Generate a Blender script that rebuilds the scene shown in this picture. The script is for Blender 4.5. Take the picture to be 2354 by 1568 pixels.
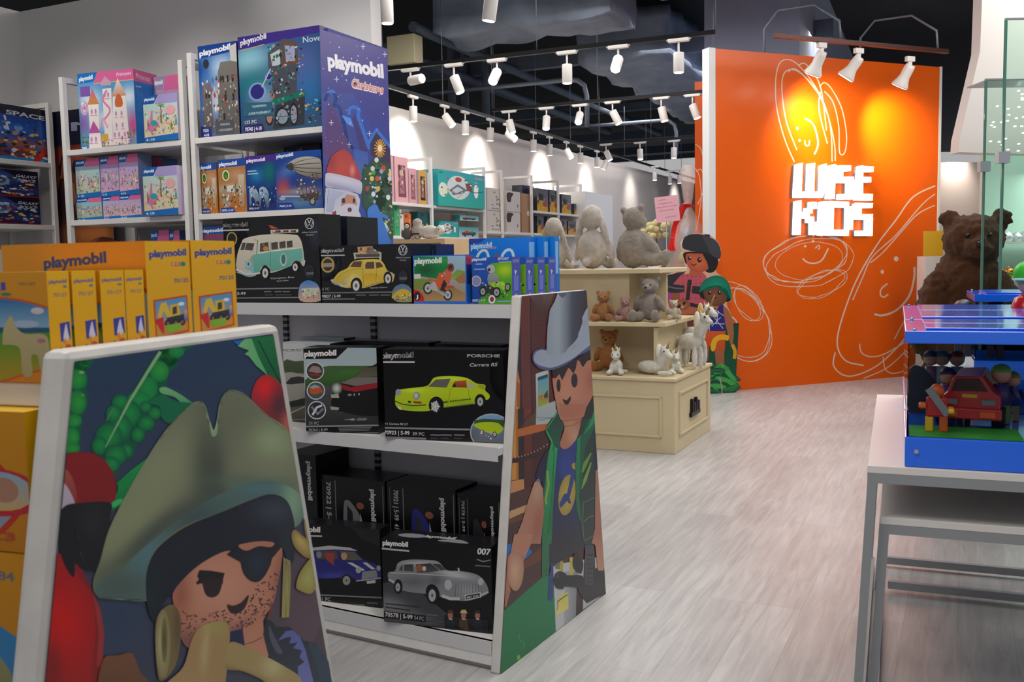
import bpy, bmesh, math, random
from mathutils import Vector as V, Matrix, noise
from mathutils.geometry import tessellate_polygon
for o in list(bpy.data.objects): bpy.data.objects.remove(o, do_unlink=True)
SC = bpy.context.scene; COL = SC.collection
random.seed(7)
RAD = math.radians; PI = math.pi
# ---------------------------------------------------------------- camera
F = 2186.0; CZ = 1.35; PITCH = RAD(4.8); ROLL = RAD(1.09)
FW = V((0, math.cos(PITCH), -math.sin(PITCH))); R0 = V((1, 0, 0)); U0 = V((0, math.sin(PITCH), math.cos(PITCH)))
RT = R0*math.cos(ROLL) - U0*math.sin(ROLL); UP = U0*math.cos(ROLL) + R0*math.sin(ROLL)
CAM = V((0, 0, CZ))
cd = bpy.data.cameras.new('camera'); cam = bpy.data.objects.new('camera', cd); COL.objects.link(cam)
cd.sensor_width = 36; cd.lens = 36*F/2354; cd.clip_start = .05; cd.clip_end = 200
m = Matrix((RT, UP, -FW)).transposed().to_4x4(); m.translation = CAM; cam.matrix_world = m
SC.camera = cam
cd.dof.use_dof = True; cd.dof.focus_distance = 5.2; cd.dof.aperture_fstop = 9.0
SC.view_settings.view_transform = 'Standard'; SC.view_settings.look = 'None'
SC.view_settings.gamma = 1; SC.view_settings.exposure = 0.0; SC.view_settings.use_curve_mapping = False
wd = bpy.data.worlds.new('world'); SC.world = wd; wd.use_nodes = True
wd.node_tree.nodes['Background'].inputs[0].default_value = (.98, .98, 1, 1)
wd.node_tree.nodes['Background'].inputs[1].default_value = .42
# ---------------------------------------------------------------- frames and rays
def ray(px, py): return FW*F + RT*(px-1177) - UP*(py-784)
def hz(px, py, z): d = ray(px, py); return CAM + d*((z-CZ)/d.z)
class Fr:
    """a horizontal frame: u to the right along the run, v to the back, z up"""
    def __init__(s, o, deg):
        s.t = RAD(deg); s.o = V((o[0], o[1], o[2] if len(o) > 2 else 0))
        s.a = V((math.cos(s.t), -math.sin(s.t), 0)); s.b = V((math.sin(s.t), math.cos(s.t), 0))
        s.M = Matrix.Translation(s.o) @ Matrix.Rotation(-s.t, 4, 'Z')
    def w(s, u, v, z=0): return s.o + s.a*u + s.b*v + V((0, 0, z))
    def loc(s, P): d = P - s.o; return V((d.dot(s.a), d.dot(s.b), d.z))
    def hu(s, px, py, u):
        d = ray(px, py); k = (u - (CAM-s.o).dot(s.a))/d.dot(s.a); return s.loc(CAM+d*k)
    def hv(s, px, py, v):
        d = ray(px, py); k = (v - (CAM-s.o).dot(s.b))/d.dot(s.b); return s.loc(CAM+d*k)
    def hz(s, px, py, z): return s.loc(hz(px, py, z+s.o.z))
    def sub(s, u, v, z=0, deg=0): return Fr(s.w(u, v, z), math.degrees(s.t)+deg)
G = Fr((-.062, 3.012), 29.4)          # front shelving run with the cowboy end panel
_p = hz(168, 830, 1.222); C = Fr((_p.x, _p.y), 18.8)   # left front run with the pirate end panel
L = Fr((-.945, 4.75), 25.5)           # shelving on the near grey wall
_p = hz(899, 244, 3.06); B = Fr((_p.x, _p.y), 25.5)    # long white wall: runs along v
_p = hz(1645, 902, 0); O = Fr((_p.x, _p.y), -22.9)     # orange wall
_p = hz(1552, 1045, 0); S = Fr((_p.x, _p.y), 25.5)     # cream plush stand
_p = hz(1994, 1070, .75); T = Fr((_p.x, _p.y), 22)     # white table
_p = hz(896, 162, 3.1); K = Fr((_p.x, _p.y), 24)       # light tracks
# ---------------------------------------------------------------- lights
def area(name, loc, size, power, rot=(0, 0, 0), col=(1, .97, .93), sy=None):
    l = bpy.data.lights.new(name, 'AREA'); l.energy = power; l.size = size; l.color = col
    if sy: l.shape = 'RECTANGLE'; l.size_y = sy
    o = bpy.data.objects.new(name, l); o.location = loc; o.rotation_euler = rot; COL.objects.link(o); return o
def spot(name, loc, target, power, deg=50, blend=.6, r=.05, col=(1, .96, .9)):
    l = bpy.data.lights.new(name, 'SPOT'); l.energy = power; l.spot_size = RAD(deg); l.spot_blend = blend
    l.shadow_soft_size = r; l.color = col
    o = bpy.data.objects.new(name, l); o.location = loc
    o.rotation_euler = (V(target)-V(loc)).to_track_quat('-Z', 'Y').to_euler(); COL.objects.link(o); return o
# unseen area lamps added as fill, standing in for shop and mall lighting
area('ceiling_light_front', (-.6, 1.2, 3.9), 3.0, 100, sy=2.0)
area('ceiling_light_aisle', (2.2, 4.8, 4.1), 2.6, 95, sy=2.6)
area('ceiling_light_middle', (.4, 8.6, 4.0), 3.0, 135, sy=3.0)
area('ceiling_light_rear', (3.2, 14.5, 4.0), 3.0, 380, sy=6.0)
area('ceiling_light_right', (5.0, 7.4, 4.1), 2.4, 140, sy=2.4)
# ---------------------------------------------------------------- materials
def s2l(c):
    if isinstance(c, str):
        c = c.lstrip('#')
        if len(c) == 3: c = ''.join(k*2 for k in c)
        c = [int(c[i:i+2], 16)/255 for i in (0, 2, 4)]
    return tuple((x/12.92 if x <= .04045 else ((x+.055)/1.055)**2.4) for x in c[:3])
_m = {}
def mat(name, col=(.8, .8, .8), rough=.5, metal=0, noise_s=0, noise_a=0, bump=0, bump_s=60, emit=0, trans=0, alpha=1, coat=0, vcol=False, spec=.5, sheen=0, obj_coord=True):
    if name in _m: return _m[name]
    mt = bpy.data.materials.new(name); mt.use_nodes = True; nt = mt.node_tree; N = nt.nodes; Lk = nt.links
    b = N['Principled BSDF']; c = s2l(col)+(1,)
    b.inputs['Base Color'].default_value = c; b.inputs['Roughness'].default_value = rough
    b.inputs['Metallic'].default_value = metal; b.inputs['Specular IOR Level'].default_value = spec
    if trans: b.inputs['Transmission Weight'].default_value = trans; b.inputs['IOR'].default_value = 1.45
    if alpha < 1: b.inputs['Alpha'].default_value = alpha
    if coat: b.inputs['Coat Weight'].default_value = coat; b.inputs['Coat Roughness'].default_value = .06
    if sheen: b.inputs['Sheen Weight'].default_value = sheen; b.inputs['Sheen Roughness'].default_value = .5
    if emit: b.inputs['Emission Color'].default_value = c; b.inputs['Emission Strength'].default_value = emit
    src = None
    if vcol:
        a = N.new('ShaderNodeVertexColor'); a.layer_name = 'Col'; src = a.outputs[0]
    tc = N.new('ShaderNodeTexCoord')
    if noise_a:
        n = N.new('ShaderNodeTexNoise'); n.inputs['Scale'].default_value = noise_s; n.inputs['Detail'].default_value = 4
        Lk.new(tc.outputs['Object'], n.inputs['Vector'])
        h = N.new('ShaderNodeMapRange'); h.inputs[1].default_value = .3; h.inputs[2].default_value = .7
        h.inputs[3].default_value = 1-noise_a; h.inputs[4].default_value = 1+noise_a*.5; Lk.new(n.outputs[0], h.inputs[0])
        mx = N.new('ShaderNodeMix'); mx.data_type = 'RGBA'; mx.blend_type = 'MULTIPLY'; mx.inputs[0].default_value = 1
        if src: Lk.new(src, mx.inputs[6])
        else: mx.inputs[6].default_value = c
        Lk.new(h.outputs[0], mx.inputs[7]); src = mx.outputs[2]
    if src: Lk.new(src, b.inputs['Base Color'])
    if bump:
        n = N.new('ShaderNodeTexNoise'); n.inputs['Scale'].default_value = bump_s; n.inputs['Detail'].default_value = 3
        Lk.new(tc.outputs['Object'], n.inputs['Vector'])
        bp = N.new('ShaderNodeBump'); bp.inputs['Strength'].default_value = bump; bp.inputs['Distance'].default_value = .01
        Lk.new(n.outputs[0], bp.inputs['Height']); Lk.new(bp.outputs[0], b.inputs['Normal'])
    _m[name] = mt; return mt
def white_metal(): return mat('white_powder_coat', '#dddbd8', .38, noise_s=9, noise_a=.05)
def grey_back(): return mat('grey_back_panel', '#b3b2bb', .6, noise_s=5, noise_a=.06)
def print_mat(gloss=.3): return mat('printed_board_%d' % int(gloss*100), rough=gloss, vcol=True, spec=.4)
# ---------------------------------------------------------------- meshes
class MB:
    def __init__(s): s.v = []; s.f = []; s.c = []; s.hascol = False; s.sm = []
    def add(s, vs, fs, col=None, smooth=False):
        n = len(s.v); s.v += [tuple(v) for v in vs]; s.f += [tuple(i+n for i in f) for f in fs]
        s.sm += [smooth]*len(fs)
        c = s2l(col) if col is not None else (1, 1, 1)
        if col is not None: s.hascol = True
        s.c += [c]*len(vs); return s
    def box(s, x0, y0, z0, x1, y1, z1, col=None, M=None):
        vs = [V((x, y, z)) for z in (z0, z1) for y in (y0, y1) for x in (x0, x1)]
        if M: vs = [M @ v for v in vs]
        return s.add(vs, [(0, 2, 3, 1), (4, 5, 7, 6), (0, 1, 5, 4), (2, 6, 7, 3), (0, 4, 6, 2), (1, 3, 7, 5)], col)
    def cyl(s, p0, p1, r0, r1=None, n=12, col=None, cap=True, smooth=True):
        p0 = V(p0); p1 = V(p1); r1 = r0 if r1 is None else r1; d = (p1-p0).normalized()
        a = d.orthogonal().normalized(); b = d.cross(a); vs = []
        for p, r in ((p0, r0), (p1, r1)):
            vs += [p + (a*math.cos(2*PI*i/n) + b*math.sin(2*PI*i/n))*r for i in range(n)]
        fs = [(i, (i+1) % n, n+(i+1) % n, n+i) for i in range(n)]
        s.add(vs, fs, col, smooth)
        if cap: s.add(vs[:n], [tuple(range(n))[::-1]], col); s.add(vs[n:], [tuple(range(n))], col)
        return s
    def tube(s, pts, r, n=8, col=None, closed=False, cap=True):
        pts = [V(p) for p in pts]; k = len(pts); rs = r if isinstance(r, (list, tuple)) else [r]*k
        up = None; vs = []
        for i, p in enumerate(pts):
            if closed: t = (pts[(i+1) % k]-pts[i-1])
            else: t = pts[min(i+1, k-1)]-pts[max(i-1, 0)]
            t = t.normalized() if t.length > 1e-9 else V((0, 0, 1))
            a = t.orthogonal().normalized() if up is None else (up - t*up.dot(t)).normalized()
            up = a; b = t.cross(a)
            vs += [p+(a*math.cos(2*PI*j/n)+b*math.sin(2*PI*j/n))*rs[i] for j in range(n)]
        fs = []
        for i in range(k if closed else k-1):
            for j in range(n):
                q = (i+1) % k; fs.append((i*n+j, i*n+(j+1) % n, q*n+(j+1) % n, q*n+j))
        if cap and not closed: fs += [tuple(range(n))[::-1], tuple(range((k-1)*n, k*n))]
        return s.add(vs, fs, col, True)
    def ell(s, c, r, n=16, m_=10, col=None, rot=None, fn=None):
        c = V(c); r = (r, r, r) if isinstance(r, (int, float)) else r; vs = []; fs = []
        for i in range(m_+1):
            ph = PI*i/m_
            for j in range(n):
                th = 2*PI*j/n; p = V((math.sin(ph)*math.cos(th)*r[0], math.sin(ph)*math.sin(th)*r[1], math.cos(ph)*r[2]))
                if rot: p = rot @ p
                if fn: p = fn(p)
                vs.append(c+p)
        for i in range(m_):
            for j in range(n): fs.append((i*n+j, (i+1)*n+j, (i+1)*n+(j+1) % n, i*n+(j+1) % n))
        return s.add(vs, fs, col, True)
    def lathe(s, prof, c=(0, 0, 0), n=20, col=None, M=None):
        vs = []; fs = []; k = len(prof)
        for r, z in prof:
            for j in range(n):
                p = V((math.cos(2*PI*j/n)*r, math.sin(2*PI*j/n)*r, z))
                if M: p = M @ p
                vs.append(V(c)+p)
        for i in range(k-1):
            for j in range(n): fs.append((i*n+j, i*n+(j+1) % n, (i+1)*n+(j+1) % n, (i+1)*n+j))
        fs += [tuple(range(n))[::-1], tuple(range((k-1)*n, k*n))]
        return s.add(vs, fs, col, True)
    def prism(s, pts, d0, d1, axis='y', col=None):
        """polygon pts (a,b) extruded from d0 to d1 along axis"""
        f = {'y': lambda a, b, d: (a, d, b), 'x': lambda a, b, d: (d, a, b), 'z': lambda a, b, d: (a, b, d)}[axis]
        n = len(pts); tri = tessellate_polygon([[V((p[0], p[1], 0)) for p in pts]])
        vs = [f(p[0], p[1], d0) for p in pts]+[f(p[0], p[1], d1) for p in pts]
        fs = [(i, (i+1) % n, n+(i+1) % n, n+i) for i in range(n)]+[tuple(t) for t in tri]+[tuple(n+i for i in t) for t in tri]
        return s.add(vs, fs, col)
    def obj(s, name, mt, parent=None, M=None, bevel=0, sub=0, kind=None, label=None):
        me = bpy.data.meshes.new(name); me.from_pydata(s.v, [], s.f)
        if s.hascol:
            at = me.color_attributes.new('Col', 'FLOAT_COLOR', 'POINT')
            buf = []
            for c in s.c: buf += [c[0], c[1], c[2], 1.0]
            at.data.foreach_set('color', buf)
        me.polygons.foreach_set('use_smooth', s.sm)
        bm = bmesh.new(); bm.from_mesh(me); bmesh.ops.remove_doubles(bm, verts=bm.verts, dist=1e-6) if not s.hascol else None
        bmesh.ops.recalc_face_normals(bm, faces=bm.faces); bm.to_mesh(me); bm.free()
        if mt: me.materials.append(mt)
        o = bpy.data.objects.new(name, me); COL.objects.link(o)
        if parent: o.parent = parent
        if M is not None: o.matrix_local = M
        if bevel:
            b = o.modifiers.new('bevel', 'BEVEL'); b.width = bevel; b.segments = 2; b.limit_method = 'ANGLE'; b.angle_limit = RAD(50)
        if sub: q = o.modifiers.new('sub', 'SUBSURF'); q.levels = q.render_levels = sub
        if kind: o['kind'] = kind
        if label: o['label'] = label
        return o
def tag(o, label, cat, group=None):
    o['label'] = label; o['category'] = cat
    if group: o['group'] = group
    return o
def empty(name, M, label=None, cat=None, group=None):
    o = bpy.data.objects.new(name, None); COL.objects.link(o); o.matrix_world = M if isinstance(M, Matrix) else Matrix.Translation(M)
    o.empty_display_size = .1
    if label: tag(o, label, cat, group)
    return o
def FM(fr, u=0, v=0, z=0, deg=0): return fr.M @ Matrix.Translation((u, v, z)) @ Matrix.Rotation(RAD(deg), 4, 'Z')
def struct(name, mb, mt, M=None, **k):
    o = mb.obj(name, mt, None, M, **k); o['kind'] = 'structure'; return o
def copy_tree(o, M=None, label=None, group=None):
    c = o.copy(); COL.objects.link(c)
    if M is not None: c.matrix_world = M
    if label: c['label'] = label
    if group: c['group'] = group
    def rec(src, dst):
        for ch in src.children:
            d = ch.copy(); COL.objects.link(d); d.parent = dst; rec(ch, d)
    rec(o, c); return c
# ---------------------------------------------------------------- printed artwork
_txt = {}
def text_mesh(s, bold=0.0, res=3):
    k = (s, bold, res)
    if k in _txt: return _txt[k]
    cu = bpy.data.curves.new('t', 'FONT'); cu.body = s; cu.size = 1; cu.offset = bold; cu.resolution_u = res
    cu.fill_mode = 'FRONT'
    o = bpy.data.objects.new('t', cu); COL.objects.link(o)
    dg = bpy.context.evaluated_depsgraph_get(); me = bpy.data.meshes.new_from_object(o.evaluated_get(dg))
    vs = [(v.co.x, v.co.y) for v in me.vertices]; fs = [tuple(p.vertices) for p in me.polygons]
    bpy.data.objects.remove(o); bpy.data.curves.remove(cu); bpy.data.meshes.remove(me)
    x0 = min(v[0] for v in vs); x1 = max(v[0] for v in vs)
    cap = .73
    vs = [((x-x0)/(x1-x0), y/cap) for x, y in vs]
    _txt[k] = (vs, fs); return _txt[k]
def sm(pts, n=5, closed=True):
    """smooth curve through pts"""
    k = len(pts); out = []
    rng = range(k) if closed else range(k-1)
    for i in rng:
        if closed: p0, p1, p2, p3 = pts[i-1], pts[i], pts[(i+1) % k], pts[(i+2) % k]
        else: p0, p1, p2, p3 = pts[max(i-1, 0)], pts[i], pts[i+1], pts[min(i+2, k-1)]
        for j in range(n):
            t = j/n
            out.append(tuple(.5*((2*p1[q])+(-p0[q]+p2[q])*t+(2*p0[q]-5*p1[q]+4*p2[q]-p3[q])*t*t+(-p0[q]+3*p1[q]-3*p2[q]+p3[q])*t**3) for q in (0, 1)))
    if not closed: out.append(tuple(pts[-1][:2]))
    return out
def el(cx, cy, rx, ry=None, a=0, n=20):
    ry = rx if ry is None else ry; a = RAD(a); ca, sa = math.cos(a), math.sin(a)
    return [(cx+rx*math.cos(2*PI*i/n)*ca-ry*math.sin(2*PI*i/n)*sa, cy+rx*math.cos(2*PI*i/n)*sa+ry*math.sin(2*PI*i/n)*ca) for i in range(n)]
def mixc(a, b, t): return tuple(a[i]*(1-t)+b[i]*t for i in range(3))
def pj(P):
    d = P-CAM; k = d.dot(FW); return (1177+F*d.dot(RT)/k, 784-F*d.dot(UP)/k)
class Art:
    """flat printed layers; mp maps art coordinates to (u,w) metres on the face; y grows downwards in art coords"""
    EPS = .00003
    def __init__(s, mp, clip=None): s.mp = mp; s.v = []; s.f = []; s.c = []; s.n = 1; s.clip = clip
    def _put(s, pts, fs, cols, up=True):
        if up: s.n += 1
        n = len(s.v)
        for p in pts:
            u, w = s.mp(p[0], p[1]); s.v.append((u, -s.EPS*s.n, w))
        s.c += cols; s.f += [tuple(n+i for i in f) for f in fs]
    def _clip(s, pts):
        if not s.clip: return pts
        cl = s.clip; ar = sum(cl[i][0]*cl[(i+1) % len(cl)][1]-cl[(i+1) % len(cl)][0]*cl[i][1] for i in range(len(cl)))
        sg = 1 if ar > 0 else -1; out = list(pts)
        for i in range(len(cl)):
            a, b = cl[i], cl[(i+1) % len(cl)]; inp = out; out = []
            if not inp: return []
            side = lambda p: sg*((b[0]-a[0])*(p[1]-a[1])-(b[1]-a[1])*(p[0]-a[0]))
            for j in range(len(inp)):
                p, q = inp[j-1], inp[j]; sp, sq = side(p), side(q)
                if (sp < 0) != (sq < 0):
                    t = sp/(sp-sq); out.append((p[0]+(q[0]-p[0])*t, p[1]+(q[1]-p[1])*t))
                if sq >= 0: out.append(q)
        return out
    def poly(s, pts, col, to=None, g=None, up=True):
        """g=(x0,y0,x1,y1): linear gradient col -> to"""
        pts = s._clip([tuple(p[:2]) for p in pts])
        if len(pts) < 3: return s
        tri = tessellate_polygon([[V((p[0], p[1], 0)) for p in pts]])
        c0 = s2l(col)
        if to is None: cols = [c0]*len(pts)
        else:
            if g is None:
                ys = [p[1] for p in pts]; g = (0, min(ys), 0, max(ys))
            c1 = s2l(to); dx, dy = g[2]-g[0], g[3]-g[1]; L2 = dx*dx+dy*dy
            cols = [mixc(c0, c1, max(0, min(1, ((p[0]-g[0])*dx+(p[1]-g[1])*dy)/L2))) for p in pts]
        s._put(pts, tri, cols, up); return s
    def blob(s, pts, edge, core, cx=None, cy=None, rings=5, pw=1.0):
        """colour fades from the outline to a core point"""
        k = len(pts)
        if cx is None: cx = sum(p[0] for p in pts)/k; cy = sum(p[1] for p in pts)/k
        c0, c1 = s2l(edge), s2l(core); P = []; Cc = []; fs = []
        for r in range(rings+1):
            t = r/rings
            for p in pts: P.append((p[0]+(cx-p[0])*t, p[1]+(cy-p[1])*t)); Cc.append(mixc(c0, c1, t**pw))
        for r in range(rings):
            for i in range(k): fs.append((r*k+i, r*k+(i+1) % k, (r+1)*k+(i+1) % k, (r+1)*k+i))
        if s.clip and any(s._out(p) for p in pts):
            for f in fs:
                q = s._clip([P[i] for i in f])
                if len(q) >= 3:
                    cc = mixc(Cc[f[0]], Cc[f[2]], .5); s._put(q, tessellate_polygon([[V((a[0], a[1], 0)) for a in q]]), [cc]*len(q), False)
            s.n += 1
        else: s._put(P, fs, Cc)
        return s
    def _out(s, p):
        cl = s.clip; ar = sum(cl[i][0]*cl[(i+1) % len(cl)][1]-cl[(i+1) % len(cl)][0]*cl[i][1] for i in range(len(cl)))
        sg = 1 if ar > 0 else -1
        return any(sg*((cl[(i+1) % len(cl)][0]-cl[i][0])*(p[1]-cl[i][1])-(cl[(i+1) % len(cl)][1]-cl[i][1])*(p[0]-cl[i][0])) < 0 for i in range(len(cl)))
    def field(s, pts, fn, res):
        """polygon with a colour field fn(x,y)->linear rgb; res = grid size in art units"""
        pts = s._clip(pts)
        if len(pts) < 3: return s
        bm = bmesh.new(); vs = [bm.verts.new((p[0], p[1], 0)) for p in pts]
        for t in tessellate_polygon([[V((p[0], p[1], 0)) for p in pts]]):
            try: bm.faces.new([vs[i] for i in t])
            except ValueError: pass
        for _ in range(7):
            ed = [e for e in bm.edges if e.calc_length() > res]
            if not ed: break
            bmesh.ops.subdivide_edges(bm, edges=ed, cuts=1); bmesh.ops.triangulate(bm, faces=bm.faces)
        bm.verts.index_update(); P = [(v.co.x, v.co.y) for v in bm.verts]; fs = [tuple(v.index for v in f.verts) for f in bm.faces]; bm.free()
        s._put(P, fs, [fn(*p) for p in P]); return s
    def line(s, pts, w, col, closed=False, to=None):
        k = len(pts); ws = w if isinstance(w, (list, tuple)) else [w]*k; a = []; b = []
        for i in range(k):
            if closed: p, q = pts[i-1], pts[(i+1) % k]
            else: p, q = pts[max(i-1, 0)], pts[min(i+1, k-1)]
            dx, dy = q[0]-p[0], q[1]-p[1]; l = math.hypot(dx, dy) or 1; nx, ny = -dy/l, dx/l
            a.append((pts[i][0]+nx*ws[i]/2, pts[i][1]+ny*ws[i]/2)); b.append((pts[i][0]-nx*ws[i]/2, pts[i][1]-ny*ws[i]/2))
        fs = [(i, (i+1) % k, k+(i+1) % k, k+i) for i in range(k if closed else k-1)]
        P = a+b; c = s2l(col)
        if s.clip:
            for f in fs:
                q = s._clip([P[i] for i in f])
                if len(q) >= 3: s._put(q, [tuple(range(len(q)))], [c]*len(q), False)
            s.n += 1
        else: s._put(P, fs, [c]*len(P))
        return s
    def text(s, t, x0, y0, x1, y1, h, col, bold=.02, res=3, slant=0, lean=None):
        """baseline from (x0,y0) to (x1,y1), cap height h (art units, upwards = -y)"""
        vs, fs = text_mesh(t, bold, res); dx, dy = x1-x0, y1-y0
        ux, uy = lean if lean else (slant*h, -h)
        P = [(x0+dx*a+ux*b, y0+dy*a+uy*b) for a, b in vs]; c = s2l(col)
        if s.clip and any(s._out(p) for p in P):
            for f in fs:
                q = s._clip([P[i] for i in f])
                if len(q) >= 3: s._put(q, [tuple(range(len(q)))], [c]*len(q), False)
            s.n += 1
        else: s._put(P, fs, [c]*len(P))
        return s
    def speckle(s, box, n, r, cols, seed=1, fn=None):
        rd = random.Random(seed)
        for _ in range(n):
            x = rd.uniform(box[0], box[2]); y = rd.uniform(box[1], box[3]); q = r*rd.uniform(.5, 1.5)
            if fn and not fn(x, y): continue
            k = rd.randint(3, 6); a0 = rd.uniform(0, 6); pts = [(x+q*rd.uniform(.6, 1.3)*math.cos(a0+6.283*i/k), y+q*rd.uniform(.5, 1.3)*math.sin(a0+6.283*i/k)) for i in range(k)]
            s.poly(pts, rd.choice(cols), up=False)
            s.n += .12
        s.n = math.ceil(s.n)+1; return s
    def obj(s, name, mt, parent, M=None, y0=0):
        me = bpy.data.meshes.new(name); me.from_pydata([(a, b+y0, c) for a, b, c in s.v], [], s.f)
        at = me.color_attributes.new('Col', 'FLOAT_COLOR', 'POINT'); buf = []
        for c in s.c: buf += [c[0], c[1], c[2], 1.0]
        at.data.foreach_set('color', buf)
        if mt: me.materials.append(mt)
        o = bpy.data.objects.new(name, me); COL.objects.link(o); o.parent = parent
        if M is not None: o.matrix_local = M
        return o
# ================================================================= setting
def floor_mat():
    mt = bpy.data.materials.new('laminate_planks'); mt.use_nodes = True; nt = mt.node_tree; N = nt.nodes; Lk = nt.links
    b = N['Principled BSDF']; b.inputs['Roughness'].default_value = .34; b.inputs['Specular IOR Level'].default_value = .45
    tc = N.new('ShaderNodeTexCoord'); mp = N.new('ShaderNodeMapping'); mp.inputs['Rotation'].default_value = (0, 0, RAD(-64.5+180))
    Lk.new(tc.outputs['Object'], mp.inputs[0])
    br = N.new('ShaderNodeTexBrick'); br.inputs['Scale'].default_value = 1; br.inputs['Brick Width'].default_value = 1.22
    br.inputs['Row Height'].default_value = .18; br.inputs['Mortar Size'].default_value = .0016; br.offset = .37; br.offset_frequency = 3
    br.inputs['Color1'].default_value = s2l('#bab8b8')+(1,); br.inputs['Color2'].default_value = s2l('#aeabab')+(1,)
    br.inputs['Mortar'].default_value = s2l('#a39f9e')+(1,)
    Lk.new(mp.outputs[0], br.inputs[0])
    m2 = N.new('ShaderNodeMapping'); m2.inputs['Scale'].default_value = (1.2, 14, 1); Lk.new(mp.outputs[0], m2.inputs[0])
    n = N.new('ShaderNodeTexNoise'); n.inputs['Scale'].default_value = 2.4; n.inputs['Detail'].default_value = 8; n.inputs['Roughness'].default_value = .62; n.inputs['Distortion'].default_value = .6
    Lk.new(m2.outputs[0], n.inputs['Vector'])
    cr = N.new('ShaderNodeMapRange'); cr.inputs[1].default_value = .32; cr.inputs[2].default_value = .7; cr.inputs[3].default_value = .78; cr.inputs[4].default_value = 1.12; Lk.new(n.outputs[0], cr.inputs[0])
    n2 = N.new('ShaderNodeTexNoise'); n2.inputs['Scale'].default_value = 1.7; n2.inputs['Detail'].default_value = 3; Lk.new(mp.outputs[0], n2.inputs['Vector'])
    c2 = N.new('ShaderNodeMapRange'); c2.inputs[1].default_value = .3; c2.inputs[2].default_value = .7; c2.inputs[3].default_value = .93; c2.inputs[4].default_value = 1.06; Lk.new(n2.outputs[0], c2.inputs[0])
    mu = N.new('ShaderNodeMath'); mu.operation = 'MULTIPLY'; Lk.new(cr.outputs[0], mu.inputs[0]); Lk.new(c2.outputs[0], mu.inputs[1])
    mx = N.new('ShaderNodeMix'); mx.data_type = 'RGBA'; mx.blend_type = 'MULTIPLY'; mx.inputs[0].default_value = 1
    Lk.new(br.outputs['Color'], mx.inputs[6]); Lk.new(mu.outputs[0], mx.inputs[7]); Lk.new(mx.outputs[2], b.inputs['Base Color'])
    bp = N.new('ShaderNodeBump'); bp.inputs['Strength'].default_value = .15; bp.inputs['Distance'].default_value = .004; Lk.new(n.outputs[0], bp.inputs['Height']); Lk.new(bp.outputs[0], b.inputs['Normal'])
    return mt
struct('floor', MB().box(-14, -6, -.1, 16, 34, 0), floor_mat())
ceil_m = mat('black_ceiling_paint', '#1e2229', .9)
struct('ceiling', MB().box(-14, -2.2, 4.9, 16, 34, 5.0), ceil_m)
wall_m = mat('wall_paint_white', '#d6d3d3', .75, noise_s=2, noise_a=.03)
struct('wall_left', MB().box(-3.0, -3.4, 0, -2.83, .6, 3.07), wall_m, L.M)
struct('wall_front', MB().box(-3.0, .6, 0, -.055, .7, 3.07), wall_m, L.M)
bw = MB().box(-.15, -3.2, 0, 0, 14.2, 3.06)
struct('wall_back', bw, mat('wall_paint_bright', '#d8cfc9', .7, noise_s=2, noise_a=.02), B.M)
q = B.hu(1551, 412, 0)
struct('wall_far', MB().box(0, 14.2, 0, 9, 14.35, 3.06), mat('wall_paint_bright'), B.M)
# beige wall seen between the orange wall and the glass
q = hz(2200, 830, 0)
struct('wall_right', MB().box(0, 0, 0, 6.5, .15, 2.62), mat('wall_paint_beige', '#d5c3b8', .7), Fr(hz(2090, 802, 0), -8).M)
# ---------------- orange feature wall
om = mat('orange_satin_laminate', '#e25c00', .3, noise_s=3, noise_a=.02, spec=.3)
wm = mat('white_edge_laminate', '#d9dadb', .4)
OW = 2.93; OH = 3.375
struct('wall_orange', MB().box(0, 0, 0, OW, .02, OH).box(0, .02, 0, OW, .10, OH), om, O.M)
struct('trim_1', MB().box(-.075, -.004, 0, 0, .11, OH+.006), wm, O.M)
struct('trim_2', MB().box(OW, -.004, 0, OW+.035, .11, OH+.006), wm, O.M)
q = hz(1627, 870, 0)
O2 = Fr(O.w(-.16, 1.9), -22.9-90)
SW = Fr((0, 0), 24); _q = ray(1597, 202); _q = CAM+_q*(11.07/_q.y); SW = Fr((_q.x, _q.y), 24)
struct('wall_orange_side', MB().box(0, 0, 0, .75, .1, 3.35), om, SW.M)
A = Art(lambda x, y: (lambda g: (g.x, g.z))(SW.hv(x, y, 0)), clip=[(1598, 203), (1640, 199), (1640, 560), (1598, 560)])
for P_ in ([(1595, 330), (1612, 345), (1622, 400), (1616, 440), (1604, 470)], [(1590, 380), (1606, 400), (1612, 450), (1606, 500), (1600, 530)], [(1600, 395), (1612, 390), (1620, 420), (1618, 470)]): A.line(sm(P_, 5, False), 2, '#dcc3b4')
so = A.obj('trim_4', print_mat(.45), None, SW.M); so['kind'] = 'structure'
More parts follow.
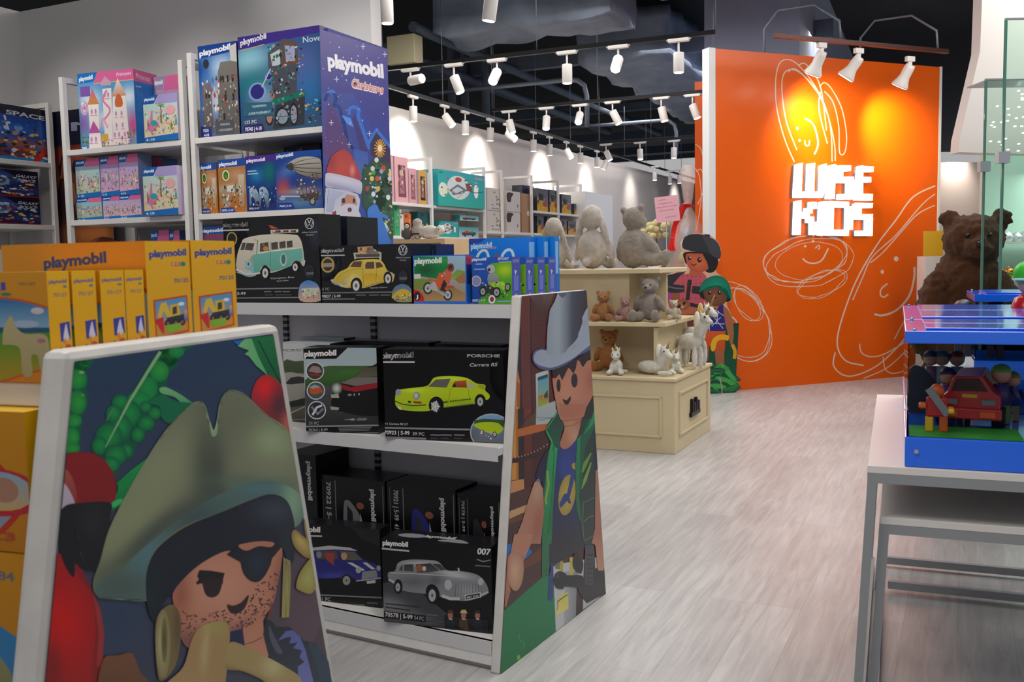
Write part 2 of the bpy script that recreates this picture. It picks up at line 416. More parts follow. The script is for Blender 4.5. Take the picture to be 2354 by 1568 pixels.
# ---------------- ceiling services
pipe_m = mat('painted_grey_steel', '#566272', .6, noise_s=6, noise_a=.12)
duct_m = mat('wrapped_duct_foil', '#7f8a9c', .5, metal=.25, noise_s=3, noise_a=.22, bump=.7, bump_s=7)
def duct(name, fr, u0, v0, z0, u1, v1, z1, label, lump=.05):
    mb = MB(); bm = bmesh.new(); bmesh.ops.create_cube(bm, size=1)
    for v in bm.verts: v.co = V((u0 if v.co.x < 0 else u1, v0 if v.co.y < 0 else v1, z0 if v.co.z < 0 else z1))
    for _ in range(6):
        ed = [e for e in bm.edges if e.calc_length() > .26]
        if not ed: break
        bmesh.ops.subdivide_edges(bm, edges=ed, cuts=1, use_grid_fill=True)
    bm.normal_update()
    ce = V(((u0+u1)/2, (v0+v1)/2, (z0+z1)/2))
    for v in bm.verts:
        n = noise.noise(v.co*1.9)+.5*noise.noise(v.co*4.3)
        v.co += v.normal*(n*lump*1.5) - V((0, 0, abs(noise.noise(v.co*.9))*lump))
    mb.add([v.co.copy() for v in bm.verts], [tuple(v.index for v in f.verts) for f in bm.faces], None, True)
    bm.free(); o = mb.obj(name, duct_m, None, fr.M); tag(o, label, 'duct'); return o
D = Fr((0, 0), 24)
def dz(px, py, z): return D.loc(hz(px, py, z))
a = dz(1000, 60, 4.1); 
duct('ventilation_duct', Fr(hz(995, 75, 3.95), 24), 0, 0, 0, 2.1, .9, .75, 'wide foil-wrapped ceiling duct crossing near the top of the picture', .07)
duct('ventilation_duct', Fr(hz(1215, 110, 3.95), 24), .25, 1.05, .0, 1.5, 7.5, .6, 'long foil-wrapped ceiling duct running back towards the orange wall', .06)
duct('ventilation_duct', Fr(hz(1480, 0, 4.2), 24), 0, -.9, 0, 1.9, -.1, .6, 'short raised foil-wrapped duct section at the top beside the blue column', .09)
# blue column behind the orange wall
col_m = mat('slate_blue_column_paint', '#8a95b0', .8, noise_s=4, noise_a=.04)
cp = O.w(.98, .55); CF = Fr((cp.x, cp.y), 24)
_q = ray(1838, 100); _q = CAM+_q*(10.75/_q.y); CF = Fr((_q.x, _q.y), 24); cu = CF.hv(1619, 60, 0).x; cv = CF.hu(2130, 60, 0).y
struct('column', MB().box(cu, 0, 0, 0, cv, 4.9), col_m, CF.M)
# beams and pipes across the dark ceiling
rd = random.Random(3)
for i, (px, py, z, w_, h_, ln, ax_) in enumerate([
    (930, 190, 4.0, .12, .22, 9, 'a'), (900, 300, 4.2, .16, .14, 9, 'a'), (1100, 345, 4.05, .14, .18, 9, 'a'),
    (1200, 372, 4.2, .2, .2, 8, 'a'), (1300, 380, 4.0, .12, .12, 8, 'a')]):
    p = hz(px, py, z); fr = Fr(p, 24); mb = MB().box(-4, 0, 0, ln-3, w_, h_)
    tag(mb.obj('ceiling_beam', pipe_m, None, fr.M), ['grey steel beam nearest the wide foil duct, crossing the dark ceiling', 'second grey steel beam back across the dark ceiling', 'third grey steel beam back across the dark ceiling', 'fourth grey steel beam back across the dark ceiling', 'farthest grey steel beam under the dark ceiling'][i], 'beam')
for i, (px, py, z, r, n0, n1) in enumerate([(1085, 120, 4.0, .06, -1.5, 9), (1075, 330, 3.75, .055, -2, 12), (935, 130, 3.9, .07, -2, 8)]):
    p = hz(px, py, z); fr = Fr(p, 24); mb = MB().cyl((0, n0, 0), (0, n1, 0), r)
    tag(mb.obj('ceiling_pipe', pipe_m, None, fr.M), ['grey pipe running back under the wide foil duct', 'grey pipe running back above the long light track', 'grey pipe running back along the left of the ceiling'][i], 'pipe')
for i, (px, y0, y1, z0) in enumerate([(1040, 150, 250, 3.5), (1070, 160, 255, 3.5), (1118, 200, 265, 3.4)]):
    p = hz(px, y1, z0); tag(MB().cyl((0, 0, 0), (0, 0, 4.9-z0), .055).obj('ceiling_pipe', pipe_m, None, Matrix.Translation(p)), ['left vertical grey drop pipe below the foil duct', 'middle vertical grey drop pipe below the foil duct', 'right vertical grey drop pipe below the foil duct'][i], 'pipe')
for i, (px, py, z, L_) in enumerate([(990, 215, 3.6, 2.2), (1230, 300, 3.7, 2.6)]):
    p = hz(px, py, z); fr = Fr(p, 24); r = .05
    pts = sm([(0, 0), (L_*.5, 0), (L_-.25, 0)], 3, False); P = [(a, 0, b) for a, b in pts]+[(L_-.12, 0, -.02), (L_-.03, 0, -.09), (L_, 0, -.22), (L_, 0, -.6)]
    tag(MB().tube(P, .03).obj('conduit', mat('light_steel_conduit', '#6d7684', .45, metal=.4), None, fr.M), ['bent steel conduit above the long light track, near the banner', 'bent steel conduit above the rear light tracks'][i], 'conduit')
p = hz(890, 150, 3.6); fr = Fr(p, 24)
o = MB().box(0, 0, 0, .36, .2, .32).obj('junction_cabinet', mat('cream_enamel', '#cdc4a0', .5), None, fr.M, bevel=.01); tag(o, 'cream rectangular box hanging from the ceiling above the banner', 'box')
# ---------------- light tracks and spot heads
trk_m = mat('black_track_aluminium', '#1a1a1c', .4, metal=.6); lamp_m = mat('white_lamp_enamel', '#e4dfdb', .4)
glow = mat('lit_lamp_lens', '#fff6ee', .4, emit=9); glow_hot = mat('lit_lamp_lens_facing', '#ffffff', .4, emit=40); wire_m = mat('steel_wire', '#7c8590', .4, metal=.5)
def track(label, p0, p1, name='light_track', h=.035):
    d = p1-p0; L_ = d.length; M = Matrix.Translation(p0) @ d.to_track_quat('X', 'Z').to_matrix().to_4x4()
    root = empty(name, M, label, 'light track')
    MB().box(0, -.018, -.0, L_, .018, h).obj('rail', trk_m, root)
    n = max(2, int(L_/1.3))
    for i in range(n+1):
        x = L_*i/n; MB().cyl((x, 0, h), (x, 0, 4.9-p0.z), .004, n=6).obj('suspension_wire', wire_m, root)
    return root, M
def spot_proto():
    root = empty('track_spotlight', Matrix(), 'x', 'spotlight')
    MB().box(-.085, -.02, -.028, .085, .02, 0).box(-.1, -.012, -.014, .1, .012, 0).obj('track_adapter', lamp_m, root, bevel=.004)
    MB().cyl((0, 0, -.03), (0, 0, -.115), .009, n=8).box(-.012, -.008, -.125, .012, .008, -.105).obj('stem', lamp_m, root)
    h = MB().cyl((0, 0, 0), (0, 0, -.155), .043, n=20).obj('lamp_head', lamp_m, root, Matrix.Translation((0, 0, -.11)), bevel=.003)
    l = MB().cyl((0, 0, -.1555), (0, 0, -.1575), .037, n=20).obj('lens', glow, h)
    return root
proto_spot = spot_proto(); first_spot = [True]; SPOTS = []
def head(px, py, z, rail_az, label, tilt=0, pan=0, hot=False, group=None, on=None, scale=1):
    """px,py = adapter on the rail at height z; tilt leans the head sideways, pan turns it"""
    p = hz(px, py, z); M = Matrix.Translation(p) @ Matrix.Rotation(-RAD(rail_az), 4, 'Z') @ Matrix.Diagonal((scale, scale, scale, 1))
    if first_spot[0]: r = proto_spot; first_spot[0] = False; r.matrix_world = M; r['label'] = label; r['category'] = 'spotlight'; r['group'] = 'white track spotlights'
    else: r = copy_tree(proto_spot, M, label)
    for c in r.children:
        if c.name.startswith('lamp_head'):
            c.matrix_local = Matrix.Translation((0, 0, -.112)) @ Matrix.Rotation(RAD(pan), 4, 'Z') @ Matrix.Rotation(RAD(tilt), 4, 'Y') 
            if hot:
                for g in c.children: g.data = g.data.copy(); g.data.materials.clear(); g.data.materials.append(glow_hot)
            Mh = M @ c.matrix_local; src = Mh @ V((0, 0, -.17)); tg = Mh @ V((0, 0, -2))
            SPOTS.append((src, tg, on))
    return r
Z1 = 3.1
p0 = hz(880, 164, Z1); p1 = hz(1645, 79, Z1); track('nearest cross light track, hung high between the banner and the orange wall', p0, p1)
az1 = math.degrees(math.atan2(-(p1-p0).y, (p1-p0).x))
t2a = hz(1132, 257, Z1); t2b = hz(1640, 212, Z1); track('second cross light track hung behind the nearest one', t2a, t2b)
t3a = hz(1377, 331, Z1); t3b = hz(1620, 318, Z1); track('third cross light track, short and far back', t3a, t3b)
t4a = hz(870, 196, Z1); t4b = hz(1600, 414, Z1); track('long light track running back along the white wall', t4a, t4b)
def on_line(a, b, px, z=Z1):
    # point of line a-b seen at px; returns py
    def pj(P): d = P-CAM; k = d.dot(FW); return (1177+F*d.dot(RT)/k, 784-F*d.dot(UP)/k)
    lo, hi = -.2, 1.3
    for _ in range(40):
        mid = (lo+hi)/2; x = pj(a+(b-a)*mid)[0]
        if (x < px) == (pj(b)[0] > pj(a)[0]): lo = mid
        else: hi = mid
    return pj(a+(b-a)*lo)[1]
GR = 'white track spotlights'
for px, ti, pa, hot, lb in [(943, -90, -20, 0, 'white track spotlight turned sideways next to the banner'), (1043, -22, 0, 0, 'white track spotlight tilted to the right, second on the nearest track'), (1142, -50, -85, 1, 'glaring lit spotlight, left one of the two on the nearest track'),
                            (1303, 0, 0, 0, 'white track spotlight hanging straight down in the middle of the nearest track'), (1421, -50, -85, 1, 'glaring lit spotlight, right one of the two on the nearest track'), (1560, 0, 0, 0, 'white track spotlight hanging straight at the right end of the nearest track')]:
    head(px, on_line(p0, p1, px), Z1, az1, lb, ti, pa, hot)
for px, ti, pa, hot, lb in [(1170, -15, 0, 0, 'first white spotlight at the left end of the second track'), (1256, -25, -75, 0, 'second white spotlight on the second track'), (1333, -48, -80, 1, 'glaring lit spotlight in the middle of the second track'),
                            (1408, -28, 0, 0, 'white spotlight leaning right on the second track'), (1520, -14, 0, 0, 'fifth white spotlight on the second track, lit orange by the wall'), (1592, -20, 0, 0, 'white spotlight beside the orange side wall on the second track')]:
    head(px, on_line(t2a, t2b, px), Z1, 24, lb, ti, pa, hot)
for px, ti, pa, hot, lb in [(1393, -25, 0, 0, 'left spotlight on the short far track'), (1471, -10, -60, 0, 'middle spotlight on the short far track'), (1549, 0, 0, 0, 'right spotlight on the short far track')]:
    head(px, on_line(t3a, t3b, px), Z1, 24, lb, ti, pa, hot)
lt = [(949, 0), (1022, 38), (1069, 0), (1127, -3), (1165, 50), (1226, 0), (1263, 0), (1302, 30), (1334, 0), (1372, 0), (1395, -25)]
for i, (px, ti) in enumerate(lt):
    head(px, on_line(t4a, t4b, px), Z1, 24-90, ['first', 'second', 'third', 'fourth', 'fifth', 'sixth', 'seventh', 'eighth', 'ninth', 'tenth', 'eleventh'][i]+' white spotlight counted from the banner along the long wall track', ti*.0, 0, False) if ti == 0 else head(px, on_line(t4a, t4b, px), Z1, 24-90, ['first', 'second', 'third', 'fourth', 'fifth', 'sixth', 'seventh', 'eighth', 'ninth', 'tenth', 'eleventh'][i]+' white spotlight counted from the banner along the long wall track', abs(ti), 90 if ti > 0 else -90)
for px, py, z, lb in [(1505, 382, 3.1, 'leftmost of the tiny far spotlights left of the orange side wall'), (1540, 392, 3.1, 'second of the tiny far spotlights'), (1562, 390, 3.1, 'tiny far spotlight close to the orange side wall')]:
    head(px, py, z, 24, lb)
head(888, -38, 3.55, 24, 'white lit spotlight hanging at the top beside the end of the grey wall', 0, 0, False, scale=1.15)
head(1130, -55, 3.35, 24, 'white spotlight cut off by the top edge of the picture', 10, 0, False, scale=1.15)
# real light of the shop's lamps: wall washers on the long wall, aisle spots
for v, e in ((.19, 170), (2.03, 150), (4.05, 110), (5.87, 40), (8.2, 30), (11.2, 40)):
    s_ = B.w(.62, v, 3.04); spot('track_lamp_wall_washer', s_, B.w(0.0, v+.02, 2.5), e*1.3, 66, 1, .12)
for u, e in ((-2.3, 30), (-1.35, 40), (-.35, 46)): spot('track_lamp', L.w(u, -1.0, 3.5), L.w(u+.1, .3, 1.9), e*1.6, 58, .9, .05)
spot('track_lamp', L.w(-.5, -.5, 3.5), L.w(-.3, .6, 2.75), 18, 60, 1, .05)
for (x, y), (tx, ty), e in [((1.0, 3.2), (.6, 4.6), 60), ((.2, 2.0), (-.3, 3.6), 60), ((3.4, 7.8), (1.2, 7.4), 60), ((-.2, 4.5), (-1.6, 5.4), 40), ((-1.2, 2.2), (-2.2, 5.4), 40)]:
    spot('track_lamp', (x, y, 3.5), (tx, ty, .8), e, 62, .7, .06)
# ---------------- picture lights over the orange wall
q0 = O.hv(1780, 82, -.62); q1 = O.hv(2178, 140, -.62)
OL = empty('picture_light_rail', O.M @ Matrix.Translation((q0.x, -.62, q0.z)), 'dark red-brown rail with two curved arms over the orange wall', 'light rail')
rm = mat('dark_bronze_rail', '#4a2c28', .4, metal=.6)
MB().box(0, -.02, -.02, q1.x-q0.x, .02, .02).obj('rail', rm, OL)
for ux in (.48, 1.72):
    MB().tube([(ux-.05, .7, -.35), (ux-.05, .7, .25), (ux+.0, .55, .4), (ux+.15, .2, .38), (ux+.3, .02, .2), (ux+.3, 0, 0)], .012).obj('arm', mat('light_steel_conduit'), OL)
def wall_lamp(px, py, lb, tilt, aim, en):
    g = O.hv(px, py, -.62); root = empty('gimbal_spotlight', O.M @ Matrix.Translation((g.x, -.62, g.z)), lb, 'spotlight', 'picture spotlights over the orange wall')
    MB().box(-.05, -.02, -.05, .05, .02, 0).box(-.02, -.012, -.12, .02, .012, -.04).obj('bracket', lamp_m, root, bevel=.004)
    Mh = Matrix.Translation((0, 0, -.1)) @ Matrix.Rotation(RAD(tilt), 4, 'Y') @ Matrix.Rotation(RAD(28), 4, 'X')
    hd = MB().lathe([(.045, .02), (.05, -.02), (.05, -.1), (.062, -.14), (.085, -.19), (.085, -.205)], n=24).obj('lamp_head', lamp_m, root, Mh)
    MB().cyl((0, 0, -.2), (0, 0, -.208), .076, n=24).obj('lens', mat('lit_lamp_lens'), hd)
    s_ = O.M @ Matrix.Translation((g.x, -.62, g.z)) @ Mh
    tg = O.hv(*aim, 0); spot('picture_lamp', s_ @ V((0, 0, -.23)), O.w(tg.x, 0, tg.z), en, 80, 1, .06, (1, .84, .5))
wall_lamp(1889, 98, 'left of three white gimbal lamps over the orange wall', 8, (1895, 285), 175)
wall_lamp(1974, 111, 'middle of three white gimbal lamps over the orange wall', 24, (1850, 300), 110)
wall_lamp(2092, 130, 'right of three white gimbal lamps over the orange wall', 12, (2045, 300), 175)
# ---------------- scribbles on the orange wall (painted on: part of the wall)
def omap(x, y): p = O.hv(x, y, 0); return p.x, p.z
A = Art(omap, clip=[(1642, 100), (2158, 166), (2137, 864), (1646, 901)])
W_ = '#dcc3b4'
def scrib(pts, w=3.2, closed=False): A.line(sm(pts, 6, closed), w*.8, W_, closed)
def ring(cx, cy, rx, ry, a, n=2, j=6, w=2.2, a0=0, a1=360, seed=1):
    r_ = random.Random(seed)
    for k in range(n):
        ox, oy = r_.uniform(-j, j), r_.uniform(-j, j); s1 = r_.uniform(.93, 1.05); pts = []
        for i in range(34):
            t = RAD(a0+(a1-a0)*i/33+k*7); x = rx*s1*math.cos(t); y = ry*s1*math.sin(t); ca, sa = math.cos(RAD(a)), math.sin(RAD(a))
            pts.append((cx+ox+x*ca-y*sa+noise.noise(V((x*.03, y*.03, k)))*j*.8, cy+oy+x*sa+y*ca+noise.noise(V((y*.03, x*.03, k+9)))*j*.8))
        A.line(pts, [w*(.6+.6*abs(noise.noise(V((i*.5, k*3, seed))))) for i in range(34)], W_)
scrib([(1826, 372), (1804, 320), (1786, 250), (1783, 190), (1790, 150), (1806, 137), (1830, 145), (1865, 185), (1895, 240), (1910, 300), (1913, 372)])
scrib([(1832, 345), (1808, 280), (1798, 215), (1800, 175), (1815, 160), (1840, 168), (1875, 205), (1902, 262), (1918, 330), (1920, 370)])
scrib([(1812, 165), (1826, 158), (1850, 176), (1885, 220)]); scrib([(1836, 150), (1850, 146), (1872, 170), (1886, 200), (1893, 240), (1900, 300)])
scrib([(1887, 210), (1882, 235), (1886, 270), (1902, 330)]); scrib([(1884, 200), (1895, 190), (1912, 205), (1935, 250), (1946, 310), (1942, 350), (1930, 350), (1928, 290), (1915, 235), (1895, 210)])
scrib([(1850, 272), (1868, 284), (1878, 310), (1880, 335), (1872, 355)], 5); scrib([(1850, 322), (1852, 333), (1859, 334), (1861, 322)], 4); A.poly(el(1833, 295, 3, 4), W_); A.poly(el(1838, 323, 3, 3), W_)
ring(1856, 600, 100, 52, -12, 3, 7, 2.4, seed=4); ring(1862, 596, 82, 44, -10, 1, 4, 1.8, seed=8); ring(1886, 650, 58, 26, -22, 2, 6, 2, seed=5)
scrib([(1845, 594), (1856, 603), (1874, 605), (1890, 597), (1904, 571)], 4.4); scrib([(1874, 571), (1882, 564), (1884, 570), (1880, 574)], 3.2); A.poly(el(1851, 566, 3, 3), W_); A.poly(el(1869, 555, 3, 3), W_)
scrib([(2158, 424), (2100, 452), (2060, 505), (2018, 560), (1976, 630), (1950, 690), (1928, 760), (1926, 800), (1945, 830), (1985, 840)], 4.2)
scrib([(2158, 468), (2110, 492), (2070, 535), (2030, 580), (2001, 604)]); scrib([(2158, 440), (2120, 470), (2060, 540), (2006, 590), (1982, 640), (1960, 690)])
scrib([(1920, 810), (1916, 840), (1938, 862), (1970, 862), (2020, 838), (2070, 790), (2105, 740), (2140, 700)], 4); scrib([(1976, 790), (1980, 810), (2000, 820), (2030, 815), (2075, 790), (2120, 760)], 3.4)
scrib([(2030, 820), (2036, 850), (2060, 858), (2100, 840), (2140, 800)]); scrib([(2140, 655), (2110, 690), (2080, 735), (2056, 780)]); scrib([(1985, 870), (2040, 845), (2090, 800), (2137, 760)])
scrib([(2010, 722), (2030, 725), (2062, 712), (2090, 680), (2101, 640), (2102, 614)], 6); scrib([(2040, 652), (2026, 664), (2024, 678), (2032, 683), (2042, 676)], 4.4)
A.poly(el(2060, 595, 5.5, 6), W_); A.poly(el(2028, 625, 4, 5), W_)
ring(1702, 742, 62, 92, -28, 3, 6, 2.3, seed=6); ring(1722, 700, 24, 44, -35, 2, 5, 2, seed=7); scrib([(1682, 728), (1692, 738), (1696, 757)], 4)
so = A.obj('scribble_drawing', print_mat(.45), None, O.M); so['kind'] = 'structure'; so.name = 'trim_3'
# ---------------- WISE KIDS sign
sgm = mat('lit_white_acrylic', '#ffffff', .4, emit=1.8)
gx = O.hv(1828, 376, -.05); gx1 = O.hv(2008, 545, -.05)
SG = empty('lit_sign', O.M @ Matrix.Translation((gx1.x-.55, 0, 2)), 'glowing white block-letter sign on the orange wall', 'sign')
Mi = SG.matrix_world.inverted() @ O.M
def letter(n, polys):
    mb = MB()
    for pts in polys:
        P = [(lambda g: (g.x, g.z))(O.hv(x, y, -.075)) for x, y in pts]; mb.prism(P, -.075, -.025)
    o = mb.obj('letter', sgm, SG, Mi)
    mb2 = MB()
    for pts in polys:
        P = [(lambda g: (g.x, g.z))(O.hv(x-1, y+1, -.075)) for x, y in pts]; mb2.prism(P, -.025, 0)
    mb2.obj('letter_return', mat('grey_sign_return', '#7d8690', .5), o)
def cells(x0, y0, x1, y1, segs):
    """segs as fractions of the letter box"""
    return [[(x0+(x1-x0)*a, y0+(y1-y0)*b) for a, b in s_] for s_ in segs]
R_ = lambda a, b, c, d: [(a, b), (c, b), (c, d), (a, d)]
letter('W', [[(1833, 378), (1846, 374), (1843, 443), (1829, 443)], [(1861, 376), (1874, 374), (1872, 443), (1859, 443)], [(1890, 380), (1901, 376), (1901, 443), (1888, 443)], [(1829, 440), (1897, 440), (1892, 454), (1829, 454)]])
letter('I', [[(1911, 380), (1922, 377), (1919, 457), (1903, 457)]])
letter('S', [[(1930, 380), (1957, 380), (1956, 393), (1926, 393)], [(1926, 386), (1939, 386), (1939, 418), (1926, 418)], [(1926, 406), (1963, 406), (1963, 420), (1930, 420)], [(1951, 412), (1964, 412), (1963, 458), (1950, 458)], [(1931, 446), (1963, 446), (1962, 458), (1930, 458)]])
letter('E', [[(1976, 382), (1985, 380), (1984, 460), (1969, 460)], [(1978, 381), (2009, 383), (2008, 395), (1978, 395)], [(1978, 406), (2003, 407), (2003, 419), (1978, 419)], [(1976, 445), (2007, 446), (2006, 461), (1976, 460)]])
letter('K', [[(1831, 463), (1843, 460), (1841, 540), (1828, 540)], [(1841, 487), (1862, 487), (1862, 502), (1841, 502)], [(1854, 478), (1868, 478), (1868, 490), (1854, 490)], [(1864, 464), (1878, 464), (1878, 480), (1864, 480)], [(1858, 498), (1872, 498), (1872, 512), (1858, 512)], [(1866, 510), (1879, 510), (1879, 540), (1866, 540)]])
letter('I', [[(1888, 464), (1901, 462), (1898, 541), (1885, 541)]])
letter('D', [[(1908, 463), (1918, 463), (1916, 541), (1904, 541)], [(1908, 462), (1952, 464), (1952, 477), (1908, 476)], [(1949, 474), (1962, 474), (1961, 528), (1948, 528)], [(1908, 528), (1952, 528), (1951, 542), (1908, 541)]])
letter('S', [[(1972, 466), (2007, 467), (2006, 478), (1970, 478)], [(1967, 468), (1981, 468), (1981, 502), (1967, 502)], [(1967, 492), (2007, 492), (2006, 505), (1967, 505)], [(1994, 500), (2007, 500), (2006, 542), (1993, 542)], [(1972, 530), (2006, 530), (2005, 542), (1972, 542)]])
# ================================================================= front shelving with printed end panels
def TF(x0, y0, s): return lambda pts: [(x0+x/s, y0+y/s) for x, y in pts]
def blend(base, blobs):
    b0 = s2l(base); bl = []
    for cx, cy, rx, ry, a, c, k in blobs: bl.append((cx, cy, rx, ry, math.cos(RAD(a)), math.sin(RAD(a)), s2l(c), k))
    def fn(x, y):
        c = b0
        for cx, cy, rx, ry, ca, sa, cc, k in bl:
            dx, dy = x-cx, y-cy; u = (dx*ca+dy*sa)/rx; w = (-dx*sa+dy*ca)/ry; d = u*u+w*w
            if d < 9: c = mixc(c, cc, k*math.exp(-d))
        return c
    return fn
SIDE = Matrix.Rotation(RAD(90), 4, 'Z')
def pirate_art(parent):
    mp = lambda x, y: (lambda g: (g.y, g.z))(C.hu(x, y, 0))
    P = TF(0, 740, 1.894); g_ = lambda x, y: (x/1.894, 740+y/1.894)
    lo = 1640
    clip = P([(322, 172), (1186, 52), (1452, lo), (186, lo)])
    A = Art(mp, clip)
    A.poly(P([(318, 165), (1190, 45), (1460, lo), (150, lo)]), '#22405f', '#54434f', (g_(600, 500)+g_(1150, 1450)))
    # dusk tones to the lower right
    A.field(P([(450, 1150), (1350, 900), (1460, lo), (430, lo)]), blend('#3d4358', [g_(500, 1300)+(90, 90, 0, '#2f4462', .9), g_(1330, 1250)+(110, 160, 0, '#5d4753', .95)]), 30)
    A.poly(P([(1400, 1290), (1440, 1500), (1345, 1500), (1330, 1500)]), '#4b3c4b')
    gr = '#00813f'; gl = '#2ea63a'; gd = '#005f40'
    # palm leaf on the left edge
    A.poly(P(sm([(310, 160), (398, 160), (395, 190), (372, 215), (380, 245), (375, 290), (382, 330), (372, 380), (350, 420), (352, 460), (345, 510), (335, 570), (250, 575), (270, 350)], 4)), gd)
    for cx, cy, rx, ry in [(340, 190, 42, 30), (335, 250, 40, 44), (335, 350, 38, 52), (320, 430, 34, 30), (312, 500, 32, 40), (310, 550, 36, 24)]:
        A.blob(P(el(cx, cy, rx, ry)), gr, gl, *g_(cx+8, cy+4))
    A.poly(P(el(352, 220, 12, 6)), '#8fbf80'); A.poly(P(el(357, 318, 9, 5)), '#6a9c55')
    # big frond
    A.poly(P(sm([(690, 130), (840, 100), (790, 140), (760, 200), (730, 230), (720, 290), (690, 330), (700, 390), (660, 440), (660, 470), (625, 490), (590, 540), (570, 590), (520, 620), (500, 670), (470, 640), (430, 580), (395, 560), (410, 500), (450, 440), (470, 390), (540, 340), (600, 260)], 4)), gd)
    for i, (cx, cy, rx, ry) in enumerate([(735, 150, 40, 45), (765, 130, 34, 26), (690, 215, 42, 46), (640, 290, 42, 52), (600, 340, 50, 40), (560, 400, 52, 60), (520, 460, 50, 60), (470, 500, 60, 60), (430, 540, 36, 40), (520, 350, 38, 36), (490, 400, 34, 40), (630, 370, 26, 26), (670, 398, 30, 28), (632, 442, 38, 34), (596, 492, 30, 34), (548, 562, 27, 32), (500, 580, 50, 46), (480, 620, 40, 34)]):
        A.blob(P(el(cx, cy, rx, ry)), gd if i > 4 else gr, gl if i in (0, 2) else ('#159a48' if i > 8 else '#0d9a45'), *g_(cx+6, cy-3), pw=.8)
    A.line(P([(694, 130), (640, 215), (560, 345), (455, 545)]), [8, 7, 6, 2], '#8fbb86')
    A.line(P([(458, 430), (490, 375)]), 2, '#6d9468')
    A.poly(P(sm([(690, 290), (720, 285), (780, 315), (830, 350), (860, 370), (820, 390), (760, 330), (700, 312)], 4)), '#7ebd84', '#2f9c5a')
    A.poly(P(sm([(640, 350), (700, 315), (760, 345), (835, 355), (790, 390), (740, 440), (700, 420), (690, 370)], 4)), '#04714a')
    A.poly(P([(640, 590), (610, 660), (560, 740), (520, 800), (480, 825), (478, 800), (510, 730), (505, 700), (560, 650)]), '#15a04e', '#0b7346'); A.poly(P(el(500, 790, 34, 12, -30)), '#3dbb68'); A.poly(P(el(540, 700, 12, 50, 40)), '#0b8f48')
    # fronds top right
    A.poly(P([(1010, 85), (1060, 78), (1030, 100)]), '#1d6fd0')
    A.poly(P([(1060, 75), (1190, 60), (1220, 290), (1180, 250), (1110, 190), (1080, 150), (1060, 140), (1080, 125), (1030, 105)]), '#4fae6c', '#7cc486', g_(1150, 100)+g_(1040, 120))
    A.poly(P([(1090, 70), (1200, 58), (1225, 300), (1160, 230), (1120, 150)]), '#067b41', '#046137', g_(1100, 90)+g_(1220, 200))
    A.line(P([(1120, 80), (1160, 160), (1220, 270)]), 3, '#0a5a36')
    # parrot behind the hat
    A.field(P(sm([(1090, 335), (1110, 260), (1150, 230), (1190, 245), (1225, 280), (1240, 330), (1270, 480), (1210, 450), (1140, 390)], 5)), blend('#8c2a2e', [g_(1150, 285)+(26, 30, 0, '#f0121c', 1), g_(1215, 360)+(22, 36, 0, '#4a2636', .9), g_(1250, 440)+(14, 24, 0, '#c66a5c', .9)]), 6)
    # red parrot on the left
    A.poly(P([(180, lo), (232, 1000), (330, 1030), (395, 1170), (440, 1330), (445, 1500), (400, lo)]), '#8c1c20')
    A.field(P(sm([(200, lo), (215, 1200), (230, 1010), (290, 1050), (350, 1130), (392, 1200), (410, 1330), (400, 1450), (370, lo)], 4)), blend('#a3171b', [g_(260, 1320)+(60, 95, 0, '#d20a10', 1), g_(220, 1500)+(26, 60, 0, '#761a1c', .8)]), 12)
    A.poly(P([(395, 1170), (430, 1250), (447, 1350), (440, 1500), (415, 1500), (425, 1350)]), '#a33433'); A.poly(P([(440, 1490), (445, lo), (395, lo)]), '#e0481c')
    A.poly(P([(255, 575), (330, 566), (400, 570), (450, 600), (485, 650), (502, 710), (498, 770), (470, 800), (250, 800)]), '#86161c')
    A.poly(P(sm([(300, 580), (400, 575), (450, 615), (480, 670), (492, 720), (480, 780), (320, 790), (250, 640)], 4)), '#8f191f', '#871b20')
    A.poly(P(sm([(245, 640), (290, 650), (320, 710), (330, 790), (300, 800), (240, 790)], 4)), '#a8564a', '#8f2f2c')
    A.poly(P(sm([(240, 690), (275, 705), (305, 750), (318, 800), (280, 830), (250, 900), (245, 1010), (215, 1010)], 4)), '#c3b1c6', '#a99ab4')
    A.field(P(sm([(278, 800), (340, 788), (472, 786), (474, 850), (462, 980), (440, 1060), (400, 1085), (350, 1075), (322, 1052), (316, 1110), (285, 1075), (255, 1000), (244, 900), (252, 840)], 4)), blend('#15181f', [g_(400, 870)+(34, 50, 0, '#232529', 1)]), 14)
    A.line(P([(318, 905), (335, 985), (362, 1045)]), [1, 6, 1], '#4c4c58')
    # hat
    hat = P(sm([(398, 1135), (430, 1040), (470, 900), (560, 720), (680, 520), (760, 420), (830, 357), (862, 345), (885, 365), (905, 430), (922, 482), (940, 440), (953, 350), (978, 306), (1010, 297), (1060, 318), (1150, 400), (1262, 490), (1300, 700), (1318, 790), (1315, 850), (1280, 895), (1200, 900), (640, 1120), (630, 1208), (520, 1206), (420, 1196)], 4))
    hf = blend('#7c8068', [g_(800, 480)+(60, 70, 30, '#737a62', .9), g_(700, 640)+(60, 120, 35, '#8e9574', .95), g_(560, 860)+(60, 150, 38, '#8f9772', .9), g_(890, 640)+(32, 130, 0, '#56604f', 1), g_(935, 700)+(26, 150, 0, '#4a5248', .9), g_(1030, 420)+(70, 60, 0, '#6f775f', .8), g_(1180, 530)+(48, 48, 0, '#99ac80', 1), g_(1150, 640)+(60, 40, 0, '#858b70', .8),
                           g_(820, 820)+(120, 22, -30, '#4c5a52', .9), g_(620, 960)+(150, 22, -42, '#4d5950', .95), g_(1130, 700)+(100, 14, 3, '#5b7868', .9), g_(470, 1120)+(50, 40, 0, '#5d6a58', .9)])
    A.field(hat, hf, 11)
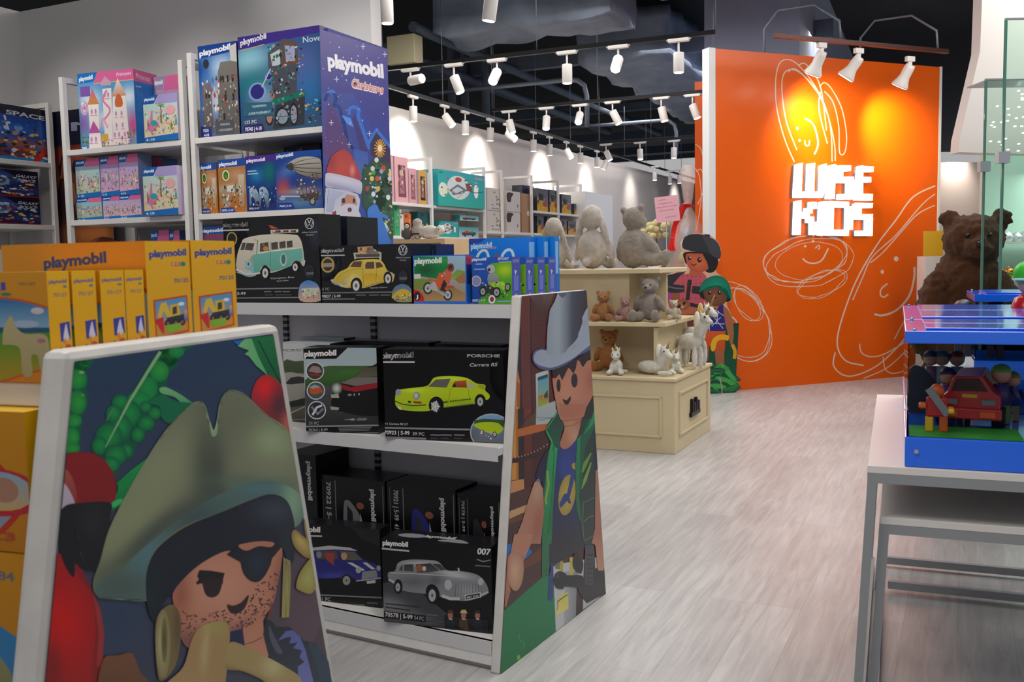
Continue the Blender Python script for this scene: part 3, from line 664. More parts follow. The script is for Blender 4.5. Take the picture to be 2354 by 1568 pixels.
    A.line(P(sm([(690, 515), (760, 425), (830, 360), (862, 349), (884, 368), (903, 430), (924, 478), (942, 435), (956, 352), (980, 310), (1010, 300), (1060, 320), (1150, 402), (1260, 488)], 4, False)), [2+3*abs(math.sin(i*.06)) for i in range(4*13+1)], '#a3b589')
    A.poly(P(sm([(905, 430), (922, 480), (942, 440), (938, 488), (922, 500), (912, 480)], 3)), '#8fb08c')
    brim = P(sm([(405, 1165), (440, 1128), (520, 1080), (600, 1000), (690, 925), (810, 835), (920, 765), (1050, 712), (1150, 695), (1230, 706), (1300, 750), (1318, 800), (1312, 855), (1282, 893), (1272, 850), (1245, 790), (1190, 758), (1110, 765), (960, 825), (800, 885), (690, 970), (640, 1060), (632, 1208), (520, 1206), (425, 1197)], 4))
    A.field(brim, blend('#54716c', [g_(640, 1000)+(60, 60, 0, '#5b8088', .8), g_(520, 1150)+(60, 30, 0, '#51605a', .9), g_(850, 850)+(60, 30, -25, '#43575a', .9), g_(1130, 725)+(60, 14, 0, '#557b80', 1), g_(1270, 780)+(26, 60, 0, '#86a98f', 1)]), 12)
    A.line(P([(425, 1196), (520, 1206), (632, 1210)]), 4, '#90a188')
    # bandana
    A.field(P(sm([(640, 1262), (630, 1180), (634, 1080), (680, 985), (800, 893), (950, 832), (1100, 770), (1180, 750), (1240, 775), (1268, 835), (1278, 905), (1276, 1020), (1262, 1052), (1235, 1015), (1222, 985), (1150, 1000), (1040, 1060), (980, 1010), (860, 1070), (780, 1140), (745, 1185), (712, 1215), (690, 1262), (668, 1308)], 4)),
            blend('#151f2e', [g_(1190, 820)+(52, 30, 0, '#363e4e', 1), g_(760, 990)+(70, 22, -38, '#232631', .7), g_(660, 1150)+(16, 60, 0, '#162c2c', 1), g_(1245, 960)+(14, 50, 0, '#1d2d39', 1)]), 12)
    # face
    face = P(sm([(747, 1182), (800, 1112), (880, 1045), (980, 997), (1040, 1010), (1110, 1000), (1190, 985), (1222, 985), (1218, 1060), (1200, 1160), (1182, 1225), (1150, 1275), (1090, 1320), (1000, 1352), (920, 1400), (850, 1425), (800, 1408), (775, 1350), (755, 1250)], 4))
    ff = blend('#bf8068', [g_(950, 1150)+(80, 70, 0, '#cf937a', 1), g_(780, 1180)+(24, 60, 0, '#a2604b', .9), g_(1210, 1100)+(14, 60, 10, '#a0614e', .9), g_(830, 1390)+(50, 30, 0, '#7c4d4a', .9), g_(1090, 1320)+(90, 18, -20, '#7c4f4d', .8)])
    A.field(face, ff, 9)
    A.poly(P([(1090, 1270), (1165, 1240), (1140, 1300), (1145, 1380), (1165, 1430), (1160, 1480), (1060, 1440), (1050, 1340)]), '#b87960', '#c98a6e')
    A.line(P([(1065, 1402), (1100, 1392), (1138, 1372)]), 2, '#8f5240')
    A.line(P([(1182, 1225), (1160, 1300), (1150, 1290)]), 6, '#76363a')
    A.poly(P([(985, 1350), (1050, 1335), (1062, 1420), (1000, 1400)]), '#15224c')
    # jacket
    A.poly(P([(1150, 1290), (1175, 1300), (1200, 1330), (1260, 1330), (1330, 1400), (1430, 1500), (1470, lo), (1230, lo), (1160, 1440), (1140, 1360)]), '#1b222e', '#223448')
    A.poly(P(sm([(1165, 1320), (1180, 1350), (1205, 1400), (1225, 1440), (1200, 1440), (1170, 1380)], 3)), '#4d5468')
    A.poly(P([(1203, 1388), (1240, 1345), (1270, 1342), (1300, 1370), (1325, 1430), (1360, 1568), (1380, lo), (1300, lo), (1290, 1500), (1320, 1480), (1298, 1460), (1310, 1430), (1270, 1420), (1290, 1395), (1255, 1400), (1262, 1370), (1235, 1375)]), '#5a63a8', '#7479bd')
    A.poly(P([(1440, 1500), (1370, 1400), (1330, 1390), (1360, 1470), (1420, lo), (1470, lo)]), '#1f3b52')
    # stubble
    rd_ = random.Random(5)
    def inpoly(x, y, pts):
        c = False
        for i in range(len(pts)):
            x1, y1 = pts[i-1]; x2, y2 = pts[i]
            if (y1 > y) != (y2 > y) and x < (x2-x1)*(y-y1)/(y2-y1)+x1: c = not c
        return c
    band = P([(778, 1250), (830, 1275), (900, 1265), (960, 1245), (985, 1262), (1030, 1270), (1075, 1220), (1110, 1150), (1160, 1120), (1215, 1060), (1195, 1180), (1150, 1275), (1080, 1322), (1000, 1350), (900, 1400), (820, 1410), (790, 1350)])
    k = 0
    while k < 210:
        x = rd_.uniform(410, 640); y = rd_.uniform(1298, 1485)
        if inpoly(x, y, band): A.poly(el(x, y, rd_.uniform(1.6, 2.6), rd_.uniform(1.4, 2.2), 0, 6), '#4b2c30', up=False); k += 1
    A.n += 1
    # eye, brow, patch, mouth
    A.poly(P([(852, 1105), (862, 1080), (912, 1083), (972, 1093), (962, 1130), (955, 1140), (882, 1135), (862, 1140), (850, 1143), (848, 1132), (860, 1122)]), '#1b1417')
    A.poly(P(sm([(880, 1118), (960, 1120), (958, 1150), (945, 1185), (918, 1199), (893, 1190), (880, 1160)], 4)), '#2b1b22')
    A.poly(P([(980, 1012), (995, 1000), (1035, 975), (1068, 1000), (1130, 978), (1178, 986), (1200, 962), (1222, 978), (1178, 1030), (1172, 1060), (1140, 1060), (1045, 1062), (1040, 1045)]), '#141c26')
    A.blob(P(sm([(1042, 1030), (1068, 998), (1130, 980), (1178, 1000), (1172, 1052), (1150, 1100), (1125, 1127), (1100, 1132), (1072, 1118), (1050, 1085)], 4)), '#141c26', '#1b2c44', *g_(1115, 1060))
    A.poly(P(sm([(1030, 973), (1080, 960), (1140, 954), (1188, 962), (1172, 980), (1120, 976), (1066, 996)], 3)), '#b87a66')
    A.poly(P(sm([(982, 1230), (1010, 1235), (1045, 1220), (1075, 1188), (1072, 1215), (1055, 1250), (1022, 1270), (995, 1262)], 4)), '#2b1a1f')
    # earrings, bow, rope and gold shapes
    A.poly(P([(1228, 1025), (1258, 1040), (1260, 1110), (1252, 1285), (1220, 1288), (1222, 1200)]), '#8d8550', '#a39a58')
    A.line(P([(1240, 1040), (1244, 1180), (1238, 1280)]), 4, '#c2bb78')
    A.poly(P(sm([(1318, 860), (1335, 860), (1348, 930), (1345, 975), (1325, 930)], 3)), '#9b7d3c')
    A.blob(P(sm([(1265, 915), (1280, 905), (1310, 930), (1345, 960), (1365, 1010), (1358, 1028), (1320, 1022), (1280, 985), (1264, 945)], 4)), '#8f7a3a', '#cdb268', *g_(1300, 950))
    A.blob(P(sm([(1345, 1030), (1362, 1040), (1370, 1090), (1372, 1150), (1345, 1183), (1300, 1170), (1283, 1150), (1300, 1090)], 4)), '#a08b42', '#a9b567', *g_(1338, 1115))
    A.field(P(sm([(672, 1300), (700, 1250), (745, 1230), (775, 1270), (782, 1350), (765, 1470), (735, 1530), (700, 1560), (680, 1540), (668, 1400)], 4)), blend('#7f6b44', [g_(765, 1330)+(10, 60, 0, '#64523a', 1)]), 10)
    A.blob(P(el(702, 1400, 33, 150)), '#8a8158', '#b3ad7d', *g_(690, 1400)); A.blob(P(el(708, 1385, 14, 100)), '#7d7448', '#54492e')
    A.poly(P(sm([(440, 1470), (500, 1452), (568, 1443), (600, 1520), (640, 1568), (660, lo), (430, lo)], 3)), '#7b523a', '#6b452f')
    A.field(P(sm([(640, lo), (720, 1568), (790, 1500), (825, 1390), (860, 1330), (920, 1305), (965, 1300), (990, 1330), (992, 1400), (975, 1560), (960, lo)], 4)), blend('#a98a5c', [g_(930, 1330)+(34, 18, 0, '#a89a5c', 1), g_(885, 1430)+(8, 60, 5, '#bfae78', .9), g_(800, 1560)+(60, 30, 0, '#b18f62', .8)]), 12)
    A.field(P(sm([(990, 1398), (1060, 1410), (1160, 1460), (1250, 1510), (1300, 1550), (1330, lo), (1200, lo), (1150, 1570), (1050, 1520), (975, 1505)], 4)), blend('#a89260', [g_(1180, 1500)+(24, 26, 0, '#bfb680', 1), g_(1060, 1540)+(70, 10, 20, '#7d6a3a', 1)]), 12)
    return A.obj('printed_artwork', print_mat(.35), parent, Matrix.Translation((.001, 0, 0)) @ SIDE)
def ranger_art(parent):
    mp = lambda x, y: (lambda g: (g.y, g.z))(G.hu(x, y, 0))
    X = TF(1130, 650, 5.057); Y = TF(1130, 940, 5.057); Z = TF(1130, 1240, 4.782)
    gx = lambda x, y: (1130+x/5.057, 650+y/5.057); gy = lambda x, y: (1130+x/5.057, 940+y/5.057); gz = lambda x, y: (1130+x/4.782, 1240+y/4.782)
    clip = [(1199, 681), (1346, 667), (1391, 1364), (1149, 1549)]
    A = Art(mp, clip)
    A.poly([(1190, 670), (1350, 660), (1395, 1370), (1140, 1560)], '#5e2f2b', '#4b2622')
    A.poly(X([(355, 150), (445, 150), (460, 900), (470, 1568), (300, 1568), (310, 700)]), '#6b3531')
    A.poly(X([(445, 150), (640, 150), (620, 460), (470, 490)]), '#57302c'); A.line(X([(450, 160), (455, 900), (470, 1560)]), 2.5, '#3c1f1e'); A.line(X([(470, 500), (640, 490)]), 2, '#472522')
    A.poly(X([(440, 150), (560, 150), (620, 330), (600, 400), (500, 260)]), '#5f4a47', '#4c2a28'); A.poly(X([(570, 130), (720, 120), (660, 300), (610, 360)]), '#6b5350', '#4a2b29')
    A.poly(X([(330, 400), (310, 700), (290, 1000), (300, 1568), (360, 1568), (340, 900)]), '#2f2a30'); 
    A.poly(X([(270, 900), (300, 1000), (330, 1170), (320, 1450), (300, 1568), (215, 1568), (240, 1200)]), '#c8792f', '#d8963c'); A.poly(X([(290, 1150), (330, 1170), (325, 1450), (290, 1440)]), '#b3562a')
    # timber frame lower
    A.poly(Y([(215, 0), (290, 0), (310, 820), (160, 840), (185, 300)]), '#d1913a'); A.poly(Y([(275, 0), (300, 0), (315, 810), (285, 820)]), '#bb6a2c'); A.poly(Y([(300, 0), (370, 0), (372, 820), (312, 820)]), '#2c262a')
    A.poly(Y([(370, 0), (460, 0), (470, 900), (375, 940)]), '#7d3530', '#4e2625'); A.poly(Y([(460, 0), (720, 0), (620, 760), (470, 900)]), '#49262a')
    A.poly(Y([(290, 240), (510, 180), (660, 150), (640, 240), (520, 275), (290, 330)]), '#c46a31')
    A.poly(Y([(510, 0), (790, 0), (700, 100), (650, 170), (510, 185)]), '#9aa9ad', '#b6c3c4'); A.line(Y([(300, 230), (380, 130), (500, 10)]), 3, '#4c2620'); A.poly(Y([(330, 225), (500, 40), (505, 175), (380, 205)]), '#5f4632')
    for i in range(4): A.line(Y([(540, 30+i*35), (730, 5+i*30)]), 1.5, '#7c8d90')
    A.line(Y(sm([(170, 610), (300, 590), (450, 550), (560, 500), (650, 430)], 4, False)), 12, '#3f2022'); 
    for i in range(13): t = i/12; A.poly(el(*(lambda p: (1130+p[0]/5.057, 940+p[1]/5.057))((200+t*440, 575-t*30-t*t*130)), 1.8, 1.8, 0, 6), '#b59a8c', up=False)
    A.n += 1
    A.poly(Y([(160, 850), (370, 815), (375, 930), (155, 1005)]), '#d0905a'); A.poly(Y([(150, 1005), (480, 900), (430, 1110), (140, 1210)]), '#553532'); A.poly(Y([(140, 1215), (410, 1110), (380, 1200), (135, 1310)]), '#c99f70'); A.poly(Y([(135, 1310), (400, 1200), (380, 1330), (130, 1400)]), '#6b4430')
    A.poly(Z([(115, -150), (640, -300), (640, 300), (560, 410), (90, 830), (100, 300)]), '#4a312e')
    A.poly(Z([(115, 80), (230, 35), (210, 190), (115, 220)]), '#1470c4'); A.poly(Z([(350, 215), (400, 90), (445, 140), (370, 215)]), '#1470c4'); A.poly(Y([(510, 1430), (600, 1390), (590, 1490), (560, 1500)]), '#1470c4')
    A.poly(Z([(345, 245), (560, 70), (600, 200), (345, 330)]), '#6c3b25')
    A.poly(Z([(85, 830), (350, 590), (560, 410), (700, 380), (740, 1100), (60, 1600)]), '#1c8052', '#05743f')
    A.poly(Z(el(292, 1300, 18, 32)), '#6fbf3a'); A.line(Z([(290, 1040), (310, 1110), (360, 1145), (340, 1200)]), 1.5, '#4f9a78')
    # tablet
    A.poly(X([(505, 1060), (655, 1010), (660, 1400), (740, 1370), (740, 1568), (515, 1568)]), '#c9cdc8', '#a9b4b6'); A.poly(X([(530, 1110), (648, 1065), (655, 1400), (535, 1450)]), '#4aa3bd', '#a6b88c'); A.poly(X([(530, 1100), (648, 1060), (648, 1100), (530, 1140)]), '#22506b')
    A.poly(X([(535, 1320), (590, 1300), (600, 1350), (655, 1300), (655, 1395), (535, 1445)]), '#c05a3a', '#8fc23a'); A.poly(X([(600, 1310), (645, 1240), (650, 1330), (610, 1345)]), '#3c4a3a')
    # trousers
    A.poly(Z([(670, 280), (1250, 180), (1255, 600), (1180, 640), (1000, 770), (700, 1015)]), '#c4c7cb', '#b9bdc2', gz(700, 0)+gz(1200, 0)); A.poly(Z([(800, 350), (940, 350), (930, 850), (790, 940)]), '#aeb1b8', '#83878f', gz(780, 0)+gz(930, 0))
    A.poly(Z([(930, 520), (1000, 520), (1000, 770), (920, 850)]), '#3b2a2c'); A.poly(Z([(750, 240), (778, 235), (780, 350), (750, 350)]), '#b3a83c'); A.poly(Z([(850, 200), (890, 190), (895, 400), (850, 390)]), '#c4b455'); A.poly(Z([(700, 270), (750, 245), (745, 330), (690, 320)]), '#7f7a3c')
    A.poly(Z([(725, 630), (835, 575), (840, 760), (705, 840)]), '#d0c55a', '#e0d77c'); A.line(Z([(830, 605), (722, 680), (720, 760), (712, 775)]), 2.2, '#2f2a24')
    # shirt and vest
    A.poly(Y([(700, 360), (860, 380), (1010, 330), (1050, 1290), (1200, 1568), (620, 1568), (640, 700)]), '#2b3f86', '#2b2c3c'); 
    A.poly(Z([(590, -60), (1150, -60), (1120, 60), (980, 120), (760, 220), (690, 290), (670, 300), (600, 300)]), '#2a2a35')
    A.blob(Y(el(860, 640, 100, 200)), '#2b3f86', '#2f4a9c'); A.poly(Z([(650, 280), (830, 190), (700, 270), (668, 300), (668, 640), (640, 680), (612, 660), (625, 400)]), '#2b3d86')
    A.poly(Y([(640, 470), (700, 480), (650, 1000), (590, 950), (575, 850), (500, 790), (560, 600)]), '#262447', '#20213c')
    # emblem
    A.blob(Y(el(870, 1000, 98, 240, 8)), '#a89240', '#c4ad4a'); A.poly(Y([(925, 700), (965, 720), (950, 830), (900, 1030), (918, 1100), (890, 1100), (872, 1070), (800, 1150), (780, 1120), (780, 1100), (835, 990), (870, 980), (890, 890)]), '#2d4389'); A.poly(Y([(925, 640), (965, 620), (965, 710), (930, 690)]), '#a8973f')
    vg = '#1c7a48'; vd = '#25493f'
    A.poly(Y([(620, 240), (640, 190), (760, 30), (790, 60), (840, 180), (800, 300), (780, 460), (740, 500), (690, 1568), (580, 1568), (600, 950), (640, 560), (680, 400), (630, 290)]), vd, vg)
    A.poly(Y([(700, 430), (760, 460), (720, 900), (650, 1568), (580, 1568), (612, 950), (640, 640), (680, 400)]), '#2fa060', '#1c7a48'); A.line(Y([(625, 250), (690, 370), (720, 500), (700, 900), (640, 1568)]), 3, '#35b06a'); A.line(Y([(640, 720), (655, 880), (620, 1060), (630, 1110)]), 5, '#8fae4a'); A.line(Y([(625, 240), (760, 40)]), 2.5, '#2aa25e')
    A.poly(Z([(548, -60), (625, -60), (625, 390), (545, 420)]), '#2a7a4c', '#1f6a46')
    A.poly(Y([(1040, 130), (1080, 0), (1230, 0), (1240, 130), (1270, 660), (1200, 720), (1190, 1200), (1180, 1568), (1060, 1568), (1020, 1330), (975, 1150), (965, 830), (1000, 350)]), '#23403a', '#33383d')
    A.poly(Y([(985, 350), (1030, 300), (1010, 1000), (1040, 1300), (1010, 1300), (975, 1150), (968, 700)]), '#1f8a54', '#20624a'); A.poly(Y([(1180, 0), (1232, 0), (1235, 110), (1080, 440), (1040, 900), (1010, 1000), (1030, 330)]), '#1d6048'); A.poly(Y([(1180, 0), (1228, 0), (1228, 100), (1140, 220), (1060, 300), (1130, 180)]), '#1f9a5c')
    A.poly(Y([(1230, 130), (1245, 130), (1270, 660), (1200, 710), (1180, 500), (1190, 300)]), '#2a2840')
    A.line(Y([(1150, 510), (1080, 640), (1045, 740)]), [3, 9, 4], '#6f9a3e'); A.line(Y([(1150, 620), (1080, 820), (1040, 930)]), [3, 8, 2], '#7aa845'); A.line(Y([(1190, 1030), (1060, 1090), (1050, 1290), (1060, 1490), (1080, 1530), (1180, 1470)]), 2, '#4d7a5c'); A.line(Y([(1065, 1310), (1120, 1260), (1180, 1240)]), 2, '#55815f')
    # neck, arms
    A.field(Y(sm([(770, 0), (1080, 0), (1040, 110), (1000, 300), (930, 410), (860, 465), (800, 450), (790, 380), (840, 200)], 3)), blend('#b5765e', [gy(900, 200)+(14, 30, 0, '#c5886c', 1), gy(960, 330)+(12, 20, 0, '#cf9d80', .8)]), 8)
    A.line(Y([(830, 100), (940, 95), (1060, 20)]), 2, '#8f5443'); A.line(Y([(850, 205), (930, 195), (1030, 140)]), 1.8, '#9a604c')
    A.field(Y([(490, 850), (540, 835), (590, 930), (600, 1200), (560, 1568), (240, 1568), (350, 1300), (420, 1050)]), blend('#b5816b', [gy(520, 950)+(14, 30, 0, '#c3a080', .8), gy(530, 1350)+(14, 50, 10, '#a8604e', .9)]), 9)
    A.poly(Z([(240, -60), (440, -60), (420, 60), (340, 240), (330, 180), (200, 140)]), '#bd836c'); A.poly(Y([(500, 830), (540, 800), (565, 860)]), '#6a6aa8')
    A.poly(Z([(105, 260), (200, 150), (190, 500), (200, 560), (150, 740), (120, 745), (90, 720)]), '#b06f5a'); A.blob(Z(sm([(190, 170), (240, 135), (310, 160), (342, 260), (335, 430), (290, 545), (235, 562), (190, 500), (172, 380)], 4)), '#b9836b', '#cfab8b', *gz(240, 350))
    A.poly(Y([(1200, 720), (1275, 660), (1300, 900), (1310, 1568), (1150, 1568), (1190, 1400)]), '#b5836f', '#a86a58')
    # binoculars on the belt
    A.poly(Z([(1020, 60), (1120, 55), (1130, 320), (1255, 280), (1255, 600), (1150, 640), (1040, 700), (960, 600), (930, 520), (1000, 500)]), '#2a282f'); A.poly(Z(sm([(900, 160), (960, 180), (1000, 260), (980, 370), (920, 350), (885, 280)], 3)), '#25242e'); A.poly(Z([(1020, 60), (1115, 60), (1105, 505), (1015, 495)]), '#45434d')
    for i in range(7): A.line(Z([(1040, 165+i*50), (1085, 175+i*50), (1100, 160+i*50)]), 2, '#232229')
    A.poly(Z(sm([(690, 380), (740, 348), (800, 370), (830, 395), (990, 400), (985, 525), (800, 515), (780, 545), (700, 530), (675, 450)], 3)), '#23222a'); A.poly(Z(el(715, 400, 22, 32)), '#3c3c48')
    A.poly(Z([(1090, 40), (1130, -60), (1250, -60), (1250, 250), (1215, 345), (1160, 340), (1130, 60)]), '#b07260', '#c09072'); 
    A.line(Z([(1255, 590), (1100, 720)]), 3, '#2c3850')
    # head
    A.field(X(sm([(700, 1090), (760, 1050), (860, 960), (1000, 880), (1130, 880), (1185, 1000), (1200, 1120), (1180, 1280), (1100, 1480), (1040, 1568), (850, 1600), (780, 1568), (730, 1350), (705, 1200)], 4)), blend('#bd7a64', [gx(840, 1300)+(30, 40, 0, '#c98a70', 1), gx(900, 1500)+(34, 20, 0, '#b9745c', .9), gx(1150, 1130)+(12, 26, 0, '#a2604c', .9)]), 8)
    A.poly(Y([(775, -60), (1100, -60), (1070, 20), (950, 95), (830, 100), (790, 60)]), '#b5725b')
    A.poly(X([(1160, 900), (1230, 1568), (1060, 1568), (1090, 1450), (1180, 1290), (1200, 1150)]), '#25282c'); A.poly(X([(1190, 1440), (1220, 1440), (1240, 1600), (1150, 1600)]), '#1f9a5c')
    A.poly(X([(690, 1010), (1000, 870), (1155, 740), (1165, 760), (1190, 1000), (1150, 890), (1100, 910), (1050, 985), (1010, 910), (985, 900), (970, 990), (940, 1060), (900, 1000), (880, 990), (810, 1135), (775, 1060), (735, 1110), (700, 1110)]), '#2c1c22')
    A.poly(X(el(768, 1195, 24, 75)), '#2b1d24'); A.poly(X(el(952, 1135, 37, 82)), '#2b1d24')
    A.poly(X(sm([(815, 1350), (860, 1365), (905, 1320), (905, 1370), (870, 1418), (835, 1400)], 4)), '#2b1a1f')
    # hat
    A.poly(X(sm([(462, 880), (480, 800), (560, 765), (640, 775), (900, 790), (1000, 640), (1060, 420), (1110, 270), (1150, 500), (1160, 745), (1000, 850), (850, 950), (700, 1010), (560, 1000), (490, 950)], 4)), '#585a92', '#5a5c8a')
    A.poly(X(sm([(480, 880), (500, 810), (570, 780), (640, 790), (900, 790), (1000, 640), (1060, 420), (1115, 290), (1145, 500), (1150, 690), (1050, 790), (900, 900), (700, 985), (560, 965), (495, 925)], 4)), '#9aa3b4', '#a5aec0')
    A.field(X([(760, 115), (1095, 95), (1115, 270), (1060, 420), (1030, 560), (960, 700), (880, 790), (760, 850), (700, 858), (630, 820), (628, 700), (640, 500), (665, 320), (720, 220)]),
            lambda x, y: (lambda t: mixc(s2l('#98a3ad'), s2l('#a4aeb9'), t/.3) if t < .3 else (mixc(s2l('#a4aeb9'), s2l('#4a4c5c'), (t-.3)/.35) if t < .65 else mixc(s2l('#4a4c5c'), s2l('#3a3038'), (t-.65)/.35)))(max(0, min(1, (x-1254)/(1345-1254)))), 6)
    A.poly(X([(760, 120), (860, 110), (850, 150), (810, 178), (775, 150)]), '#5d6172')
    A.line(X(sm([(1108, 290), (1060, 420), (1030, 560), (960, 700), (870, 800)], 4, False)), [2, 4, 6, 7, 8]*3+[8, 8], '#a3abbd')
    return A.obj('printed_artwork', print_mat(.33), parent, Matrix.Translation((.001, 0, 0)) @ SIDE)
def slot_mat():
    if 'slots' in _m: return _m['slots']
    mt = mat('slots', '#2a2b30', .5, metal=.4); nt = mt.node_tree; N = nt.nodes; Lk = nt.links; b = N['Principled BSDF']
    tc = N.new('ShaderNodeTexCoord'); sx = N.new('ShaderNodeSeparateXYZ'); Lk.new(tc.outputs['Object'], sx.inputs[0])
    mo = N.new('ShaderNodeMath'); mo.operation = 'MULTIPLY'; mo.inputs[1].default_value = 38; Lk.new(sx.outputs[2], mo.inputs[0])
    fr_ = N.new('ShaderNodeMath'); fr_.operation = 'FRACT'; Lk.new(mo.outputs[0], fr_.inputs[0])
    gt = N.new('ShaderNodeMath'); gt.operation = 'GREATER_THAN'; gt.inputs[1].default_value = .55; Lk.new(fr_.outputs[0], gt.inputs[0])
    mx = N.new('ShaderNodeMix'); mx.data_type = 'RGBA'; mx.inputs[6].default_value = s2l('#24252a')+(1,); mx.inputs[7].default_value = s2l('#85888f')+(1,)
    Lk.new(gt.outputs[0], mx.inputs[0]); Lk.new(mx.outputs[2], b.inputs['Base Color']); return mt
def gondola(fr, label, prof, width, shelves, art, boxw=.035, back_v=.43, back_top=1.19):
    """prof: side profile (front slope): panel corner points (v,z); shelves: (z_top, v_front)"""
    root = empty('gondola_shelf', fr.M, label, 'shelf', None)
    pn = MB().prism(prof, -boxw, 0, 'x').obj('end_panel', mat('worn_white_panel', '#c9c6c2', .5, noise_s=14, noise_a=.09), root, bevel=.006)
    pa = art(pn)
    L_ = MB().prism(prof, -width-boxw, -width, 'x').obj('end_panel', mat('worn_white_panel'), root, bevel=.006)
    bp = MB().box(-width, back_v-.01, .1, -boxw, back_v+.01, back_top).obj('back_panel', grey_back(), root)
    sl = mat('dark_steel_slots', '#2a2b30', .5)
    for u in (-.12, -.79, -1.25):
        if u > -width+.05: 
            MB().box(u-.012, back_v-.022, .1, u+.012, back_v-.01, back_top).obj('slotted_standard', slot_mat(), root)
    depth_back = prof[-1][0] if False else max(p[0] for p in prof)
    for z, v in shelves:
        th = .028 if z > .2 else .03
        vb = .43 + (.43-v)
        if z > 1.1: pl = MB().box(-width, v, z-th, -boxw, vb, z)
        else: pl = MB().box(-width, v, z-th, -boxw, back_v-.024, z)
        sh = pl.obj('shelf_board', white_metal(), root, bevel=.003)
        MB().box(-width, v-.004, z-.045, -boxw, v, z+.002).obj('price_rail', mat('grey_price_rail', '#c4c4c6', .35), sh)
    MB().box(-width, .03, 0, -boxw, .83, .07).obj('plinth', mat('plinth_white', '#b9b8ba', .5), root)
    MB().box(-width, .012, .02, -boxw, .03, .1).obj('kick_plate', white_metal(), root)
    return root
GF = gondola(G, 'white shelving run with an end panel printed with a toy ranger in grey hat', [(0, 0), (.865, 0), (.711, 1.235), (.188, 1.235)], 2.05, [(1.203, .195), (.735, .08), (.10, .014)], ranger_art)
E_ = lambda x, y: (lambda g: (g.y, g.z))(C.hu(x, y, 0))
cbl = E_(55+30, 1568); 
zt = E_(168, 820)[1]
PC = [(-.085-.0*1-.16, 0), (.168+.52-.0+.12, 0), (.523, zt), (-.012, zt)]
PC = [(-.012-.2*1.235, 0), (.523+.215*1.235, 0), (.523, 1.238), (-.012, 1.238)]
C0 = Fr(C.w(0, 0), 18.8)
def gondola_c():
    root = empty('gondola_shelf', C.M, 'white shelving run holding yellow boxes with a printed end panel of a toy pirate', 'shelf')
    pn = MB().prism(PC, -.045, 0, 'x').obj('end_panel', mat('worn_white_panel'), root, bevel=.012)
    pirate_art(pn)
    MB().box(-1.6, .24, .08, -.045, .26, 1.2).obj('back_panel', grey_back(), root)
    for z, v in ((1.186, .0), (.60, -.1), (.1, -.2)):
        MB().box(-1.6, v+.02, z-.035, -.045, .238 if z < 1 else .5, z).obj('shelf_board', white_metal(), root, bevel=.003)
    MB().box(-1.6, -.2, 0, -.045, .7, .065).obj('plinth', mat('plinth_white'), root)
    return root
GC = gondola_c()
# ================================================================= boxed toys
WH = '#e9e7e4'
def carton(name, M, w, d, h, cols, label, group=None, art=None, mp=None, clip=None, side_art=None, gloss=.3, cat='box'):
    """cols = front, side, top; origin at the front bottom left corner"""
    mb = MB(); f, s_, t = cols
    P = [(0, 0, 0), (w, 0, 0), (w, d, 0), (0, d, 0), (0, 0, h), (w, 0, h), (w, d, h), (0, d, h)]
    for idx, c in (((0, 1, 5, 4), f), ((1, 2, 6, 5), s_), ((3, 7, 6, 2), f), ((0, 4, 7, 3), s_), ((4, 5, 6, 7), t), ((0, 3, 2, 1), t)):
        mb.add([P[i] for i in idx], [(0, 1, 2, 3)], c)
    o = mb.obj(name, print_mat(gloss), None, M); tag(o, label, cat, group)
    if art:
        A = Art(mp or (lambda x, y: (x*w, (1-y)*h)), clip or [(0, 0), (1, 0), (1, 1), (0, 1)]); art(A); A.obj('printed_front', print_mat(gloss), o)
    if side_art:
        A = Art(lambda x, y: (x*d, (1-y)*h), [(0, 0), (1, 0), (1, 1), (0, 1)]); side_art(A)
        A.obj('printed_side', print_mat(gloss), o, Matrix.Translation((w, 0, 0)) @ SIDE)
    return o
def pcarton(fr, v0, z0, xl, xr, yt, d, cols, name, label, art=None, yaw=0, group=None, side_art=None, ym=None, gloss=.3, norm=None, xr_v=None, h=None):
    """carton whose front face edges are seen at px xl..xr and top-left corner at yt"""
    g = fr.hv(xl, yt, v0); b = fr.sub(g.x, v0, z0, yaw)
    H_ = h or b.hv(xl, yt, 0).z; W_ = b.hv(xr, yt if ym is None else ym, 0).x
    clip = [pj(b.w(0, 0, H_)), pj(b.w(W_, 0, H_)), pj(b.w(W_, 0, 0)), pj(b.w(0, 0, 0))]
    if fr is G and g.x+W_ > -.037 and not yaw: W_ = -.037-g.x
    if norm: return carton(name, b.M, W_, d, H_, cols, label, group, norm, None, None, side_art, gloss)
    return carton(name, b.M, W_, d, H_, cols, label, group, art, (lambda x, y: (lambda q: (q.x, q.z))(b.hv(x, y, 0))), clip, side_art, gloss)
BLK = ('#0c0c10', '#0b0b0e', '#17171b')
def wheel(A, cx, cy, rx, ry, rim='#b9b9bd', ty='#17171a', a=0):
    A.poly(el(cx, cy, rx, ry, a), ty); A.poly(el(cx, cy, rx*.66, ry*.7, a), rim); A.poly(el(cx, cy, rx*.3, ry*.34, a), '#8c8c92'); A.poly(el(cx, cy, rx*.14, ry*.15, a), '#2a2a2e')
def vwlogo(A, cx, cy, r):
    A.line(el(cx, cy, r*.84, r, 0, 24), r*.12, '#c9cbd0', True)
    for s in (-1, 1):
        A.line([(cx-s*r*.36, cy-r*.78), (cx, cy-r*.02)], r*.15, '#c9cbd0'); A.line([(cx-s*r*.7, cy-r*.4), (cx-s*r*.36, cy+r*.7), (cx, cy+r*.1)], r*.14, '#c9cbd0')
def box_band(A, x0, y0, x1, y1, k=1):
    """three warning text bars"""
    A.line([(x0, y0), (x1, y1)], 1.2*k, '#9a9a9e')
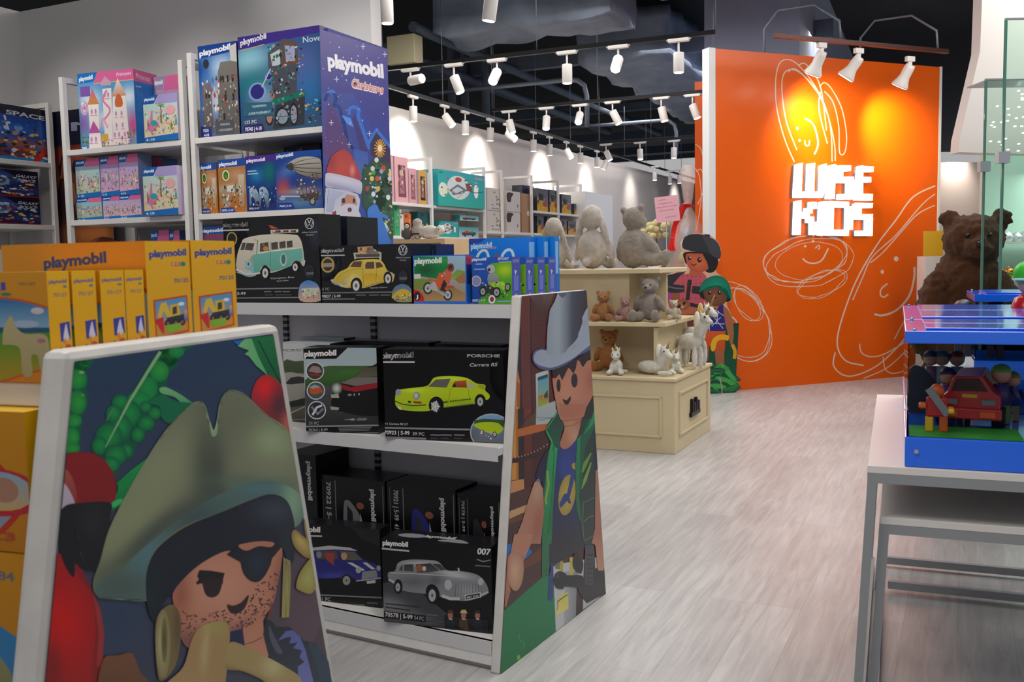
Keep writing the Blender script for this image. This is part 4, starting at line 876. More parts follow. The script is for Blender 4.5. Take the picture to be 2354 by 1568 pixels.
def art_bus(A):
    Z = TF(520, 480, 5.35); z = lambda x, y: (520+x/5.35, 480+y/5.35)
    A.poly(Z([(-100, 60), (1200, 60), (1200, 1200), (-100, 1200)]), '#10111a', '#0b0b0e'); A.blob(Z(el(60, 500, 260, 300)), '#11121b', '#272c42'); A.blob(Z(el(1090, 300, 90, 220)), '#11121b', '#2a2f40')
    A.poly(Z([(0, 150), (-60, 160), (-60, 260), (290, 250), (300, 240), (360, 110), (0, 130)]), '#0a0a0d')
    A.text('playmobil', *z(-50, 226), *z(268, 212), 9.5, '#d9d7d6', .045); A.line(Z([(-50, 268), (278, 258)]), 3, '#c2c2c4')
    vwlogo(A, *z(1023, 180), 12); A.text('Official Licensed', *z(930, 300), *z(1120, 290), 3, '#b3b3ba'); A.text('Product', *z(985, 330), *z(1075, 326), 3, '#b3b3ba')
    A.line(Z(el(70, 370, 58, 78)), 3, '#a98f4c', True); A.poly(Z(el(70, 370, 48, 66)), '#1d1a18')
    mint = '#6fb5a6'; cr = '#d0c9b8'
    A.poly(Z([(520, 205), (560, 205), (640, 240), (560, 250)]), '#b64e36'); A.poly(Z([(545, 260), (890, 252), (885, 290), (550, 310)]), '#c8c2b4'); A.poly(Z([(570, 275), (860, 262), (858, 285), (575, 300)]), '#6a4340')
    for i in range(9): A.poly(Z(el(590+i*32, 275, 14, 14)), ['#c9c3b5', '#8c3b35', '#3a3a40'][i % 3])
    A.poly(Z(sm([(130, 740), (140, 560), (190, 420), (230, 365), (400, 325), (640, 310), (850, 320), (900, 350), (940, 450), (965, 680), (940, 700), (900, 640), (840, 640), (800, 700), (560, 790), (540, 740), (470, 690), (410, 780), (340, 830), (240, 830)], 3)), cr, '#bdb6a8')
    A.poly(Z([(345, 560), (560, 525), (930, 480), (950, 640), (900, 650), (870, 640), (820, 650), (795, 710), (560, 775), (540, 720), (480, 690), (430, 720), (405, 785), (320, 790), (330, 650), (300, 600)]), mint, '#5fa293'); A.poly(Z([(230, 650), (330, 600), (345, 780), (240, 740)]), '#7fb4b6')
    A.line(Z([(350, 555), (560, 522), (930, 478)]), 2, '#e4dfd2'); A.line(Z([(545, 400), (550, 780)]), 1, '#4a8378')
    for pts in ([(200, 420), (245, 415), (225, 505), (175, 510)], [(255, 420), (350, 425), (325, 515), (230, 505)], [(420, 425), (520, 410), (530, 515), (415, 530)], [(555, 420), (635, 405), (640, 495), (560, 505)], [(655, 410), (730, 395), (735, 480), (660, 490)], [(745, 400), (815, 390), (820, 470), (750, 480)]): A.poly(Z(pts), '#3b4046', '#5a4a42')
    A.line(Z([(350, 380), (390, 390), (375, 560)]), 1.6, '#3f7a70'); A.poly(Z(el(490, 490, 34, 30)), '#b98a4a'); A.poly(Z(el(460, 440, 16, 22)), '#8c5b44')
    A.poly(Z(el(275, 680, 28, 42)), '#b9c4c8'); A.poly(Z(el(275, 680, 14, 22)), '#4a5158'); A.poly(Z(el(315, 615, 12, 24)), '#c98f42'); A.poly(Z(sm([(665, 600), (705, 540), (750, 600), (740, 680), (705, 710), (670, 670)], 4)), '#a7c3b8'); A.poly(Z(el(707, 620, 26, 60)), '#3f6f72')
    A.line(Z([(125, 745), (240, 800), (330, 800), (420, 790)]), 4, '#c8d2d4'); A.line(Z([(130, 775), (260, 825), (330, 820)]), 3, '#9aa8ac')
    wheel(A, *z(483, 790), 10, 16, '#cfccc4'); wheel(A, *z(852, 718), 8.5, 12.5, '#cfccc4')
    A.line(Z([(930, 620), (970, 640), (960, 690)]), 3, '#c5ccca')
    A.poly(Z(el(1027, 775, 62, 80)), '#2b2d33'); A.poly(Z(el(1027, 775, 48, 62)), '#1a1b1f'); A.poly(Z([(990, 780), (1080, 775), (1080, 810), (990, 815)]), '#5b5e66')
    A.text('Camping Bus', *z(550, 866), *z(840, 850), 4, '#a9a9ad'); A.text('Special Edition', *z(625, 896), *z(770, 886), 3, '#a9a9ad')
    A.line(Z([(-50, 990), (895, 975)]), 3, '#7f8086'); A.line(Z([(-50, 1100), (900, 1090)]), 2.6, '#77787e'); A.text('70176 | 5-99', *z(-60, 1058), *z(245, 1058), 6.5, '#c9c8c9')
    for x in (470, 600, 700): A.line(Z([(x, 1020), (x+90, 1018)]), 2.4, '#76777b'); A.line(Z([(x+10, 1060), (x+110, 1058)]), 2, '#55565a')
    A.poly(Z(sm([(915, 1130), (905, 960), (960, 895), (1030, 880), (1120, 920), (1165, 1010), (1165, 1130)], 4)), '#2f7fc4', '#c9a583'); A.poly(Z([(930, 980), (1140, 970), (1150, 1060), (940, 1080)]), '#c2c5b0'); A.speckle((*z(930, 1000), *z(1150, 1110)), 40, 1.6, ['#b7472f', '#3a6a55', '#e8e2cf', '#2f3a44', '#d8a53a'], 3)
def art_beetle(A):
    Z = TF(520, 480, 5.35); z = lambda x, y: (520+x/5.35, 480+y/5.35); ye = '#d8bf52'
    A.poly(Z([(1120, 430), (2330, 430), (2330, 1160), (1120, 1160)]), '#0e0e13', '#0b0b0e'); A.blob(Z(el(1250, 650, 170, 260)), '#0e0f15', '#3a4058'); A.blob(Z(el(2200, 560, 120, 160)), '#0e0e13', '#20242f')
    A.poly(Z([(1130, 450), (1600, 450), (1480, 575), (1130, 580)]), '#0b0b0f'); A.text('playmobil', *z(1152, 540), *z(1450, 528), 8.5, '#d9d7d6', .045); A.line(Z([(1140, 576), (1458, 571)]), 3, '#b9b9bb')
    vwlogo(A, *z(2173, 508), 11.5); A.text('Official Licensed', *z(2085, 608), *z(2265, 606), 3, '#a5a5ab'); A.text('Product', *z(2135, 640), *z(2215, 638), 3, '#a5a5ab')
    A.line(Z(el(1250, 690, 72, 86)), 4, '#b59a50', True); A.poly(Z(el(1250, 690, 60, 72)), '#37322a'); A.poly(Z([(1190, 670), (1310, 665), (1310, 715), (1190, 720)]), '#9b8f82')
    A.poly(Z([(1565, 540), (1910, 535), (1910, 640), (1890, 640), (1880, 600), (1600, 610), (1580, 630)]), '#b9b6ac'); A.poly(Z([(1590, 560), (1890, 555), (1890, 590), (1600, 598)]), '#51443e')
    A.poly(Z([(1615, 470), (1800, 460), (1815, 540), (1625, 555)]), '#c59a6a'); A.poly(Z(el(1660, 495, 16, 22)), '#7c4a35'); A.poly(Z([(1725, 480), (1780, 465), (1880, 530), (1880, 560), (1730, 560)]), '#77706a'); A.speckle((*z(1620, 480), *z(1880, 560)), 22, 1.6, ['#8c3b35', '#c9c3b5', '#4a4a50', '#a8845a'], 2)
    A.poly(Z(sm([(1300, 900), (1330, 850), (1390, 780), (1490, 730), (1550, 655), (1640, 630), (1850, 620), (1930, 660), (1985, 760), (2060, 800), (2050, 900), (1960, 900), (1700, 975), (1640, 960), (1480, 975), (1340, 930)], 4)), ye, '#c2a53a')
    A.blob(Z(sm([(1480, 880), (1520, 800), (1580, 780), (1660, 830), (1700, 960), (1640, 960), (1600, 880), (1540, 890), (1520, 960), (1470, 960)], 4)), '#cfb548', '#e8d888'); A.poly(Z([(1700, 800), (1850, 790), (1940, 890), (1710, 950), (1690, 860)]), '#c99f22', '#dab33a')
    A.line(Z([(1360, 870), (1440, 790), (1560, 745), (1690, 740)]), 1.2, '#a88f34'); A.line(Z([(1680, 650), (1690, 960)]), .9, '#8f7b2c'); A.line(Z([(1840, 650), (1855, 770), (1840, 900)]), .9, '#8f7b2c')
    for pts in ([(1525, 715), (1570, 650), (1670, 645), (1660, 720)], [(1710, 690), (1730, 655), (1820, 650), (1825, 735), (1715, 740)], [(1840, 660), (1890, 655), (1925, 690), (1930, 715), (1850, 730)]): A.poly(Z(pts), '#4b4a44', '#6b3b30')
    A.poly(Z(el(1480, 880, 22, 34)), '#b9b6a8'); A.line(Z([(1295, 870), (1330, 915), (1440, 950), (1490, 960)]), 5, '#b9bcb8'); A.line(Z([(1300, 900), (1400, 945)]), 3, '#8c8f8c'); A.line(Z([(1720, 955), (1920, 890)]), 2, '#8f8f90'); A.line(Z([(2020, 790), (2068, 810), (2060, 850)]), 3, '#b3b5b2')
    A.poly(Z(el(1605, 940, 70, 95)), '#0d0d10'); wheel(A, *z(1600, 945), 12, 17, '#cfccc6'); A.poly(Z(el(1990, 850, 52, 80)), '#0d0d10'); wheel(A, *z(1992, 860), 10, 15, '#c6c3bd')
    A.text('51 PC', *z(1170, 1005), *z(1272, 1003), 6.5, '#8f8f93'); A.line(Z([(1165, 1035), (2050, 1025)]), 3, '#6c6d72'); A.line(Z([(1165, 1112), (1590, 1108)]), 2.6, '#74757a'); A.text('70827 | 5-99', *z(1175, 1092), *z(1410, 1090), 6.3, '#d2d0d0')
    A.text('Special Edition', *z(1775, 980), *z(1985, 972), 3.2, '#a5a5a9'); A.poly(Z(el(2180, 835, 58, 75)), '#24262c'); A.poly(Z([(2135, 840), (2225, 838), (2225, 872), (2135, 874)]), '#55585f')
    for x in (1600, 1760, 1900): A.line(Z([(x, 1062), (x+120, 1060)]), 2.4, '#6b6c70')
    A.poly(Z(sm([(2040, 1060), (2080, 960), (2170, 925), (2260, 960), (2300, 1060), (2290, 1140), (2100, 1140)], 4)), '#4f6f9c', '#8a8f5c'); A.poly(Z(sm([(2040, 1080), (2110, 1010), (2180, 985), (2260, 1020), (2270, 1080), (2180, 1110), (2080, 1110)], 4)), '#c9a53a'); wheel(A, *z(2110, 1095), 4, 5); A.speckle((*z(2170, 1040), *z(2290, 1130)), 16, 1.6, ['#4a7a3a', '#e0ddd2', '#a8472f'], 4)
def art_moto(A):
    Z = TF(920, 480, 5.885); z = lambda x, y: (920+x/5.885, 480+y/5.885)
    A.poly(Z([(150, 600), (920, 600), (920, 1300), (150, 1300)]), '#1f68c6'); A.poly(Z([(190, 650), (880, 635), (885, 1250), (180, 1250)]), '#8fb4cf', '#9a7a45', (0, 480+700/5.885, 0, 480+1000/5.885))
    A.field(Z([(190, 650), (640, 645), (650, 900), (560, 960), (190, 900)]), blend('#0f7d3f', [z(350, 830)+(28, 16, 0, '#0b4a2c', .9), z(560, 700)+(16, 8, 0, '#2f9c4a', .8)]), 6); A.poly(Z([(690, 900), (780, 820), (880, 850), (880, 960), (720, 960)]), '#5c9a32', '#8f9440'); A.poly(Z([(740, 960), (870, 850), (885, 1000), (800, 1010)]), '#9a6a48')
    A.poly(Z([(185, 940), (420, 960), (400, 1060), (300, 1100), (185, 1080)]), '#6a8a34', '#7f7d3a'); A.poly(Z([(185, 1180), (420, 1080), (700, 1050), (885, 1150), (885, 1250), (185, 1250)]), '#8f6c42', '#a78558'); A.text('playmobil', *z(192, 745), *z(562, 728), 13, '#d7dad6', .05)
    A.poly(Z([(190, 885), (275, 880), (278, 945), (192, 948)]), '#c8cbc6')
    wheel(A, *z(375, 1075), 11, 14, '#b1b4b6', '#2b2c30'); wheel(A, *z(645, 1165), 10.5, 13, '#b1b4b6', '#2b2c30')
    og = '#c9552c'
    A.poly(Z([(385, 940), (490, 960), (530, 860), (560, 870), (600, 960), (560, 1060), (500, 1080), (450, 1000), (390, 970)]), og); A.poly(Z([(430, 970), (480, 1000), (520, 1110), (640, 1160), (600, 1180), (500, 1120), (400, 1090)]), '#a9a9ac'); A.line(Z([(440, 980), (380, 1070)]), 3, '#9fa0a4'); A.line(Z([(520, 1110), (645, 1160)]), 4, '#8a8b90')
    A.poly(Z([(590, 960), (640, 990), (600, 1120), (540, 1100), (560, 1040)]), '#2c2426'); A.poly(Z([(560, 880), (640, 810), (690, 840), (700, 900), (660, 1020), (620, 1000), (600, 950)]), '#c85a38'); A.line(Z([(600, 860), (610, 930), (560, 900)]), 4, '#d9d7d8'); A.poly(Z([(640, 1030), (740, 1050), (690, 1075), (620, 1060)]), '#c2412c')
    A.poly(Z(sm([(635, 790), (660, 745), (710, 745), (728, 790), (715, 840), (660, 845)], 4)), '#7c3a2c'); A.poly(Z([(655, 775), (700, 765), (705, 805), (660, 815)]), '#2c2222'); A.poly(Z([(600, 1060), (650, 1075), (660, 1110), (610, 1100)]), og)
    A.poly(Z([(172, 1090), (260, 1110), (320, 1190), (325, 1260), (172, 1262)]), '#c21822'); A.poly(Z(el(232, 1185, 46, 62)), '#20201f'); A.text('J', *z(216, 1212), *z(246, 1212), 8, '#e6e4e2', .04); A.poly(Z([(180, 1255), (890, 1250), (890, 1278), (180, 1285)]), '#2468c0')
def art_quad(A):
    Z = TF(920, 480, 5.885); z = lambda x, y: (920+x/5.885, 480+y/5.885)
    A.poly(Z([(950, 620), (1560, 620), (1560, 1310), (950, 1310)]), '#1a4fae', '#123c8c'); A.field(Z([(1230, 740), (1540, 700), (1540, 1290), (1050, 1290), (1200, 1000)]), blend('#4f9a1f', [z(1420, 830)+(18, 14, 0, '#a3c820', 1), z(1250, 1200)+(26, 12, 0, '#2c6b2c', .8), z(1500, 1080)+(12, 16, 0, '#3c8f22', .8)]), 7)
    A.text('playmobil', *z(968, 705), *z(1165, 695), 6.5, '#ced3e2', .045); A.text('SPORT', *z(1320, 695), *z(1475, 690), 6, '#aeb8cf', .05); A.line(Z([(1335, 722), (1500, 715)]), 2.2, '#93a3c6')
    A.line(Z([(1020, 750), (1110, 748)]), 3, '#8ea2cf'); A.line(Z([(1000, 820), (1150, 815)]), 3, '#7f96c9'); A.line(Z(el(1030, 978, 58, 66)), 3, '#c9a58f', True); A.poly(Z(el(1030, 978, 46, 54)), '#6f86b8')
    A.poly(Z([(1190, 880), (1300, 870), (1345, 960), (1330, 1060), (1200, 1060), (1180, 960)]), '#8f9498', '#6a7074'); A.poly(Z(sm([(1170, 800), (1215, 755), (1270, 775), (1280, 850), (1210, 870)], 4)), '#a3a8ac'); A.poly(Z([(1180, 810), (1215, 800), (1225, 840), (1190, 850)]), '#2f3236')
    A.poly(Z([(1220, 1010), (1280, 990), (1400, 980), (1440, 1060), (1400, 1110), (1340, 1060), (1240, 1060)]), '#8dbf2a'); A.poly(Z([(1080, 1060), (1180, 1020), (1300, 1080), (1280, 1180), (1180, 1150), (1100, 1110)]), '#2f3336'); A.speckle((*z(1080, 1000), *z(1480, 1190)), 45, 1.7, ['#d3d5d2', '#1c1e22', '#8f9498', '#9ac83a', '#303a44'], 6)
    for cx, cy, rx, ry in ((1120, 1120, 50, 66), (1305, 1130, 56, 70), (1455, 1060, 40, 54)): wheel(A, *z(cx, cy), rx/5.885, ry/5.885, '#8f9790', '#17181a')
    A.poly(Z(el(1243, 1225, 48, 58)), '#d2d2d8'); A.poly(Z(el(1243, 1225, 28, 36)), '#8c2f3c'); A.text('70092 | 4-10', *z(975, 1258), *z(1155, 1252), 5.5, '#b9c2d8'); A.line(Z([(1310, 1252), (1500, 1250)]), 2.2, '#8fa2cc')
def art_lime(A):
    Z = TF(620, 720, 4.0586); z = lambda x, y: (620+x/4.0586, 720+y/4.0586); li = '#a9bd1c'
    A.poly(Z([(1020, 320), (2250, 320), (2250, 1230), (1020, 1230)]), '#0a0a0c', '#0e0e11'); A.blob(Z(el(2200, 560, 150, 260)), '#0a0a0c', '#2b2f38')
    A.poly(Z([(1035, 350), (1450, 350), (1350, 450), (1035, 455)]), '#08080a'); A.text('playmobil', *z(1043, 422), *z(1342, 412), 13, '#d2d0cf', .045); A.line(Z([(1032, 457), (1352, 457)]), 4, '#b5b4b6')
    A.text('PORSCHE', *z(1842, 410), *z(2148, 412), 7, '#9a9a9d', .03); A.text('Carrera RS', *z(1862, 498), *z(2120, 494), 8, '#a9a9ac', .02, slant=.3)
    body = Z(sm([(1170, 830), (1180, 740), (1230, 710), (1440, 685), (1490, 660), (1530, 605), (1600, 590), (1720, 588), (1840, 605), (1930, 655), (2010, 670), (2010, 720), (2050, 760), (2045, 800), (2000, 815), (1900, 850), (1620, 885), (1450, 915), (1250, 905), (1190, 880)], 4))
    A.field(body, blend(li, [z(1350, 720)+(30, 6, 0, '#c3d832', 1), z(1700, 610)+(40, 5, 0, '#c3d832', .9), z(1750, 830)+(50, 8, 0, '#8ba312', .9), z(1320, 880)+(30, 6, 0, '#7fae2a', .7)]), 6)
    A.poly(Z([(1480, 685), (1550, 620), (1690, 610), (1650, 695)]), '#5c5a56'); A.poly(Z([(1700, 690), (1730, 635), (1835, 625), (1840, 695)]), '#b3532c', '#7a3420'); A.poly(Z([(1700, 690), (1725, 640), (1740, 690)]), '#20201f'); A.poly(Z([(1850, 640), (1940, 690), (1850, 700)]), '#a9a796'); A.poly(Z([(1940, 665), (2005, 672), (2000, 715), (1960, 700)]), '#8c9c22')
    A.poly(Z(el(1200, 740, 26, 32)), '#8f969c'); A.poly(Z(el(1370, 770, 32, 36)), '#7c858c'); A.poly(Z(el(1366, 768, 20, 26)), '#b0b5ba'); A.poly(Z([(1340, 820), (1420, 825), (1415, 845), (1345, 840)]), '#8c3f22'); A.poly(Z([(1290, 818), (1320, 820), (1318, 838), (1292, 836)]), '#232323'); A.line(Z([(1170, 820), (1240, 850), (1350, 862), (1460, 855)]), 2.2, '#3a3d1c'); A.poly(Z([(1190, 865), (1230, 880), (1228, 905), (1200, 890)]), '#c3c5b2')
    A.line(Z([(1690, 700), (1660, 870)]), .9, '#74861a'); A.line(Z([(1850, 700), (1870, 840)]), .9, '#74861a'); A.line(Z([(1620, 832), (1660, 826)]), 3, '#2c3010'); 
    for i in range(9): A.line(Z([(1685+i*22, 824-i*2.5), (1700+i*22, 818-i*2.5)]), 2.6, '#3c4212')
    A.line(Z([(1620, 880), (1900, 845)]), 2, '#5b5e3c'); A.poly(Z(el(1555, 860, 70, 82)), '#0c0c0e'); wheel(A, *z(1545, 870), 13.5, 16.5, '#a5a7a4'); A.poly(Z(el(1965, 820, 52, 66)), '#0c0c0e'); wheel(A, *z(1965, 825), 10, 14, '#a5a7a4')
    for k in range(5):
        a = k*2*PI/5; A.line([z(1545, 870), z(1545+46*math.cos(a), 870+56*math.sin(a))], 2.4, '#c9cac8')
    A.text('911 Carrera RS 2.7', *z(1065, 1040), *z(1292, 1046), 5, '#b5b4b6'); A.line(Z([(1058, 1070), (1870, 1085)]), 4, '#83848a'); A.line(Z([(1065, 1158), (1460, 1170)]), 4.4, '#77787e'); A.text('70923 | 5-99', *z(1070, 1128), *z(1306, 1136), 9, '#d2d0cf', .02); A.text('39 PC', *z(1335, 1138), *z(1445, 1142), 7.5, '#a7a7aa')
    for x in (1500, 1600, 1720): A.line(Z([(x, 1135), (x+100, 1138)]), 3, '#6c6d72'); A.line(Z([(x, 1165), (x+70, 1167)]), 2, '#47484c')
    A.poly(Z(el(2070, 1110, 200, 175)), '#a3aab0'); A.poly(Z(el(2070, 1110, 190, 165)), '#6f9bc0', '#5a5a60', (0, z(0, 960)[1], 0, z(0, 1120)[1])); A.poly(Z([(1910, 1000), (2000, 985), (2250, 1000), (2250, 1060), (1910, 1050)]), '#34502f'); A.poly(Z(sm([(1905, 1045), (1960, 1020), (2060, 1015), (2140, 1030), (2180, 1090), (2100, 1130), (1980, 1090)], 4)), '#a5bb1f'); wheel(A, *z(1985, 1110), 4, 5.5); wheel(A, *z(2100, 1130), 5, 6.5); A.speckle((*z(1950, 1100), *z(2080, 1180)), 12, 2, ['#c8b8a8', '#a8442f', '#e6e0d8'], 8)
def art_targa(A):
    Z = TF(620, 720, 4.0586); z = lambda x, y: (620+x/4.0586, 720+y/4.0586)
    A.poly(Z([(300, 300), (1060, 300), (1060, 1160), (300, 1160)]), '#96a7ae', '#b3b9b8', (0, z(0, 350)[1], 0, z(0, 520)[1])); A.poly(Z([(400, 520), (560, 490), (1060, 490), (1060, 620), (330, 640)]), '#3f5c34', '#39592e'); A.poly(Z([(500, 600), (700, 530), (1060, 540), (1060, 660), (330, 690), (330, 620)]), '#3c6a2c', '#2e4a2a')
    A.poly(Z([(330, 690), (1060, 640), (1060, 1160), (300, 1160)]), '#4c4c4e', '#1b1b1e'); A.line(Z([(360, 800), (1060, 700)]), 3, '#6b6b6c')
    A.poly(Z([(310, 330), (740, 310), (620, 425), (315, 428)]), '#0c0c0f'); A.text('playmobil', *z(322, 405), *z(622, 392), 13, '#d2d0cf', .045)
    A.poly(Z(sm([(600, 720), (680, 640), (770, 610), (860, 530), (960, 490), (1060, 480), (1100, 900), (900, 960), (640, 910), (575, 860)], 4)), '#19191b', '#131315'); A.poly(Z([(790, 600), (880, 510), (1060, 495), (1060, 590)]), '#4e4a3c', '#5d584a'); A.poly(Z([(660, 650), (790, 600), (1060, 595), (1060, 640), (800, 680)]), '#6f6a66'); A.poly(Z([(660, 660), (760, 690), (1060, 640), (1060, 685), (800, 735), (690, 715)]), '#8f1f26')
    A.blob(Z(el(625, 700, 55, 60)), '#2c2f2c', '#c9cfc8'); A.poly(Z([(570, 760), (640, 750), (650, 790), (575, 790)]), '#9aa08f'); A.poly(Z([(565, 870), (650, 880), (640, 905), (570, 900)]), '#9a9a90'); A.text('911', *z(725, 775), *z(840, 765), 5, '#9a9a9a')
    for i, (cx, cy) in enumerate(((422, 540), (432, 722), (440, 905))):
        A.poly(Z(el(cx, cy, 86, 86)), '#c2c4c6'); A.poly(Z(el(cx, cy, 76, 76)), ['#3d3436', '#49504f', '#2a2d33'][i])
        if i == 0: A.poly(Z([(360, 540), (400, 490), (460, 500), (490, 550), (440, 560)]), '#8d7a78'); A.poly(Z([(365, 560), (480, 565), (460, 590), (390, 590)]), '#7b2f2c')
        if i == 1: A.poly(Z([(370, 700), (420, 680), (480, 700), (500, 735), (420, 760), (380, 745)]), '#b6502a'); A.poly(Z([(370, 690), (420, 665), (480, 690), (400, 705)]), '#8f9a96')
        if i == 2: A.line(Z([(390, 870), (450, 940), (500, 890)]), 6, '#9aa0a8'); A.line(Z([(400, 950), (440, 880), (490, 860)]), 5, '#c4c8cc')
    A.text('35 PC', *z(365, 1040), *z(460, 1040), 7, '#909094'); A.text('4S', *z(690, 1003), *z(910, 998), 5, '#8f8f92', slant=.2); A.line(Z([(335, 1058), (1060, 1045)]), 3.5, '#8a8a8e'); A.line(Z([(345, 1132), (1060, 1112)]), 2.4, '#77777c'); A.poly(Z([(340, 1065), (1060, 1052), (1060, 1110), (345, 1126)]), '#0c0c0f'); A.text('70764 | 5-99', *z(362, 1102), *z(542, 1098), 6.3, '#c9c8c8')
    for k in range(3): A.line(Z([(640+k*6, 1072+k*14), (950-k*10, 1066+k*14)]), 1.4, '#77787c')
def art_white911(A):
    Z = TF(620, 720, 4.0586); z = lambda x, y: (620+x/4.0586, 720+y/4.0586)
    A.poly(Z([(-100, 280), (330, 280), (330, 1100), (-100, 1100)]), '#b9bdbb', '#9fa3a0'); A.text('PORSCHE', *z(122, 360), *z(390, 352), 6, '#5f6163', .03); A.poly(Z([(80, 480), (160, 430), (240, 450), (330, 440), (330, 600), (80, 590)]), '#45543a', '#38482f'); A.poly(Z([(60, 560), (330, 560), (330, 1060), (60, 1060)]), '#7b7a74', '#35332f'); A.poly(Z([(100, 560), (200, 550), (330, 575), (330, 800), (140, 840)]), '#98968e', '#86847c'); A.poly(Z([(140, 660), (200, 600), (270, 590), (330, 600), (330, 650), (200, 665)]), '#2e2a2a'); A.poly(Z([(170, 830), (330, 790), (330, 860), (200, 880)]), '#20201f')
    A.line(Z([(200, 930), (330, 870)]), 3, '#9a8f70'); A.line(Z([(200, 995), (330, 990)]), 3, '#6b6a68'); A.line(Z([(210, 1050), (340, 1045)]), 3, '#8a8a8e')
def art_mini(A):
    Z = TF(680, 1010, 2.81); z = lambda x, y: (680+x/2.81, 1010+y/2.81); b = '#24246c'
    A.poly(Z([(-100, 540), (600, 540), (600, 1120), (-100, 1120)]), '#0a0a0c', '#0d0d10'); A.poly(Z([(350, 560), (600, 570), (600, 720), (420, 640)]), '#1c1c20')
    A.text('playmobil', *z(-40, 592), *z(158, 600), 12, '#cfcdcc', .045); A.line(Z([(-40, 620), (170, 626)]), 3.5, '#b1b0b2')
    A.field(Z(sm([(-20, 720), (110, 700), (230, 690), (360, 705), (430, 770), (520, 810), (550, 850), (545, 900), (480, 915), (400, 915), (350, 890), (200, 900), (60, 890), (-20, 850)], 3)), blend(b, [z(250, 880)+(40, 8, 0, '#3b3f9a', .9), z(460, 830)+(20, 8, 0, '#2c2c80', .8)]), 8)
    A.poly(Z([(100, 700), (220, 687), (350, 700), (400, 720), (250, 712), (110, 718)]), '#a8a6a4'); A.poly(Z([(130, 725), (265, 720), (275, 775), (140, 775)]), '#4c4340'); A.poly(Z([(285, 722), (380, 728), (430, 780), (300, 780)]), '#55524a'); A.poly(Z([(185, 730), (250, 735), (245, 815), (200, 780)]), '#8f3a34'); A.poly(Z(el(150, 745, 18, 22)), '#77777c'); A.poly(Z(el(312, 755, 20, 24)), '#a98a58')
    A.poly(Z([(330, 795), (365, 797), (450, 845), (425, 850)]), '#b9b8ba'); A.poly(Z([(430, 795), (460, 797), (515, 838), (490, 840)]), '#b9b8ba'); A.poly(Z([(430, 855), (520, 845), (530, 890), (425, 905)]), '#7d7f80'); A.poly(Z(el(405, 845, 18, 20)), '#9a9a9c'); A.poly(Z(el(535, 832, 14, 18)), '#8a8a8c'); A.line(Z([(390, 915), (550, 895)]), 3, '#97989a'); A.poly(Z([(458, 915), (515, 908), (515, 928), (460, 934)]), '#b3b2a8'); wheel(A, *z(328, 912), 13, 15, '#8c8c8c')
    A.line(Z([(150, 1005), (600, 1025)]), 3.2, '#77787c'); A.line(Z([(150, 1058), (445, 1072)]), 3, '#6c6d72'); A.text('41 PC', *z(150, 1040), *z(226, 1046), 9, '#9a9a9c'); A.line(Z([(460, 1055), (530, 1060)]), 4, '#4c4c52')
